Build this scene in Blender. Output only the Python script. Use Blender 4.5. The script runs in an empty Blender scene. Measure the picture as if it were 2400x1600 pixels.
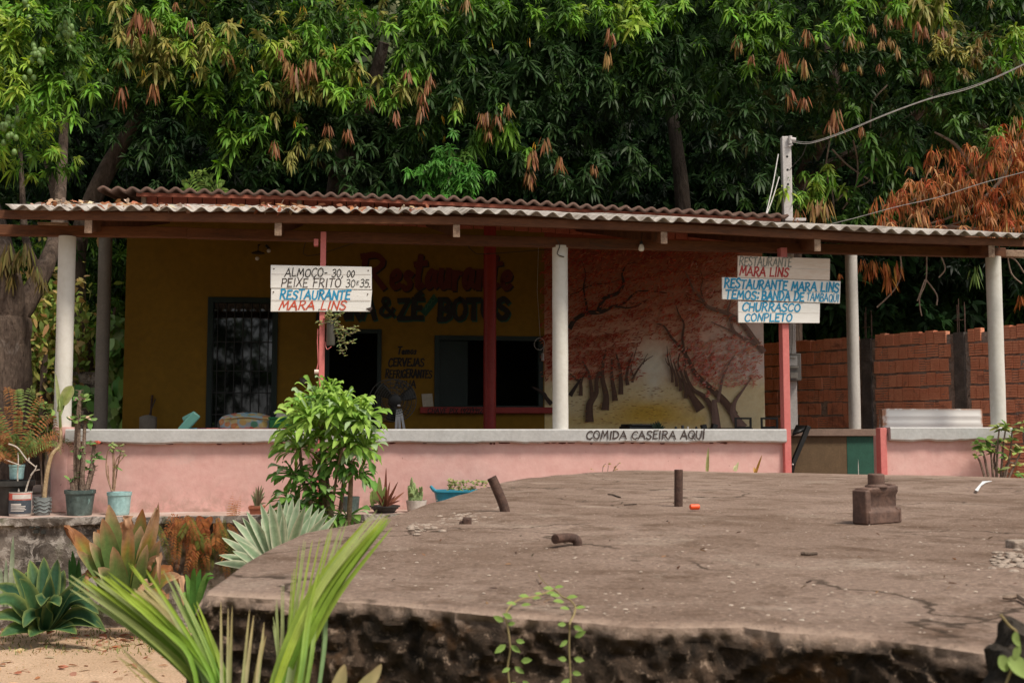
import bpy, math, random
import numpy as np
from mathutils import noise as PN
from mathutils import Vector, Matrix

# ---------------------------------------------------------------- scene, camera, light
scene = bpy.context.scene
COL = scene.collection
rad = math.radians
F_PX = 2667.0                      # focal length in pixels of the 2400 px wide photograph
PITCH = math.atan(205.0 / F_PX)
CAM_Z = 2.0
cam_data = bpy.data.cameras.new('camera')
cam_data.sensor_width = 36.0
cam_data.lens = 36.0 * F_PX / 2400.0
cam_data.clip_start = 0.05
cam_data.clip_end = 3000.0
cam_data.dof.use_dof = True
cam_data.dof.focus_distance = 12.0
cam_data.dof.aperture_fstop = 9.0
cam = bpy.data.objects.new('camera', cam_data)
cam.location = (0, 0, CAM_Z)
cam.rotation_euler = (math.pi / 2 + PITCH, 0, 0)
COL.objects.link(cam)
scene.camera = cam

SUN_EL, SUN_AZ = rad(58), rad(132)   # azimuth measured from +Y clockwise (towards +X)
world = bpy.data.worlds.new('World')
scene.world = world
world.use_nodes = True
wn = world.node_tree
wn.nodes.clear()
w_out = wn.nodes.new('ShaderNodeOutputWorld')
w_bg = wn.nodes.new('ShaderNodeBackground')
w_sky = wn.nodes.new('ShaderNodeTexSky')
w_sky.sky_type = 'NISHITA'
w_sky.sun_disc = False
w_sky.sun_elevation = SUN_EL
w_sky.sun_rotation = SUN_AZ
w_sky.air_density = 1.0
w_sky.dust_density = 1.5
w_sky.ozone_density = 1.0
w_hsv = wn.nodes.new('ShaderNodeHueSaturation')
w_hsv.inputs['Saturation'].default_value = 0.15
wn.links.new(w_sky.outputs[0], w_hsv.inputs['Color'])
wn.links.new(w_hsv.outputs[0], w_bg.inputs['Color'])
w_bg.inputs['Strength'].default_value = 0.108
wn.links.new(w_bg.outputs[0], w_out.inputs['Surface'])

sun_d = bpy.data.lights.new('sun', 'SUN')
sun_d.energy = 2.9
sun_d.angle = rad(12)
sun_d.color = (1.0, 0.91, 0.78)
sun = bpy.data.objects.new('sun', sun_d)
sdir = Vector((math.sin(SUN_AZ) * math.cos(SUN_EL), math.cos(SUN_AZ) * math.cos(SUN_EL), math.sin(SUN_EL)))
sun.rotation_euler = sdir.to_track_quat('Z', 'Y').to_euler()
sun.location = (20, -10, 40)
COL.objects.link(sun)
vs = scene.view_settings
vs.view_transform = 'Standard'
vs.look = 'None'
vs.gamma = 1.0
vs.exposure = 0.36
scene.cycles.use_denoising = True
scene.cycles.max_bounces = 6
scene.cycles.diffuse_bounces = 3
scene.cycles.glossy_bounces = 3
scene.cycles.transmission_bounces = 4
scene.cycles.transparent_max_bounces = 6
scene.cycles.caustics_reflective = False
scene.cycles.caustics_refractive = False

# ---------------------------------------------------------------- measuring helpers
YAW = 0.1369                       # the veranda front runs away from the camera towards the right
CY, SY = math.cos(YAW), math.sin(YAW)
O0 = Vector((-4.47, 11.35, 0))
TZ = 1.18                          # terrace floor
GZ = 0.15                          # lawn level
ST = 1.65                          # top of the concrete block in front


def B(p):                          # building frame (u along the front, v inwards, z) -> world
    u, v, z = p
    return (O0.x + CY * u - SY * v, O0.y + SY * u + CY * v, z)


def I(p):
    return (p[0], p[1], p[2])


def ray(px, py):
    dx, dy = (px - 1200.0) / F_PX, (800.0 - py) / F_PX
    return Vector((dx, math.cos(PITCH) - dy * math.sin(PITCH), math.sin(PITCH) + dy * math.cos(PITCH)))


def at_d(px, py, d):               # world point seen at a pixel, at depth Y = d
    r = ray(px, py)
    k = d / r.y
    return Vector((r.x * k, d, CAM_Z + r.z * k))


def at_z(px, py, z):               # world point on a level plane
    r = ray(px, py)
    k = (z - CAM_Z) / r.z
    return Vector((r.x * k, r.y * k, z))


def at_v(px, py, v):               # (u, z) on a plane parallel to the veranda front
    r = ray(px, py)
    n = Vector((-SY, CY, 0))
    k = (O0.dot(n) + v) / r.dot(n)
    w = r * k
    q = w - O0
    return (q.x * CY + q.y * SY, CAM_Z + w.z)


def uv3(px, py, v):
    u, z = at_v(px, py, v)
    return (u, v, z)


def w_v(px, py, v):
    return Vector(B(uv3(px, py, v)))


def size(px, d):
    return px / F_PX * d


RNG = np.random.default_rng(7)
random.seed(5)
R = random.random


def U(a, b):
    return random.uniform(a, b)


# ---------------------------------------------------------------- objects
def tag(o, label=None, cat=None, group=None, kind=None):
    if label:
        o['label'] = label
    if cat:
        o['category'] = cat
    if group:
        o['group'] = group
    if kind:
        o['kind'] = kind
    return o


def empty(name, loc, label, cat, group=None):
    o = bpy.data.objects.new(name, None)
    o.location = loc
    o.empty_display_size = 0.1
    COL.objects.link(o)
    return tag(o, label, cat, group)


def origin_of(o):
    v = Vector((0, 0, 0))
    while o is not None:
        v += o.location
        o = o.parent
    return v


def link(name, me, mats, parent=None, loc=None):
    o = bpy.data.objects.new(name, me)
    for m in (mats if isinstance(mats, (list, tuple)) else [mats]):
        me.materials.append(m)
    if parent is not None:
        o.parent = parent
    if loc is not None:
        o.location = loc
    COL.objects.link(o)
    return o


def copy_tree(o, delta=None, parent=None):
    c = o.copy()
    COL.objects.link(c)
    if parent is not None:
        c.parent = parent
    if delta is not None:
        c.location = Vector(o.location) + Vector(delta)
    for ch in list(o.children):
        copy_tree(ch, None, c)
    return c


class MB:
    """collects faces; build() links them as one mesh object (vertices are given in world or building axes)"""

    def __init__(s, tf=I):
        s.tf, s.v, s.f, s.m, s.c = tf, [], [], [], []
        s.mi, s.col = 0, (1, 1, 1, 1)

    def V(s, p):
        s.v.append(tuple(s.tf(p)))
        s.c.append(s.col)
        return len(s.v) - 1

    def Fc(s, idx):
        s.f.append(tuple(idx))
        s.m.append(s.mi)

    def poly(s, pts):
        s.Fc([s.V(p) for p in pts])

    def box(s, a, b, skew=None):
        x0, y0, z0 = a
        x1, y1, z1 = b
        ps = [(x0, y0, z0), (x1, y0, z0), (x1, y1, z0), (x0, y1, z0), (x0, y0, z1), (x1, y0, z1), (x1, y1, z1), (x0, y1, z1)]
        if skew:
            ps = [skew(p) for p in ps]
        i = [s.V(p) for p in ps]
        for q in ((0, 3, 2, 1), (4, 5, 6, 7), (0, 1, 5, 4), (1, 2, 6, 5), (2, 3, 7, 6), (3, 0, 4, 7)):
            s.Fc([i[k] for k in q])

    def bar(s, p0, p1, w, h, up=(0, 0, 1)):      # rectangular bar between two points
        p0, p1, up = Vector(p0), Vector(p1), Vector(up)
        d = (p1 - p0).normalized()
        a = d.cross(up)
        if a.length < 1e-4:
            a = d.cross(Vector((1, 0, 0)))
        a.normalize()
        b = a.cross(d).normalized()
        i = []
        for p in (p0, p1):
            for sa, sb in ((-1, -1), (1, -1), (1, 1), (-1, 1)):
                i.append(s.V(p + a * sa * w / 2 + b * sb * h / 2))
        for q in ((0, 3, 2, 1), (4, 5, 6, 7), (0, 1, 5, 4), (1, 2, 6, 5), (2, 3, 7, 6), (3, 0, 4, 7)):
            s.Fc([i[k] for k in q])

    def tube(s, pts, r, n=8, cap=True):
        pts = [Vector(p) for p in pts]
        rs = r if isinstance(r, (list, tuple)) else [r] * len(pts)
        prev, rings = None, []
        for k, p in enumerate(pts):
            t = (pts[min(k + 1, len(pts) - 1)] - pts[max(k - 1, 0)]).normalized()
            if prev is None:
                a = t.cross(Vector((0, 0, 1)))
                if a.length < 1e-3:
                    a = t.cross(Vector((1, 0, 0)))
            else:
                a = prev - t * prev.dot(t)
            a.normalize()
            prev = a
            b = t.cross(a)
            rings.append([s.V(p + (a * math.cos(2 * math.pi * j / n) + b * math.sin(2 * math.pi * j / n)) * rs[k]) for j in range(n)])
        for k in range(len(pts) - 1):
            for j in range(n):
                s.Fc((rings[k][j], rings[k][(j + 1) % n], rings[k + 1][(j + 1) % n], rings[k + 1][j]))
        if cap:
            s.Fc(rings[0][::-1])
            s.Fc(rings[-1])

    def lathe(s, c, prof, n=24, sq=1.0):         # profile [(r, dz)] round a vertical axis
        rings = []
        for r, dz in prof:
            rings.append([s.V((c[0] + r * math.cos(2 * math.pi * j / n), c[1] + sq * r * math.sin(2 * math.pi * j / n), c[2] + dz)) for j in range(n)])
        for k in range(len(prof) - 1):
            for j in range(n):
                s.Fc((rings[k][j], rings[k][(j + 1) % n], rings[k + 1][(j + 1) % n], rings[k + 1][j]))
        s.Fc(rings[0][::-1])
        s.Fc(rings[-1])

    def ball(s, c, r, n=10, m=7):
        rx, ry, rz = r if isinstance(r, (tuple, list)) else (r, r, r)
        rings = []
        for k in range(1, m):
            t = math.pi * k / m
            rings.append([s.V((c[0] + rx * math.sin(t) * math.cos(2 * math.pi * j / n), c[1] + ry * math.sin(t) * math.sin(2 * math.pi * j / n), c[2] - rz * math.cos(t))) for j in range(n)])
        lo, hi = s.V((c[0], c[1], c[2] - rz)), s.V((c[0], c[1], c[2] + rz))
        for j in range(n):
            s.Fc((lo, rings[0][(j + 1) % n], rings[0][j]))
            s.Fc((hi, rings[-1][j], rings[-1][(j + 1) % n]))
        for k in range(m - 2):
            for j in range(n):
                s.Fc((rings[k][j], rings[k][(j + 1) % n], rings[k + 1][(j + 1) % n], rings[k + 1][j]))

    def sheet(s, fn, nu, nv):                    # grid of points fn(i, j)
        g = [[s.V(fn(i, j)) for j in range(nv + 1)] for i in range(nu + 1)]
        for i in range(nu):
            for j in range(nv):
                s.Fc((g[i][j], g[i + 1][j], g[i + 1][j + 1], g[i][j + 1]))
        return g

    def build(s, name, mats, parent=None, loc=None, smooth=True, bevel=0, sub=0, label=None, solid=0):
        o0 = origin_of(parent) if parent is not None else Vector(loc if loc is not None else (0, 0, 0))
        if parent is not None and loc is not None:
            o0 = o0 + Vector(loc)
        vs_ = [(x - o0.x, y - o0.y, z - o0.z) for x, y, z in s.v]
        me = bpy.data.meshes.new(name)
        me.from_pydata(vs_, [], s.f)
        me.polygons.foreach_set('material_index', s.m)
        if any(c != (1, 1, 1, 1) for c in s.c):
            at = me.color_attributes.new('Col', 'FLOAT_COLOR', 'POINT')
            at.data.foreach_set('color', np.array(s.c, dtype=np.float32).ravel())
        if smooth:
            me.polygons.foreach_set('use_smooth', [True] * len(me.polygons))
            me.set_sharp_from_angle(angle=rad(38))
        me.update()
        o = link(name, me, mats, parent, loc)
        if solid:
            md = o.modifiers.new('solid', 'SOLIDIFY')
            md.thickness = solid
            md.offset = 0
        if bevel:
            md = o.modifiers.new('bevel', 'BEVEL')
            md.width = bevel
            md.segments = 2
            md.limit_method = 'ANGLE'
            md.angle_limit = rad(50)
        if sub:
            md = o.modifiers.new('sub', 'SUBSURF')
            md.levels = md.render_levels = sub
        if label:
            o['label'] = label
        return o


class FB:
    """foliage: quads with a pigment per vertex, kept in numpy arrays"""

    def __init__(s):
        s.v, s.q, s.c, s.n = [], [], [], 0

    def add(s, v, q, c):
        s.v.append(np.asarray(v, dtype=np.float32).reshape(-1, 3))
        s.q.append(np.asarray(q, dtype=np.int32).reshape(-1, 4) + s.n)
        s.c.append(np.asarray(c, dtype=np.float32).reshape(-1, 3))
        s.n += len(s.v[-1])

    def rosettes(s, P, A, n, L, W, droop, col, th=(25, 100), jit=0.12, sink=0.0):
        """rosettes of narrow leaves: P centres, A axes, L leaf length, col pigment (one row per rosette)"""
        P, A = np.asarray(P, float).reshape(-1, 3), np.asarray(A, float).reshape(-1, 3)
        r = len(P)
        if r == 0:
            return
        A = A / np.linalg.norm(A, axis=1, keepdims=True)
        ref = np.where(np.abs(A[:, 2:3]) < 0.9, [[0, 0, 1.0]], [[1.0, 0, 0]])
        e1 = np.cross(A, ref)
        e1 /= np.linalg.norm(e1, axis=1, keepdims=True)
        e2 = np.cross(A, e1)
        k = np.arange(n)
        phi = k[None, :] * 2.39996 + RNG.uniform(0, 6.28, (r, 1)) + RNG.normal(0, .25, (r, n))
        theta = np.radians(th[0] + (th[1] - th[0]) * ((k[None, :] + .5) / n) ** .8 + RNG.normal(0, 9, (r, n)))
        d0 = (np.cos(theta)[..., None] * A[:, None, :] + np.sin(theta)[..., None] * (np.cos(phi)[..., None] * e1[:, None, :] + np.sin(phi)[..., None] * e2[:, None, :]))
        Ls = (np.broadcast_to(np.asarray(L, float).reshape(-1, 1), (r, n)) * RNG.uniform(.7, 1.15, (r, n)))[..., None]
        dr = (np.broadcast_to(np.asarray(droop, float).reshape(-1, 1), (r, n)) * RNG.uniform(.6, 1.3, (r, n)))[..., None]
        side = np.cross(d0, A[:, None, :] + RNG.normal(0, .35, (r, n, 3)))
        side /= np.linalg.norm(side, axis=2, keepdims=True) + 1e-6
        st = np.array([0, .28, .65, 1.0])
        wd = np.array([.15, 1.0, .8, .06])
        out = np.zeros((r, n, 4, 2, 3))
        base = P[:, None, :] - A[:, None, :] * Ls * RNG.uniform(0, sink + 1e-6, (r, n, 1))
        for i in range(4):
            t = st[i]
            c = base + Ls * (d0 * t + np.array([0, 0, -1.0]) * dr * t * t) / (1 + .5 * dr * t)
            for j, sg in enumerate((-1, 1)):
                out[:, :, i, j, :] = c + side * (Ls * W * .5 * wd[i] * sg)
        m = r * n
        q0 = np.array([[0, 1, 3, 2], [2, 3, 5, 4], [4, 5, 7, 6]])
        q = (np.arange(m) * 8)[:, None, None] + q0[None]
        cc = np.broadcast_to(np.asarray(col, float).reshape(-1, 1, 3), (r, n, 3)) * RNG.uniform(1 - jit * 2, 1 + jit * 2, (r, n, 1)) * RNG.uniform(1 - jit, 1 + jit, (r, n, 3))
        cc = np.repeat(cc.reshape(m, 3), 8, axis=0)
        s.add(out.reshape(-1, 3), q.reshape(-1, 4), cc)

    def leaves(s, P, D, N, L, W, col, jit=.12):
        """single broad leaves: P base, D direction, N rough normal"""
        P, D, N = (np.asarray(x, float).reshape(-1, 3) for x in (P, D, N))
        m = len(P)
        D = D / np.linalg.norm(D, axis=1, keepdims=True)
        S = np.cross(D, N)
        S /= np.linalg.norm(S, axis=1, keepdims=True) + 1e-6
        L = np.broadcast_to(np.asarray(L, float).reshape(-1, 1), (m, 1))
        st, wd = [0, .3, .7, 1.0], [.12, 1, .85, .05]
        out = np.zeros((m, 4, 2, 3))
        for i in range(4):
            c = P + D * L * st[i] - np.array([0, 0, 1.0]) * L * .25 * st[i] ** 2
            for j, sg in enumerate((-1, 1)):
                out[:, i, j, :] = c + S * (L * W * .5 * wd[i] * sg)
        q0 = np.array([[0, 1, 3, 2], [2, 3, 5, 4], [4, 5, 7, 6]])
        q = (np.arange(m) * 8)[:, None, None] + q0[None]
        cc = np.broadcast_to(np.asarray(col, float).reshape(-1, 3), (m, 3)) * RNG.uniform(1 - jit * 2, 1 + jit * 2, (m, 1)) * RNG.uniform(1 - jit, 1 + jit, (m, 3))
        s.add(out.reshape(-1, 3), q.reshape(-1, 4), np.repeat(cc, 8, axis=0))

    def blade(s, pts, widths, hint, colf, cols=3, fold=0.15):
        """one long leaf along pts; hint = rough face normal; colf(t across -1..1, s along 0..1)"""
        pts = [Vector(p) for p in pts]
        n = len(pts)
        hint = Vector(hint)
        v, c, q = [], [], []
        for k, p in enumerate(pts):
            t = (pts[min(k + 1, n - 1)] - pts[max(k - 1, 0)]).normalized()
            sd = t.cross(hint)
            if sd.length < 1e-4:
                sd = t.cross(Vector((1, 0, 0)))
            sd.normalize()
            nn = sd.cross(t)
            for j in range(cols):
                x = -1 + 2 * j / (cols - 1)
                v.append(p + sd * x * widths[k] / 2 + nn * abs(x) * widths[k] * fold)
                c.append(colf(x, k / (n - 1)))
        for k in range(n - 1):
            for j in range(cols - 1):
                a = k * cols + j
                q.append((a, a + 1, a + cols + 1, a + cols))
        s.add([tuple(x) for x in v], q, c)

    def build(s, name, mats, parent=None, loc=None, smooth=False):
        o0 = origin_of(parent) if parent is not None else Vector(loc if loc is not None else (0, 0, 0))
        V = np.concatenate(s.v) - np.array(o0, dtype=np.float32)
        Q = np.concatenate(s.q)
        C = np.clip(np.concatenate(s.c), 0, 1)
        me = bpy.data.meshes.new(name)
        me.vertices.add(len(V))
        me.vertices.foreach_set('co', V.astype(np.float32).ravel())
        me.loops.add(Q.size)
        me.loops.foreach_set('vertex_index', Q.ravel())
        me.polygons.add(len(Q))
        me.polygons.foreach_set('loop_start', np.arange(0, Q.size, 4, dtype=np.int32))
        me.update(calc_edges=True)
        at = me.color_attributes.new('Col', 'FLOAT_COLOR', 'POINT')
        at.data.foreach_set('color', np.concatenate([C, np.ones((len(C), 1))], axis=1).astype(np.float32).ravel())
        if smooth:
            me.polygons.foreach_set('use_smooth', np.ones(len(Q), dtype=bool))
        me.update()
        return link(name, me, mats, parent, loc if parent is None else None)


def spline(pts, n=6):
    """Catmull-Rom through the points"""
    pts = [Vector(p) for p in pts]
    out = []
    for i in range(len(pts) - 1):
        p0, p1, p2, p3 = pts[max(i - 1, 0)], pts[i], pts[i + 1], pts[min(i + 2, len(pts) - 1)]
        for k in range(n):
            t = k / n
            out.append(0.5 * ((2 * p1) + (p2 - p0) * t + (2 * p0 - 5 * p1 + 4 * p2 - p3) * t * t + (3 * p1 - p0 - 3 * p2 + p3) * t ** 3))
    out.append(pts[-1])
    return out


# ---------------------------------------------------------------- materials
def new_mat(name):
    m = bpy.data.materials.new(name)
    m.use_nodes = True
    nt = m.node_tree
    return m, nt, nt.nodes['Principled BSDF']


def N(nt, typ, **kw):
    n = nt.nodes.new(typ)
    for k, v in kw.items():
        setattr(n, k, v)
    return n


def noise(nt, vec, scale, detail=4, rough=.55, dist=0.0):
    n = N(nt, 'ShaderNodeTexNoise')
    n.inputs['Scale'].default_value = scale
    n.inputs['Detail'].default_value = detail
    n.inputs['Roughness'].default_value = rough
    n.inputs['Distortion'].default_value = dist
    nt.links.new(vec, n.inputs['Vector'])
    return n.outputs['Fac']


def ramp(nt, fac, stops, interp='LINEAR'):
    r = N(nt, 'ShaderNodeValToRGB')
    r.color_ramp.interpolation = interp
    while len(r.color_ramp.elements) > 1:
        r.color_ramp.elements.remove(r.color_ramp.elements[-1])
    for i, (p, c) in enumerate(stops):
        e = r.color_ramp.elements[0] if i == 0 else r.color_ramp.elements.new(p)
        e.position = p
        c = (c, c, c) if not isinstance(c, (tuple, list)) else c
        e.color = (c[0], c[1], c[2], 1)
    nt.links.new(fac, r.inputs['Fac'])
    return r.outputs['Color']


def mix(nt, fac, a, b, typ='MIX'):
    m = N(nt, 'ShaderNodeMix', data_type='RGBA', blend_type=typ)
    for sock, x in (('Factor', fac), ('A', a), ('B', b)):
        s = [i for i in m.inputs if i.name == sock and (i.type == 'VALUE' if sock == 'Factor' else i.type == 'RGBA')][0]
        if hasattr(x, 'is_linked') or hasattr(x, 'links'):
            nt.links.new(x, s)
        else:
            s.default_value = x if sock == 'Factor' else (x[0], x[1], x[2], 1)
    return [o for o in m.outputs if o.type == 'RGBA'][0]


def bump(nt, bsdf, h, strength, dist):
    b = N(nt, 'ShaderNodeBump')
    b.inputs['Strength'].default_value = strength
    b.inputs['Distance'].default_value = dist
    nt.links.new(h, b.inputs['Height'])
    prev = bsdf.inputs['Normal'].links
    if prev:
        nt.links.new(prev[0].from_socket, b.inputs['Normal'])
    nt.links.new(b.outputs['Normal'], bsdf.inputs['Normal'])


def coords(nt, scale=None):
    t = N(nt, 'ShaderNodeTexCoord')
    if scale is None:
        return t.outputs['Object']
    m = N(nt, 'ShaderNodeMapping')
    m.inputs['Scale'].default_value = scale
    nt.links.new(t.outputs['Object'], m.inputs['Vector'])
    return m.outputs['Vector']


def surf(name, c1, c2, scale=3.0, rough=.7, fine=40.0, fine_amt=.25, bmp=.3, bdist=.01, stretch=None, c3=None, c3_at=(.62, .72), c3_scale=1.3, spec=.35, metal=0.0):
    """two-tone weathered surface: broad mottling, fine grain, optional patches of a third colour"""
    m, nt, b = new_mat(name)
    v = coords(nt, stretch)
    big = noise(nt, v, scale, 6, .6, .3)
    col = mix(nt, ramp(nt, big, [(.35, 0), (.65, 1)]), c1, c2)
    fn = noise(nt, v, fine, 5, .6)
    col = mix(nt, fine_amt, col, ramp(nt, fn, [(.3, .25), (.7, .95)]), 'OVERLAY')
    if c3:
        pt = noise(nt, v, c3_scale, 8, .68, .6)
        col = mix(nt, ramp(nt, pt, [(c3_at[0], 0), (c3_at[1], 1)]), col, c3)
    nt.links.new(col, b.inputs['Base Color'])
    b.inputs['Roughness'].default_value = rough
    b.inputs['Specular IOR Level'].default_value = spec
    b.inputs['Metallic'].default_value = metal
    if bmp:
        bump(nt, b, fn, bmp, bdist)
        bump(nt, b, big, bmp, bdist * 4)
    return m


def leaf_mat(name, rough=.42, trans=.3, spec=.4, amt=.2, sc=9):
    m, nt, b = new_mat(name)
    at = N(nt, 'ShaderNodeAttribute', attribute_name='Col')
    v = coords(nt)
    f = noise(nt, v, sc, 5, .65)
    col = mix(nt, amt, at.outputs['Color'], ramp(nt, f, [(.3, .3), (.7, .8)]), 'OVERLAY')
    nt.links.new(col, b.inputs['Base Color'])
    b.inputs['Roughness'].default_value = rough
    b.inputs['Specular IOR Level'].default_value = spec
    if trans:
        tr = N(nt, 'ShaderNodeBsdfTranslucent')
        hs = N(nt, 'ShaderNodeHueSaturation')
        hs.inputs['Value'].default_value = 1.25
        hs.inputs['Saturation'].default_value = 1.1
        nt.links.new(col, hs.inputs['Color'])
        nt.links.new(hs.outputs[0], tr.inputs['Color'])
        mx = N(nt, 'ShaderNodeMixShader')
        mx.inputs[0].default_value = trans
        nt.links.new(b.outputs[0], mx.inputs[1])
        nt.links.new(tr.outputs[0], mx.inputs[2])
        nt.links.new(mx.outputs[0], nt.nodes['Material Output'].inputs['Surface'])
    return m


def paint_mat(name, rough=.75):                  # pigment painted on, one colour per vertex
    m, nt, b = new_mat(name)
    at = N(nt, 'ShaderNodeAttribute', attribute_name='Col')
    f = noise(nt, coords(nt), 26, 5)
    nt.links.new(mix(nt, .22, at.outputs['Color'], ramp(nt, f, [(.3, .25), (.7, .85)]), 'OVERLAY'), b.inputs['Base Color'])
    b.inputs['Roughness'].default_value = rough
    b.inputs['Specular IOR Level'].default_value = .25
    return m


M = {}
M['leaf'] = leaf_mat('mango_leaf', .5, .28, .2)
M['far_leaf'] = leaf_mat('shaded_leaf', .75, .12, .08)
M['soft_leaf'] = leaf_mat('garden_leaf', .6, .25, .22, .42, 22)
M['dry_leaf'] = leaf_mat('dry_leaf', .8, .2, .1, .35, 25)
M['mural'] = paint_mat('mural_paint')
M['pink'] = surf('pink_plaster', (.66, .37, .335), (.70, .42, .38), 2.2, .75, 14, .12, .35, .006, c3=(.63, .43, .395), c3_scale=1.1)
nt = M['pink'].node_tree
b_ = nt.nodes['Principled BSDF']
prev = b_.inputs['Base Color'].links[0].from_socket
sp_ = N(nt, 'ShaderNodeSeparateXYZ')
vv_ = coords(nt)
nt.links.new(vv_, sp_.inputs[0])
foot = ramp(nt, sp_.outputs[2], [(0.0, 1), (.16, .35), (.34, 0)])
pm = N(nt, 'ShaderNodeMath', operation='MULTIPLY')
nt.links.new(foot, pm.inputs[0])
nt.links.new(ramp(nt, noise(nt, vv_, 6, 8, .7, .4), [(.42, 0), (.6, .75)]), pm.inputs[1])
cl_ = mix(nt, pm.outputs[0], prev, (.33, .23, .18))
strk = noise(nt, coords(nt, (5.0, 5.0, .45)), 2.2, 5, .6)
cl_ = mix(nt, ramp(nt, strk, [(.56, 0), (.74, .22)]), cl_, (.55, .33, .29))
chip = noise(nt, vv_, 23, 3, .5)
cl_ = mix(nt, ramp(nt, chip, [(.74, 0), (.76, .8)]), cl_, (.42, .2, .18))
nt.links.new(cl_, b_.inputs['Base Color'])
M['rose'] = surf('rose_paint', (.62, .16, .15), (.66, .20, .18), 3, .6, 30, .15, .25, .004)
M['red'] = surf('dark_red_paint', (.26, .02, .016), (.31, .03, .022), 3, .5, 30, .15, .2, .004)
M['sill'] = surf('white_sill_paint', (.44, .43, .42), (.48, .475, .47), 2.5, .7, 25, .14, .3, .006, c3=(.36, .35, .335), c3_at=(.66, .74))
M['column'] = surf('cream_column_paint', (.64, .61, .55), (.68, .65, .60), 2.0, .65, 20, .12, .35, .006, c3=(.47, .42, .34), c3_at=(.6, .78), c3_scale=2.2)
M['grey_col'] = surf('grey_column_paint', (.50, .48, .45), (.56, .54, .50), 2.0, .65, 20, .12, .3, .006)
M['ochre'] = surf('ochre_wall_paint', (.21, .112, .007), (.24, .128, .009), 1.5, .8, 12, .15, .3, .006, c3=(.185, .085, .006), c3_at=(.6, .75))
M['timber'] = surf('rough_timber', (.085, .03, .012), (.16, .06, .025), 6, .75, 60, .4, .5, .004, stretch=(.12, 1.2, 1.2), c3=(.07, .035, .02), c3_at=(.6, .7), c3_scale=3)
M['timber_end'] = surf('weathered_timber', (.20, .12, .08), (.32, .22, .155), 18, .85, 80, .5, .5, .004)
M['asbestos'] = surf('fibre_cement_sheet', (.36, .32, .29), (.48, .44, .40), 1.6, .9, 50, .35, .4, .004, c3=(.19, .155, .125), c3_at=(.46, .64), c3_scale=2.4)
M['brown_sheet'] = surf('old_brown_sheet', (.11, .065, .05), (.155, .095, .074), 2, .9, 40, .35, .4, .004, c3=(.09, .06, .05))
M['tile_red'] = surf('red_clay', (.50, .13, .085), (.58, .17, .11), 4, .8, 50, .25, .3, .004)
M['dark_green'] = surf('dark_green_paint', (.007, .016, .013), (.010, .022, .018), 4, .5, 40, .2, .2, .003)
M['dark_wood'] = surf('dark_door_wood', (.04, .018, .014), (.06, .025, .02), 6, .4, 50, .25, .2, .003)
M['black'] = surf('black_paint', (.012, .012, .012), (.02, .019, .018), 5, .45, 50, .2, .15, .003)
M['shade_fill'] = surf('painted_shade', (.02, .02, .018), (.03, .03, .026), 2, .8)  # dark colour painted in for room shade and block holes
M['porch_floor'] = surf('bounce_cutting_floor', (.085, .035, .025), (.12, .05, .036), 3, .7, 40, .3, .3, .004)  # floor colour darkened to cut light bounced into the veranda
M['terrace'] = surf('terrace_cement', (.38, .27, .23), (.46, .34, .29), 3, .9, 40, .3, .4, .006, c3=(.55, .52, .5), c3_at=(.6, .72))
M['steel'] = surf('rusty_steel', (.055, .032, .025), (.10, .055, .04), 30, .8, 140, .4, .5, .002)
M['wire'] = surf('pale_wire', (.45, .42, .4), (.55, .52, .5), 10, .6)
M['dark_wire'] = surf('dark_wire', (.04, .032, .03), (.06, .05, .045), 10, .6)
M['bark'] = surf('mango_bark', (.062, .042, .032), (.13, .092, .07), 9, .95, 30, .5, 1.0, .02, stretch=(1, 1, .3), c3=(.22, .18, .155), c3_scale=4, c3_at=(.6, .7))
M['bark_shaded'] = surf('shade_darkened_bark', (.03, .022, .017), (.06, .045, .035), 9, .95, 30, .5, 1.0, .02, stretch=(1, 1, .3), c3=(.13, .11, .09), c3_scale=2, c3_at=(.62, .7))  # bark darkened for the deep shade under the crown
M['twig'] = surf('grey_twig', (.16, .11, .08), (.28, .21, .16), 12, .9)
M['board'] = surf('painted_board', (.80, .77, .73), (.84, .81, .78), 2.5, .7, 22, .18, .3, .003, stretch=(.5, 1, 2.5), c3=(.6, .55, .5), c3_at=(.64, .72))
M['board_tan'] = surf('bare_beige_board', (.72, .57, .47), (.80, .66, .56), 2.5, .75, 22, .2, .3, .003, stretch=(.5, 1, 2.5))
M['concrete_pole'] = surf('pale_concrete_pole', (.50, .46, .45), (.58, .54, .52), 3, .85, 40, .25, .3, .004)
M['bulb'] = surf('milky_bulb', (.75, .70, .62), (.78, .73, .65), 3, .3)


def flat(name, c, rough=.6, amt=.1, metal=0.0):
    c2 = tuple(min(1, x * (1 + 2.0 * amt)) for x in c)
    return surf(name, c, c2, 8, rough, 45, .18, .15, .002, metal=metal)

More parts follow.
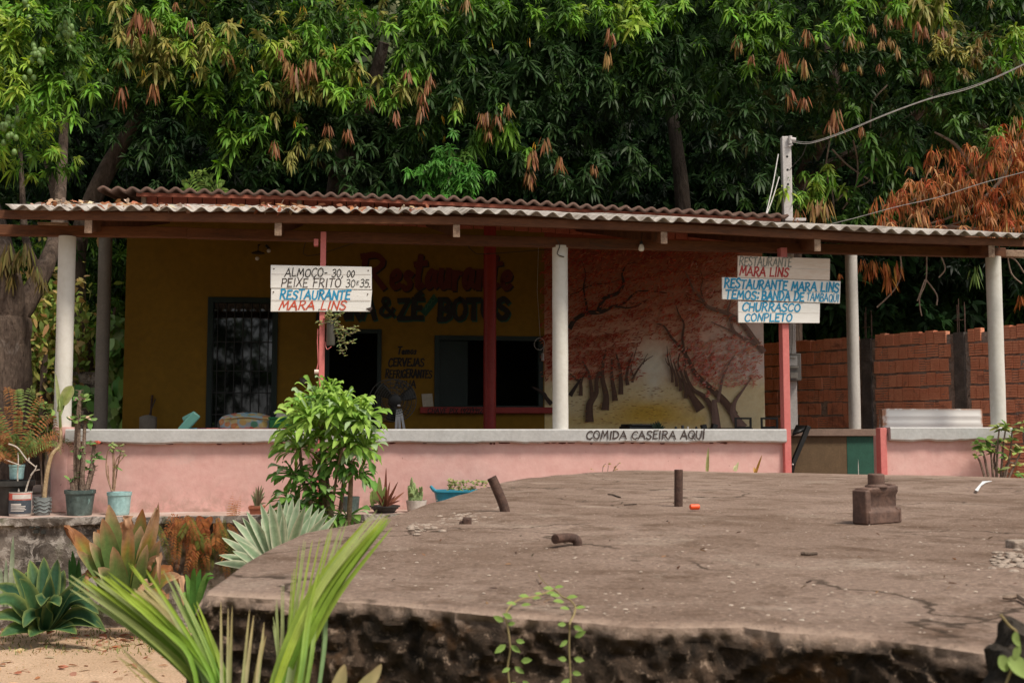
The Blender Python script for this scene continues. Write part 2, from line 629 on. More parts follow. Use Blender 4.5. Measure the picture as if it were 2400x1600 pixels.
# ---------------------------------------------------------------- brush lettering
C_ = 'c'
GL = {
    'A': (.72, [[(0, 0), (.36, 1.02)], [(.34, 1.0), (.70, -.02)], [(.12, .36), (.62, .36)]]),
    'B': (.62, [[(.08, 0), (.08, 1)], [C_, (.02, 1), (.40, .98), (.50, .76), (.36, .55), (.10, .52)], [C_, (.12, .52), (.46, .48), (.58, .25), (.40, .03), (.02, 0)]]),
    'C': (.64, [[C_, (.60, .84), (.44, 1.0), (.18, .86), (.04, .48), (.14, .10), (.40, 0), (.60, .16)]]),
    'D': (.66, [[(.08, 0), (.08, 1)], [C_, (0, 1), (.36, .95), (.60, .62), (.54, .24), (.28, .02), (0, 0)]]),
    'E': (.56, [[(.08, 0), (.10, 1)], [(.06, .98), (.54, 1)], [(.08, .52), (.44, .54)], [(.04, .02), (.54, .02)]]),
    'F': (.56, [[(.08, 0), (.10, 1)], [(.06, .98), (.56, 1)], [(.08, .54), (.44, .56)]]),
    'G': (.66, [[C_, (.60, .84), (.42, 1.0), (.16, .84), (.04, .46), (.16, .08), (.44, .02), (.60, .28)], [(.38, .42), (.64, .42)]]),
    'H': (.66, [[(.08, 0), (.08, 1)], [(.60, 0), (.60, 1)], [(.08, .5), (.60, .52)]]),
    'I': (.24, [[(.12, 0), (.12, 1)]]),
    'J': (.5, [[C_, (.44, 1), (.44, .4), (.34, .06), (.14, .02), (.02, .2)]]),
    'L': (.54, [[(.08, 1), (.08, .02)], [(.05, .02), (.52, .04)]]),
    'M': (.82, [[(.04, 0), (.16, 1)], [(.16, .98), (.40, .30)], [(.38, .30), (.66, 1)], [(.66, .98), (.78, 0)]]),
    'N': (.68, [[(.06, 0), (.10, 1)], [(.10, .98), (.58, .04)], [(.58, 0), (.62, 1)]]),
    'O': (.68, [[C_, (.36, 1.0), (.12, .84), (.04, .46), (.16, .08), (.38, 0), (.58, .18), (.64, .54), (.54, .88), (.34, 1.0)]]),
    'P': (.58, [[(.08, 0), (.08, 1)], [C_, (.02, .98), (.40, .98), (.54, .76), (.40, .50), (.10, .44)]]),
    'Q': (.70, [[C_, (.36, 1.0), (.12, .84), (.04, .46), (.16, .08), (.38, 0), (.58, .18), (.64, .54), (.54, .88), (.34, 1.0)], [(.40, .30), (.68, -.08)]]),
    'R': (.66, [[(.08, 0), (.10, 1)], [C_, (.02, .96), (.36, 1.0), (.54, .78), (.38, .54), (.12, .48)], [(.26, .50), (.62, -.02)]]),
    'S': (.58, [[C_, (.54, .84), (.36, 1.0), (.12, .90), (.10, .66), (.34, .50), (.52, .30), (.42, .05), (.18, .0), (.02, .16)]]),
    'T': (.60, [[(.0, .96), (.60, 1)], [(.31, 1), (.28, 0)]]),
    'U': (.64, [[C_, (.06, 1), (.06, .4), (.16, .06), (.36, 0), (.54, .2), (.58, .6), (.58, 1)]]),
    'V': (.66, [[(.02, 1), (.32, 0)], [(.32, 0), (.64, 1)]]),
    'X': (.62, [[(.04, 1), (.58, 0)], [(.56, 1), (.02, 0)]]),
    'Z': (.60, [[(.04, .97), (.56, 1)], [(.54, .98), (.06, .04)], [(.02, .03), (.60, .03)]]),
    '0': (.58, [[C_, (.32, 1.0), (.10, .80), (.06, .40), (.18, .04), (.36, .02), (.52, .30), (.52, .74), (.30, 1.0)]]),
    '1': (.3, [[(.04, .8), (.18, 1)], [(.18, 1), (.16, 0)]]),
    '2': (.56, [[C_, (.06, .80), (.24, 1), (.48, .84), (.40, .52), (.04, .02)], [(.04, .03), (.54, .03)]]),
    '3': (.54, [[C_, (.06, .88), (.28, 1), (.48, .82), (.38, .60), (.20, .54)], [C_, (.20, .54), (.46, .46), (.50, .20), (.30, 0), (.02, .10)]]),
    '5': (.56, [[(.14, 1), (.52, .98)], [(.14, 1), (.10, .56)], [C_, (.10, .56), (.34, .64), (.52, .42), (.42, .08), (.20, 0), (.02, .10)]]),
    '8': (.54, [[C_, (.28, .52), (.08, .74), (.26, 1), (.46, .76), (.28, .52), (.04, .24), (.26, 0), (.50, .22), (.28, .52)]]),
    '9': (.54, [[C_, (.48, .72), (.28, .5), (.08, .72), (.26, 1), (.48, .76), (.46, .4), (.3, 0)]]),
    '-': (.34, [[(.04, .48), (.30, .50)]]),
    ',': (.2, [[(.14, .12), (.04, -.16)]]),
    ':': (.22, [[(.10, .16), (.10, .28)], [(.12, .68), (.12, .80)]]),
    '(': (.26, [[C_, (.22, 1.05), (.08, .7), (.08, .3), (.22, -.05)]]),
    ')': (.26, [[C_, (.04, 1.05), (.18, .7), (.18, .3), (.04, -.05)]]),
    '&': (.72, [[C_, (.66, .40), (.50, .10), (.26, 0), (.06, .18), (.14, .44), (.40, .70), (.42, .92), (.26, 1), (.16, .82), (.30, .52), (.68, 0)]]),
    ' ': (.34, []),
    'e': (.46, [[C_, (.06, .24), (.34, .28), (.38, .42), (.24, .5), (.08, .36), (.08, .12), (.24, 0), (.44, .10)]]),
    's': (.40, [[C_, (.36, .44), (.20, .5), (.10, .38), (.28, .24), (.32, .08), (.16, 0), (.02, .08)]]),
    't': (.44, [[C_, (.20, .95), (.16, .3), (.22, .02), (.40, .08)], [(.0, .70), (.46, .74)]]),
    'a': (.50, [[C_, (.38, .44), (.20, .5), (.06, .24), (.16, 0), (.34, .16), (.40, .46)], [C_, (.40, .48), (.38, .14), (.50, .04)]]),
    'u': (.52, [[C_, (.08, .5), (.08, .14), (.22, 0), (.38, .18), (.42, .5)], [(.42, .5), (.46, .02)]]),
    'r': (.40, [[(.08, .5), (.10, 0)], [C_, (.10, .26), (.22, .46), (.38, .46)]]),
    'n': (.52, [[(.08, .5), (.10, 0)], [C_, (.10, .30), (.24, .48), (.38, .40), (.40, .14), (.48, .02)]]),
    'm': (.74, [[(.06, .5), (.08, 0)], [C_, (.08, .30), (.2, .48), (.32, .40), (.34, .02)], [C_, (.34, .30), (.48, .48), (.60, .38), (.62, .02)]]),
    'o': (.46, [[C_, (.24, .5), (.08, .36), (.08, .12), (.24, 0), (.40, .16), (.38, .40), (.22, .5)]]),
}
GL['É'] = (GL['E'][0], GL['E'][1] + [[(.22, 1.12), (.42, 1.32)]])
GL['Á'] = (GL['A'][0], GL['A'][1] + [[(.30, 1.12), (.48, 1.28)]])
GL['Ç'] = (GL['C'][0], GL['C'][1] + [[C_, (.36, -.04), (.42, -.14), (.30, -.24)]])
GL['Í'] = (GL['I'][0], [[(.12, 0), (.12, .86)], [(.12, 1.02), (.12, 1.16)]])


def lettering(text, x0, x1, yb0, yb1, cap, v, mat, parent, stroke=.13, slant=.12, name='lettering', wob=.045, shift=(0, 0)):
    """text between photo columns x0..x1 on baseline yb0->yb1, measured on the plane v of the veranda front"""
    (u0, z0), (u1, z1) = at_v(x0, yb0, v), at_v(x1, yb1, v)
    h = at_v(x0, yb0 - cap, v)[1] - z0
    u0, u1, z0, z1 = u0 + shift[0], u1 + shift[0], z0 + shift[1], z1 + shift[1]
    total = sum(GL[c][0] + .10 for c in text) - .10 + slant
    kx = (u1 - u0) / total
    mb = MB(B)
    x, cnt = 0.0, 0
    rr = random.Random(len(text) * 7 + int(x0))
    for c in text:
        w, strokes = GL[c]
        dy, hk, wk, kl = rr.uniform(-wob, wob), rr.uniform(.93, 1.06), rr.uniform(.9, 1.14), rr.uniform(-.035, .035)
        for st in strokes:
            cur = st[0] == C_
            pts = [Vector((p[0], p[1], 0)) for p in (st[1:] if cur else st)]
            pts = spline(pts, 5) if cur else [pts[0], (pts[0] + pts[1]) / 2, pts[1]]
            cnt += 1
            off = -.0006 * (cnt % 7)
            P = []
            for p in pts:
                X = x + p.x + p.y * (slant + kl)
                f = X / total
                P.append(Vector((u0 + X * kx, z0 + (z1 - z0) * f + (p.y * hk + dy) * h, 0)))
            sw = stroke * h * .5 * wk
            L, Rr = [], []
            for k, p in enumerate(P):
                t = (P[min(k + 1, len(P) - 1)] - P[max(k - 1, 0)])
                t.normalize()
                q = p.copy()
                if k == 0:
                    q -= t * sw * .7
                if k == len(P) - 1:
                    q += t * sw * .7
                nrm = Vector((-t.y, t.x, 0)) * sw * (1 + rr.uniform(-.14, .14))
                L.append(mb.V((q.x + nrm.x, v + off, q.y + nrm.y)))
                Rr.append(mb.V((q.x - nrm.x, v + off, q.y - nrm.y)))
            for k in range(len(P) - 1):
                mb.Fc((L[k], L[k + 1], Rr[k + 1], Rr[k]))
        x += w + .10
    return mb.build(name, mat, parent, smooth=False)


M['ink_black'] = flat('black_lettering', (.02, .017, .016), .7)
M['ink_brown'] = flat('dark_brown_lettering', (.055, .038, .034), .7)
M['ink_blue'] = surf('blue_lettering', (.015, .22, .42), (.03, .33, .55), 25, .65, 60, .2, 0)
M['ink_red'] = surf('red_lettering', (.52, .06, .03), (.62, .11, .06), 25, .65, 60, .2, 0)
M['ink_darkred'] = surf('dark_red_lettering', (.38, .03, .03), (.46, .05, .045), 25, .65, 60, .2, 0)
M['ink_grey'] = surf('faded_grey_lettering', (.12, .14, .13), (.36, .33, .28), 30, .8, 60, .2, 0)
M['ink_maroon'] = flat('maroon_lettering', (.10, .018, .012), .7)
M['ink_green'] = flat('green_lettering', (.015, .075, .05), .7)


def board4(mb, px4, v, th=.022):
    q = [uv3(x, y, v) for x, y in px4]          # tl, tr, br, bl
    f = [mb.V(p) for p in q]
    b = [mb.V((p[0], p[1] + th, p[2])) for p in q]
    mb.Fc((f[3], f[2], f[1], f[0]))
    mb.Fc(b)
    for k in range(4):
        mb.Fc((f[k], f[(k + 1) % 4], b[(k + 1) % 4], b[k]))


# ---------------------------------------------------------------- ground, far land
def ground_z(x, y):
    return GZ + .02 * math.sin(x * 1.7) * math.sin(y * 1.3)


M['lawn'] = surf('dry_sandy_lawn', (.40, .27, .175), (.50, .35, .24), 1.2, .95, 60, .45, .6, .01, c3=(.24, .2, .09), c3_at=(.56, .7), c3_scale=1.8)
M['field'] = surf('dry_grass_field', (.10, .085, .035), (.16, .125, .06), .8, .95, 60, .45, .6, .01, c3=(.07, .085, .025), c3_at=(.5, .65), c3_scale=.6)
mb = MB()
mb.sheet(lambda i, j: ([-400, -60, -12, 0, 12, 60, 400][i], [-400, -60, -12, 0, 12, 60, 900][j], GZ - .004), 6, 6)
tag(mb.build('ground', M['field'], loc=(0, 0, GZ)), 'dry grassy ground all round the restaurant', 'ground', kind='structure')
mb = MB()
xs, ys = [-9 + .3 * i for i in range(31)], [5.5 + .25 * i for i in range(22)]
mb.sheet(lambda i, j: (xs[i], ys[j], GZ + .004 + .016 * (1 + PN.noise((xs[i] * .9, ys[j] * .9, 0)))), 30, 21)
tag(mb.build('lawn', M['lawn'], loc=(-4, 8, GZ)), 'dry sandy lawn below the stone retaining wall', 'lawn', kind='structure')

# ---------------------------------------------------------------- terrace and retaining wall
m, nt, b = new_mat('old_retaining_wall')
vc = coords(nt)
n1, n2, n3 = noise(nt, vc, 2.0, 8, .68, .5), noise(nt, vc, 7, 8, .72, .4), noise(nt, vc, 45, 4)
c = mix(nt, ramp(nt, n1, [(.38, 0), (.6, 1)]), (.055, .042, .034), (.20, .165, .14))
c = mix(nt, ramp(nt, n2, [(.49, 0), (.57, 1)]), c, (.42, .37, .33))
c = mix(nt, ramp(nt, n2, [(.30, 1), (.40, 0)]), c, (.025, .02, .015))
c = mix(nt, ramp(nt, noise(nt, vc, 3.3, 5), [(.58, 0), (.7, 1)]), c, (.075, .075, .03))
nt.links.new(c, b.inputs['Base Color'])
b.inputs['Roughness'].default_value = .95
bump(nt, b, n2, .9, .03)
bump(nt, b, n3, .5, .006)
M['retain'] = m

mb = MB(B)
VE = -.76
mb.box((-6, VE + .03, TZ - .12), (22, 9, TZ))
fl = MB(B)
fl.box((0, .101, TZ - .02), (10.1, 4.199, TZ + .006))
tag(fl.build('floor', M['porch_floor'], loc=B((5, 2, TZ))), 'veranda floor coloured dark red to cut bounced light', 'floor', kind='structure')
tag(mb.build('terrace_pavement', M['terrace'], loc=B((0, 0, TZ))), 'bare cement terrace carrying the pink veranda', 'terrace', kind='structure')

mb = MB(B)


def rw(i, j):
    u, z = -1.6 + i * .06, GZ - .3 + (TZ - GZ + .29) * j / 18
    n = math.sin(u * 3.1 + z * 5) * .01 + math.sin(u * 7.7 - z * 3) * .008 + RNG.normal(0, .006)
    if j % 4 == 0 and j < 17:
        n += .018
    return (u, VE + n, z)


mb.sheet(rw, 230, 18)
mb.box((-1.58, VE + .02, GZ - .3), (12.2, VE + .2, TZ - .005))
rt = empty('retaining_wall', B((0, VE, GZ)), 'mossy crumbling block retaining wall holding up the terrace', 'wall')
mb.build('wall_face', M['retain'], rt)
hb = MB(B)
for (px, py) in ((74, 1233), (88, 1233), (101, 1247), (76, 1327), (90, 1320), (398, 1230), (84, 1245)):
    uu, zz = at_v(px, py, VE - .03)
    hb.box((uu - .02, VE - .032, zz - .016), (uu + .02, VE - .015, zz + .016))
hb.build('block_hole', M['shade_fill'], rt)  # dark plates stand for the shade inside the hollow blocks
cb = MB(B)
cb.sheet(lambda i, j: (-1.6 + i * .1, VE - .035 + (.1 if j in (1, 2) else 0) * 0 + [0, -.012, -.012, .06][j] + RNG.normal(0, .005), [TZ - .07, TZ - .06, TZ + .004, TZ + .006][j] + RNG.normal(0, .004)), 138, 3)
cb.build('coping', M['retain'], rt)

# ---------------------------------------------------------------- the restaurant building
bld = empty('restaurant_building', B((5, 4, TZ)), 'open fronted roadside restaurant with pink low wall, cream columns and corrugated roofs', 'building')
WV = 4.2                                     # plane of the house wall


def profile(pts, v):                         # eave line measured in the photo
    q = sorted(at_v(x, y, v) for x, y in pts)
    return [a for a, _ in q], [c for _, c in q]


EV = 3.92
EAVE = profile(((-20, 481), (30, 483), (350, 488), (650, 493), (1100, 498), (1600, 516), (2050, 540), (2410, 551)), -.55)
UPPER = profile(((230, 443), (500, 448), (800, 456), (1144, 471), (1489, 490), (1703, 500), (1850, 506)), EV)


def roof_z(u, v):
    return float(np.interp(u, *EAVE)) + .2 * (v + .55)


# low pink wall with its sill
uL, uR = at_v(150, 1005, -.1)[0], at_v(1838, 1005, -.1)[0]
uR2, uR3 = at_v(2066, 1005, -.1)[0], at_v(2345, 1005, -.1)[0]


def plaster(mb, u0, u1, v, z0, z1, n, amp):
    mb.sheet(lambda i, j: (u0 + (u1 - u0) * i / n, v + RNG.normal(0, amp) + amp * math.sin(i * .7 + j * 1.9), z0 + (z1 - z0) * j / 9), n, 9)


for (a, bb) in ((uL, uR), (uR2, uR3)):
    mb = MB(B)
    plaster(mb, a, bb, -.1, TZ - .01, 1.93, int((bb - a) / .09), .0022)
    mb.poly([(a, .1, TZ), (a, .1, 1.93), (bb, .1, 1.93), (bb, .1, TZ)])
    mb.poly([(a, -.1, TZ), (a, -.1, 1.93), (a, .1, 1.93), (a, .1, TZ)])
    mb.poly([(bb, -.1, TZ), (bb, .1, TZ), (bb, .1, 1.93), (bb, -.1, 1.93)])
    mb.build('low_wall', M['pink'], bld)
    sb = MB(B)
    a2, b2 = (a + .03, bb) if a < 3 else (a + .07, bb + .1)
    n = int((b2 - a2) / .05)
    zt = 2.0 if a < 3 else 2.02
    jit = [.016 * PN.fractal((i * .05 * 1.7, a, 0), 1.0, 2.0, 4) + .006 * PN.noise((i * 1.3, a, 5)) for i in range(n + 1)]

    def sill(i, j):
        u = a2 + (b2 - a2) * i / n
        k = .003 * math.sin(i * .9)
        return [(u, .15, zt - .002), (u, -.155 + k, zt), (u, -.17 + k, zt - .012), (u, -.172 + k, zt - .125 + jit[i]), (u, -.15, zt - .142 + jit[i] * 1.4), (u, -.09, zt - .14 + jit[i]), (u, .14, zt - .13)][j]

    g = sb.sheet(sill, n, 6)
    sb.Fc(g[0][::-1])
    sb.Fc(g[-1])
    sb.build('sill', M['sill'], bld)
# broken rough mortar line under the sill
mb = MB(B)
for k in range(90):
    u = U(uL + .1, uR - .1)
    mb.ball((u, -.105, 1.862 + U(-.012, .014)), (U(.01, .045), U(.006, .014), U(.004, .012)), 6, 4)
mb.build('crumbling_mortar', M['ink_maroon'], bld)
lettering('COMIDA CASEIRA AQUÍ', 1374, 1653, 1027.5, 1027.5, 18.5, -.178, M['ink_brown'], bld, stroke=.17, slant=.08)
# pillar ends of the wall beside the entrance
mb = MB(B)
up = at_v(2062, 1005, -.12)[0]
mb.box((up, -.13, TZ), (up + .075, -.02, 2.012))
mb.build('wall_end', M['rose'], bld, bevel=.006)


def column(px, py, v, r, z0, z1, mat, lean=0.0):
    u = at_v(px, py, v)[0]
    mb = MB(B)
    n = 12
    prof = []
    mb.tube([(u + lean * k / n, v, z0 + (z1 - z0) * k / n) for k in range(n + 1)], [r * (1 + .012 * math.sin(k * 1.7 + px)) for k in range(n + 1)], 28)
    return mb.build('column', mat, bld)


column(152, 800, 0, .083, 1.97, 3.93, M['column'], -.005)
column(1313, 800, 0, .083, 1.97, 3.945, M['column'])
column(2334, 800, 0, .083, 1.97, 3.93, M['column'])
column(241, 800, 3.6, .085, TZ, 4.8, flat('dark_grey_column_paint', (.17, .15, .125), .7))
column(1999, 800, 3.7, .085, TZ, 4.8, M['grey_col'])
column(1148, 800, 3.3, .085, TZ, 4.8, M['red'])
mb = MB(B)                                   # the pink foot of the corner column, with a scratched scrawl
u = at_v(146, 1100, -.02)[0]
mb.tube([(u, -.02, TZ + .01 + .83 * k / 8) for k in range(9)], [.105 + .003 * math.sin(k * 2.1) for k in range(9)], 28)
mb.build('column_base', M['pink'], bld)
mb = MB(B)
sc = [at_v(x, y, -.126) for x, y in ((126, 1024), (130, 1018), (131, 1028), (127, 1031), (133, 1024), (137, 1020), (134, 1027), (139, 1026))]
mb.tube([(p[0], -.127, p[1]) for p in sc], .002, 5)
mb.build('scrawl', M['ink_brown'], bld)

# beam, rafters, purlins, sheets
ubl, ubr = at_v(-6, 545, 0)[0], at_v(2352, 590, 0)[0]
bd = MB(B)
segs = [ubl + .0, at_v(440, 545, 0)[0], at_v(1380, 570, 0)[0], ubr]
for k in range(3):
    u0, u1 = segs[k], segs[k + 1]
    za, zb = 3.925 + (0, .012, .0)[k], 3.925 + (.02, .0, .0)[k]
    i = []
    for uu, zz in ((u0, za), (u1, zb)):
        for dv, dz in ((-.05, 0), (.05, 0), (.05, .105), (-.05, .105)):
            i.append(bd.V((uu, dv - .012 * (k % 2), zz + dz)))
    for q in ((0, 1, 2, 3), (4, 7, 6, 5), (0, 4, 5, 1), (1, 5, 6, 2), (2, 6, 7, 3), (3, 7, 4, 0)):
        bd.Fc([i[x] for x in q])
bd.build('beam', M['timber'], bld, bevel=.005)
bd = MB(B)
bd.box((ubl - .35, -.03, 3.935), (ubl, .045, 4.02))
bd.build('broken_beam_end', M['timber_end'], bld, bevel=.01)
bd = MB(B)
bd.box((ubr, -.045, 3.93), (ubr + .26, .03, 4.01))
bd.build('bleached_beam_end', M['timber_end'], bld, bevel=.008)
bd = MB(B)
bd.box((at_v(90, 530, -.06)[0], -.1, 4.032), (at_v(160, 530, -.06)[0], .02, 4.055))
bd.build('loose_plank', M['timber_end'], bld)
for px in (207, 652, 1070, 1556, 1915, 2322):
    u = at_v(px, 530, -.45)[0]
    rb = MB(B)
    i = []
    for vv in (-.44, 4.18):
        zz = roof_z(u, vv) - .075 - .055
        for du, dz in ((-.032, -.12), (.032, -.12), (.032, 0), (-.032, 0)):
            i.append(rb.V((u + du, vv, zz + dz)))
    for q in ((0, 1, 2, 3), (4, 7, 6, 5), (0, 4, 5, 1), (1, 5, 6, 2), (2, 6, 7, 3), (3, 7, 4, 0)):
        rb.Fc([i[x] for x in q])
    ro = rb.build('rafter', M['timber'], bld, bevel=.004)
    eb = MB(B)
    zz = roof_z(u, -.45) - .13
    eb.box((u - .034, -.455, zz - .125), (u + .034, -.441, zz + .004))
    eb.build('rafter_end', M['timber_end'], ro)
ue0, ue1 = at_v(-20, 500, -.5)[0], at_v(2440, 560, -.5)[0]
for v in (-.44, .75, 1.9, 3.0, 4.0):
    pb = MB(B)
    n = 12
    for k in range(n):
        u0, u1 = ue0 + (ue1 - ue0) * k / n, ue0 + (ue1 - ue0) * (k + 1) / n
        i = []
        for uu in (u0, u1):
            zz = roof_z(uu, v) - .05
            for dv, dz in ((-.026, -.078), (.026, -.078), (.026, 0), (-.026, 0)):
                i.append(pb.V((uu, v + dv, zz + dz)))
        fs = [(0, 4, 5, 1), (1, 5, 6, 2), (2, 6, 7, 3), (3, 7, 4, 0)]
        if k == 0:
            fs.append((0, 1, 2, 3))
        if k == n - 1:
            fs.append((4, 7, 6, 5))
        for q in fs:
            pb.Fc([i[x] for x in q])
    pb.build('purlin', M['timber'], bld)
PER = .166


def corrugated(name, u0, u1, v0, v1, zf, amp, per, mat, nv=10, lap=1.1, thick=.007):
    mb = MB(B)
    nu = int((u1 - u0) / per * 10)
    vs_ = [v0 + (v1 - v0) * j / nv for j in range(nv + 1)]
    jv = {}

    def fn(i, j):
        u = u0 + (u1 - u0) * i / nu
        k = int((u - u0) / lap)
        if k not in jv:
            jv[k] = (RNG.normal(0, .012), RNG.normal(0, .008))
        v = vs_[j] + (jv[k][0] if j == 0 else 0)
        return (u, v, zf(u, v) + amp * math.sin(2 * math.pi * u / per) + jv[k][1] + .004 * math.sin(u * 5 + v * 3))

    mb.sheet(fn, nu, nv)
    return mb.build(name, mat, bld, solid=thick)


corrugated('veranda_roof', at_v(12, 486, -.55)[0], at_v(2412, 548, -.55)[0], -.55, 4.12, roof_z, .024, PER, M['asbestos'])

ua, ub = at_v(228, 447, EV)[0], at_v(1848, 509, EV)[0]


def up_z(u, v):
    return float(np.interp(u, *UPPER)) + .1 * (v - EV)


corrugated('house_roof', ua, ub, EV, 9.2, up_z, .027, .19, M['brown_sheet'], thick=.04)
# red brick band and timbers under the upper roof
uw0, uw1 = at_v(290, 800, WV)[0], at_v(1790, 800, WV)[0]
mb = MB(B)
u = at_v(336, 480, WV - .02)[0]
while u < uw1 - .1:
    w = .185 + U(-.004, .01)
    zt = up_z(u, WV) - .05 + U(-.006, .006)
    mb.box((u, WV - .035, zt - .34), (u + w, WV - .005, zt))
    u += w + .012
mb.build('brick_band', M['tile_red'], bld, bevel=.004)
for v, h in ((EV + .06, .05),):
    pb = MB(B)
    for k in range(12):
        a_, b_ = ua + .5 + (ub - ua - .6) * k / 12, ua + .5 + (ub - ua - .6) * (k + 1) / 12
        pb.bar((a_, v, up_z(a_, v) - .062), (b_, v, up_z(b_, v) - .062), .04, h)
    pb.build('roof_batten', surf('red_brown_batten', (.20, .055, .03), (.28, .085, .05), 8, .8), bld)
for px in (330, 700, 1320):
    u = at_v(px, 480, 3.9)[0]
    pb = MB(B)
    pb.bar((u, 4.08, up_z(u, 4.08) - .13), (u, 4.16, up_z(u, 4.16) - .13), .06, .16)
    pb.build('roof_joist', M['timber_end'], bld)

# house wall with its openings
ZT = 5.0
cuts = [290, 485, 650, 762, 894, 1018, 1273]
us = [at_v(x, 850, WV)[0] for x in cuts]
uM = at_v(1276, 800, WV)[0]
d1t, d2t = at_v(560, 697, WV)[1], at_v(830, 771, WV)[1]
wt, wb_ = at_v(1150, 787, WV)[1], at_v(1150, 955, WV)[1]
mb = MB(B)
WB = WV + .15


def wbox(u0, u1, z0, z1):
    mb.box((u0, WV, z0), (u1, WB, z1))


wbox(us[0], us[1], TZ, ZT)
wbox(us[1], us[2], d1t, ZT)
wbox(us[2], us[3], TZ, ZT)
wbox(us[3], us[4], d2t, ZT)
wbox(us[4], us[5], TZ, ZT)
wbox(us[5], us[6], wt, ZT)
wbox(us[5], us[6], TZ, wb_)
wbox(us[6], uM, TZ, ZT)
mb.box((us[0], WB, TZ), (us[0] + .15, 9, ZT))
mb.box((us[0] + .15, 8.85, TZ), (uw1 - .15, 9, ZT))
mb.box((uw1 - .15, WB, TZ), (uw1, 9, ZT))
mb.build('house_wall', M['ochre'], bld)
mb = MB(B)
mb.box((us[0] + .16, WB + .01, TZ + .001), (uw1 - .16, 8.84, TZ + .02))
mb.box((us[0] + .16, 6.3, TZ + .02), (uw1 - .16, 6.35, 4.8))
mb.build('dark_interior', M['shade_fill'], bld)  # floor and screen coloured dark for the unlit room
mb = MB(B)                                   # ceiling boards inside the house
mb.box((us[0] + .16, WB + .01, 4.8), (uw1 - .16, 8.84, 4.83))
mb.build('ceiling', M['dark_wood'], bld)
# doors
dr = empty('barred_door', B((us[1], WV, TZ)), None, None)
dr.parent = bld
dr.location = Vector(B((us[1], WV, TZ))) - bld.location
fm = MB(B)
for (a, bb, c0, c1) in ((us[1], us[1] + .075, TZ, d1t), (us[2] - .075, us[2], TZ, d1t), (us[1] + .075, us[2] - .075, d1t - .075, d1t)):
    fm.box((a, WV - .03, c0), (bb, WV + .12, c1))
fm.build('door_frame', M['dark_green'], dr, bevel=.004)
m, nt, b = new_mat('dark_door_glass')
b.inputs['Base Color'].default_value = (.006, .006, .006, 1)
b.inputs['Roughness'].default_value = .03
b.inputs['Specular IOR Level'].default_value = .6
b.inputs['IOR'].default_value = 1.6
M['glass'] = m
gm = MB(B)
gm.box((us[1] + .075, WV + .04, TZ), (us[2] - .075, WV + .05, d1t - .075))
gm.build('door_glass', M['glass'], dr)
gm = MB(B)
for k in range(7):
    uu = us[1] + .075 + (us[2] - us[1] - .15) * (k + .5) / 7
    gm.bar((uu, WV + .012, TZ), (uu, WV + .012, d1t - .08), .012, .012)
for zz in (1.9, 2.2, 2.5, 2.8, 3.2):
    gm.bar((us[1] + .07, WV + .022, zz), (us[2] - .07, WV + .022, zz), .014, .014)
gm.build('grille', M['black'], dr)
fm = MB(B)
fm.box((us[4] - .06, WV - .03, TZ), (us[4], WV + .12, d2t))
fm.box((us[3], WV - .03, TZ), (us[3] + .06, WV + .12, d2t))
fm.box((us[3] + .06, WV - .03, d2t - .06), (us[4] - .06, WV + .12, d2t))
fm.build('doorway_frame', M['dark_green'], bld, bevel=.004)
wn_ = MB(B)
for a, bb, c0, c1 in ((us[5], us[5] + .07, wb_, wt), (us[6] - .07, us[6], wb_, wt), (us[5] + .07, us[6] - .07, wt - .07, wt), (us[5] + .07, us[6] - .07, wb_, wb_ + .03)):
    wn_.box((a, WV - .02, c0), (bb, WV + .12, c1))
wo = wn_.build('serving_window', M['dark_green'], bld, bevel=.004)
wn_ = MB(B)
um = (us[5] + us[6]) / 2
wn_.box((us[5] + .07, WV + .06, wb_ + .03), (um - .3, WV + .085, wt - .07))
wn_.build('shutter', M['dark_green'], wo)
lg = MB(B)
z0 = at_v(1150, 968, WV - .12)[1]
ul0, ul1 = at_v(985, 960, WV - .12)[0], at_v(1310, 960, WV - .12)[0]
lg.box((ul0, WV - .14, z0), (ul1, WV - .001, z0 + .085))
lo = lg.build('serving_ledge', M['red'], bld, bevel=.005)
lettering('CHAVE PIX (92)99128', 1002, 1140, 968, 968, 12, WV - .145, M['ink_black'], lo, stroke=.16)
# writing on the ochre wall
z5 = lambda x, y: (600 + x / 3.267, 520 + y / 3.267)
for (mat_, sh, vv) in ((M['ink_black'], (.018, -.02), WV - .003), (M['ink_maroon'], (0, 0), WV - .012)):
    lettering('R', 840, 908, 672, 672, 72, vv, mat_, bld, stroke=.19, slant=.05, shift=sh)
    lettering('estaurante', 914, 1203, 677, 677, 80, vv, mat_, bld, stroke=.145, slant=.12, shift=sh)
for (mat_, sh, vv) in ((M['ink_green'], (.016, -.02), WV - .003), (M['ink_black'], (0, 0), WV - .012)):
    lettering('MARA', 745, 880, 746, 746, 48, vv, mat_, bld, stroke=.24, slant=.03, shift=sh)
    lettering('&', 890, 925, 738, 738, 44, vv, mat_, bld, stroke=.2, slant=.0, shift=sh)
    lettering('ZÉ', 933, 991, 746, 746, 46, vv, mat_, bld, stroke=.24, slant=.02, shift=sh)
    lettering('BOTOS', 1027, 1193, 747, 747, 48, vv, mat_, bld, stroke=.24, slant=.02, shift=sh)
q = [uv3(*z5(*p), WV - .006) for p in ((1262, 690), (1358, 552), (1402, 600), (1300, 725))]
mb = MB(B)
mb.poly(q)
mb.build('name_patch', M['ink_green'], bld, smooth=False)
lettering('DOS', 996, 1020, 728, 700, 12, WV - .012, flat('dull_green_lettering', (.05, .13, .07), .7), bld, stroke=.14, slant=0)
lettering('Temos', 931, 978, 829, 829, 17, WV - .004, M['ink_black'], bld, stroke=.2, slant=.2)
lettering('CERVEJAS', 910, 995, 858, 858, 18.5, WV - .004, M['ink_black'], bld, stroke=.19, slant=.12)
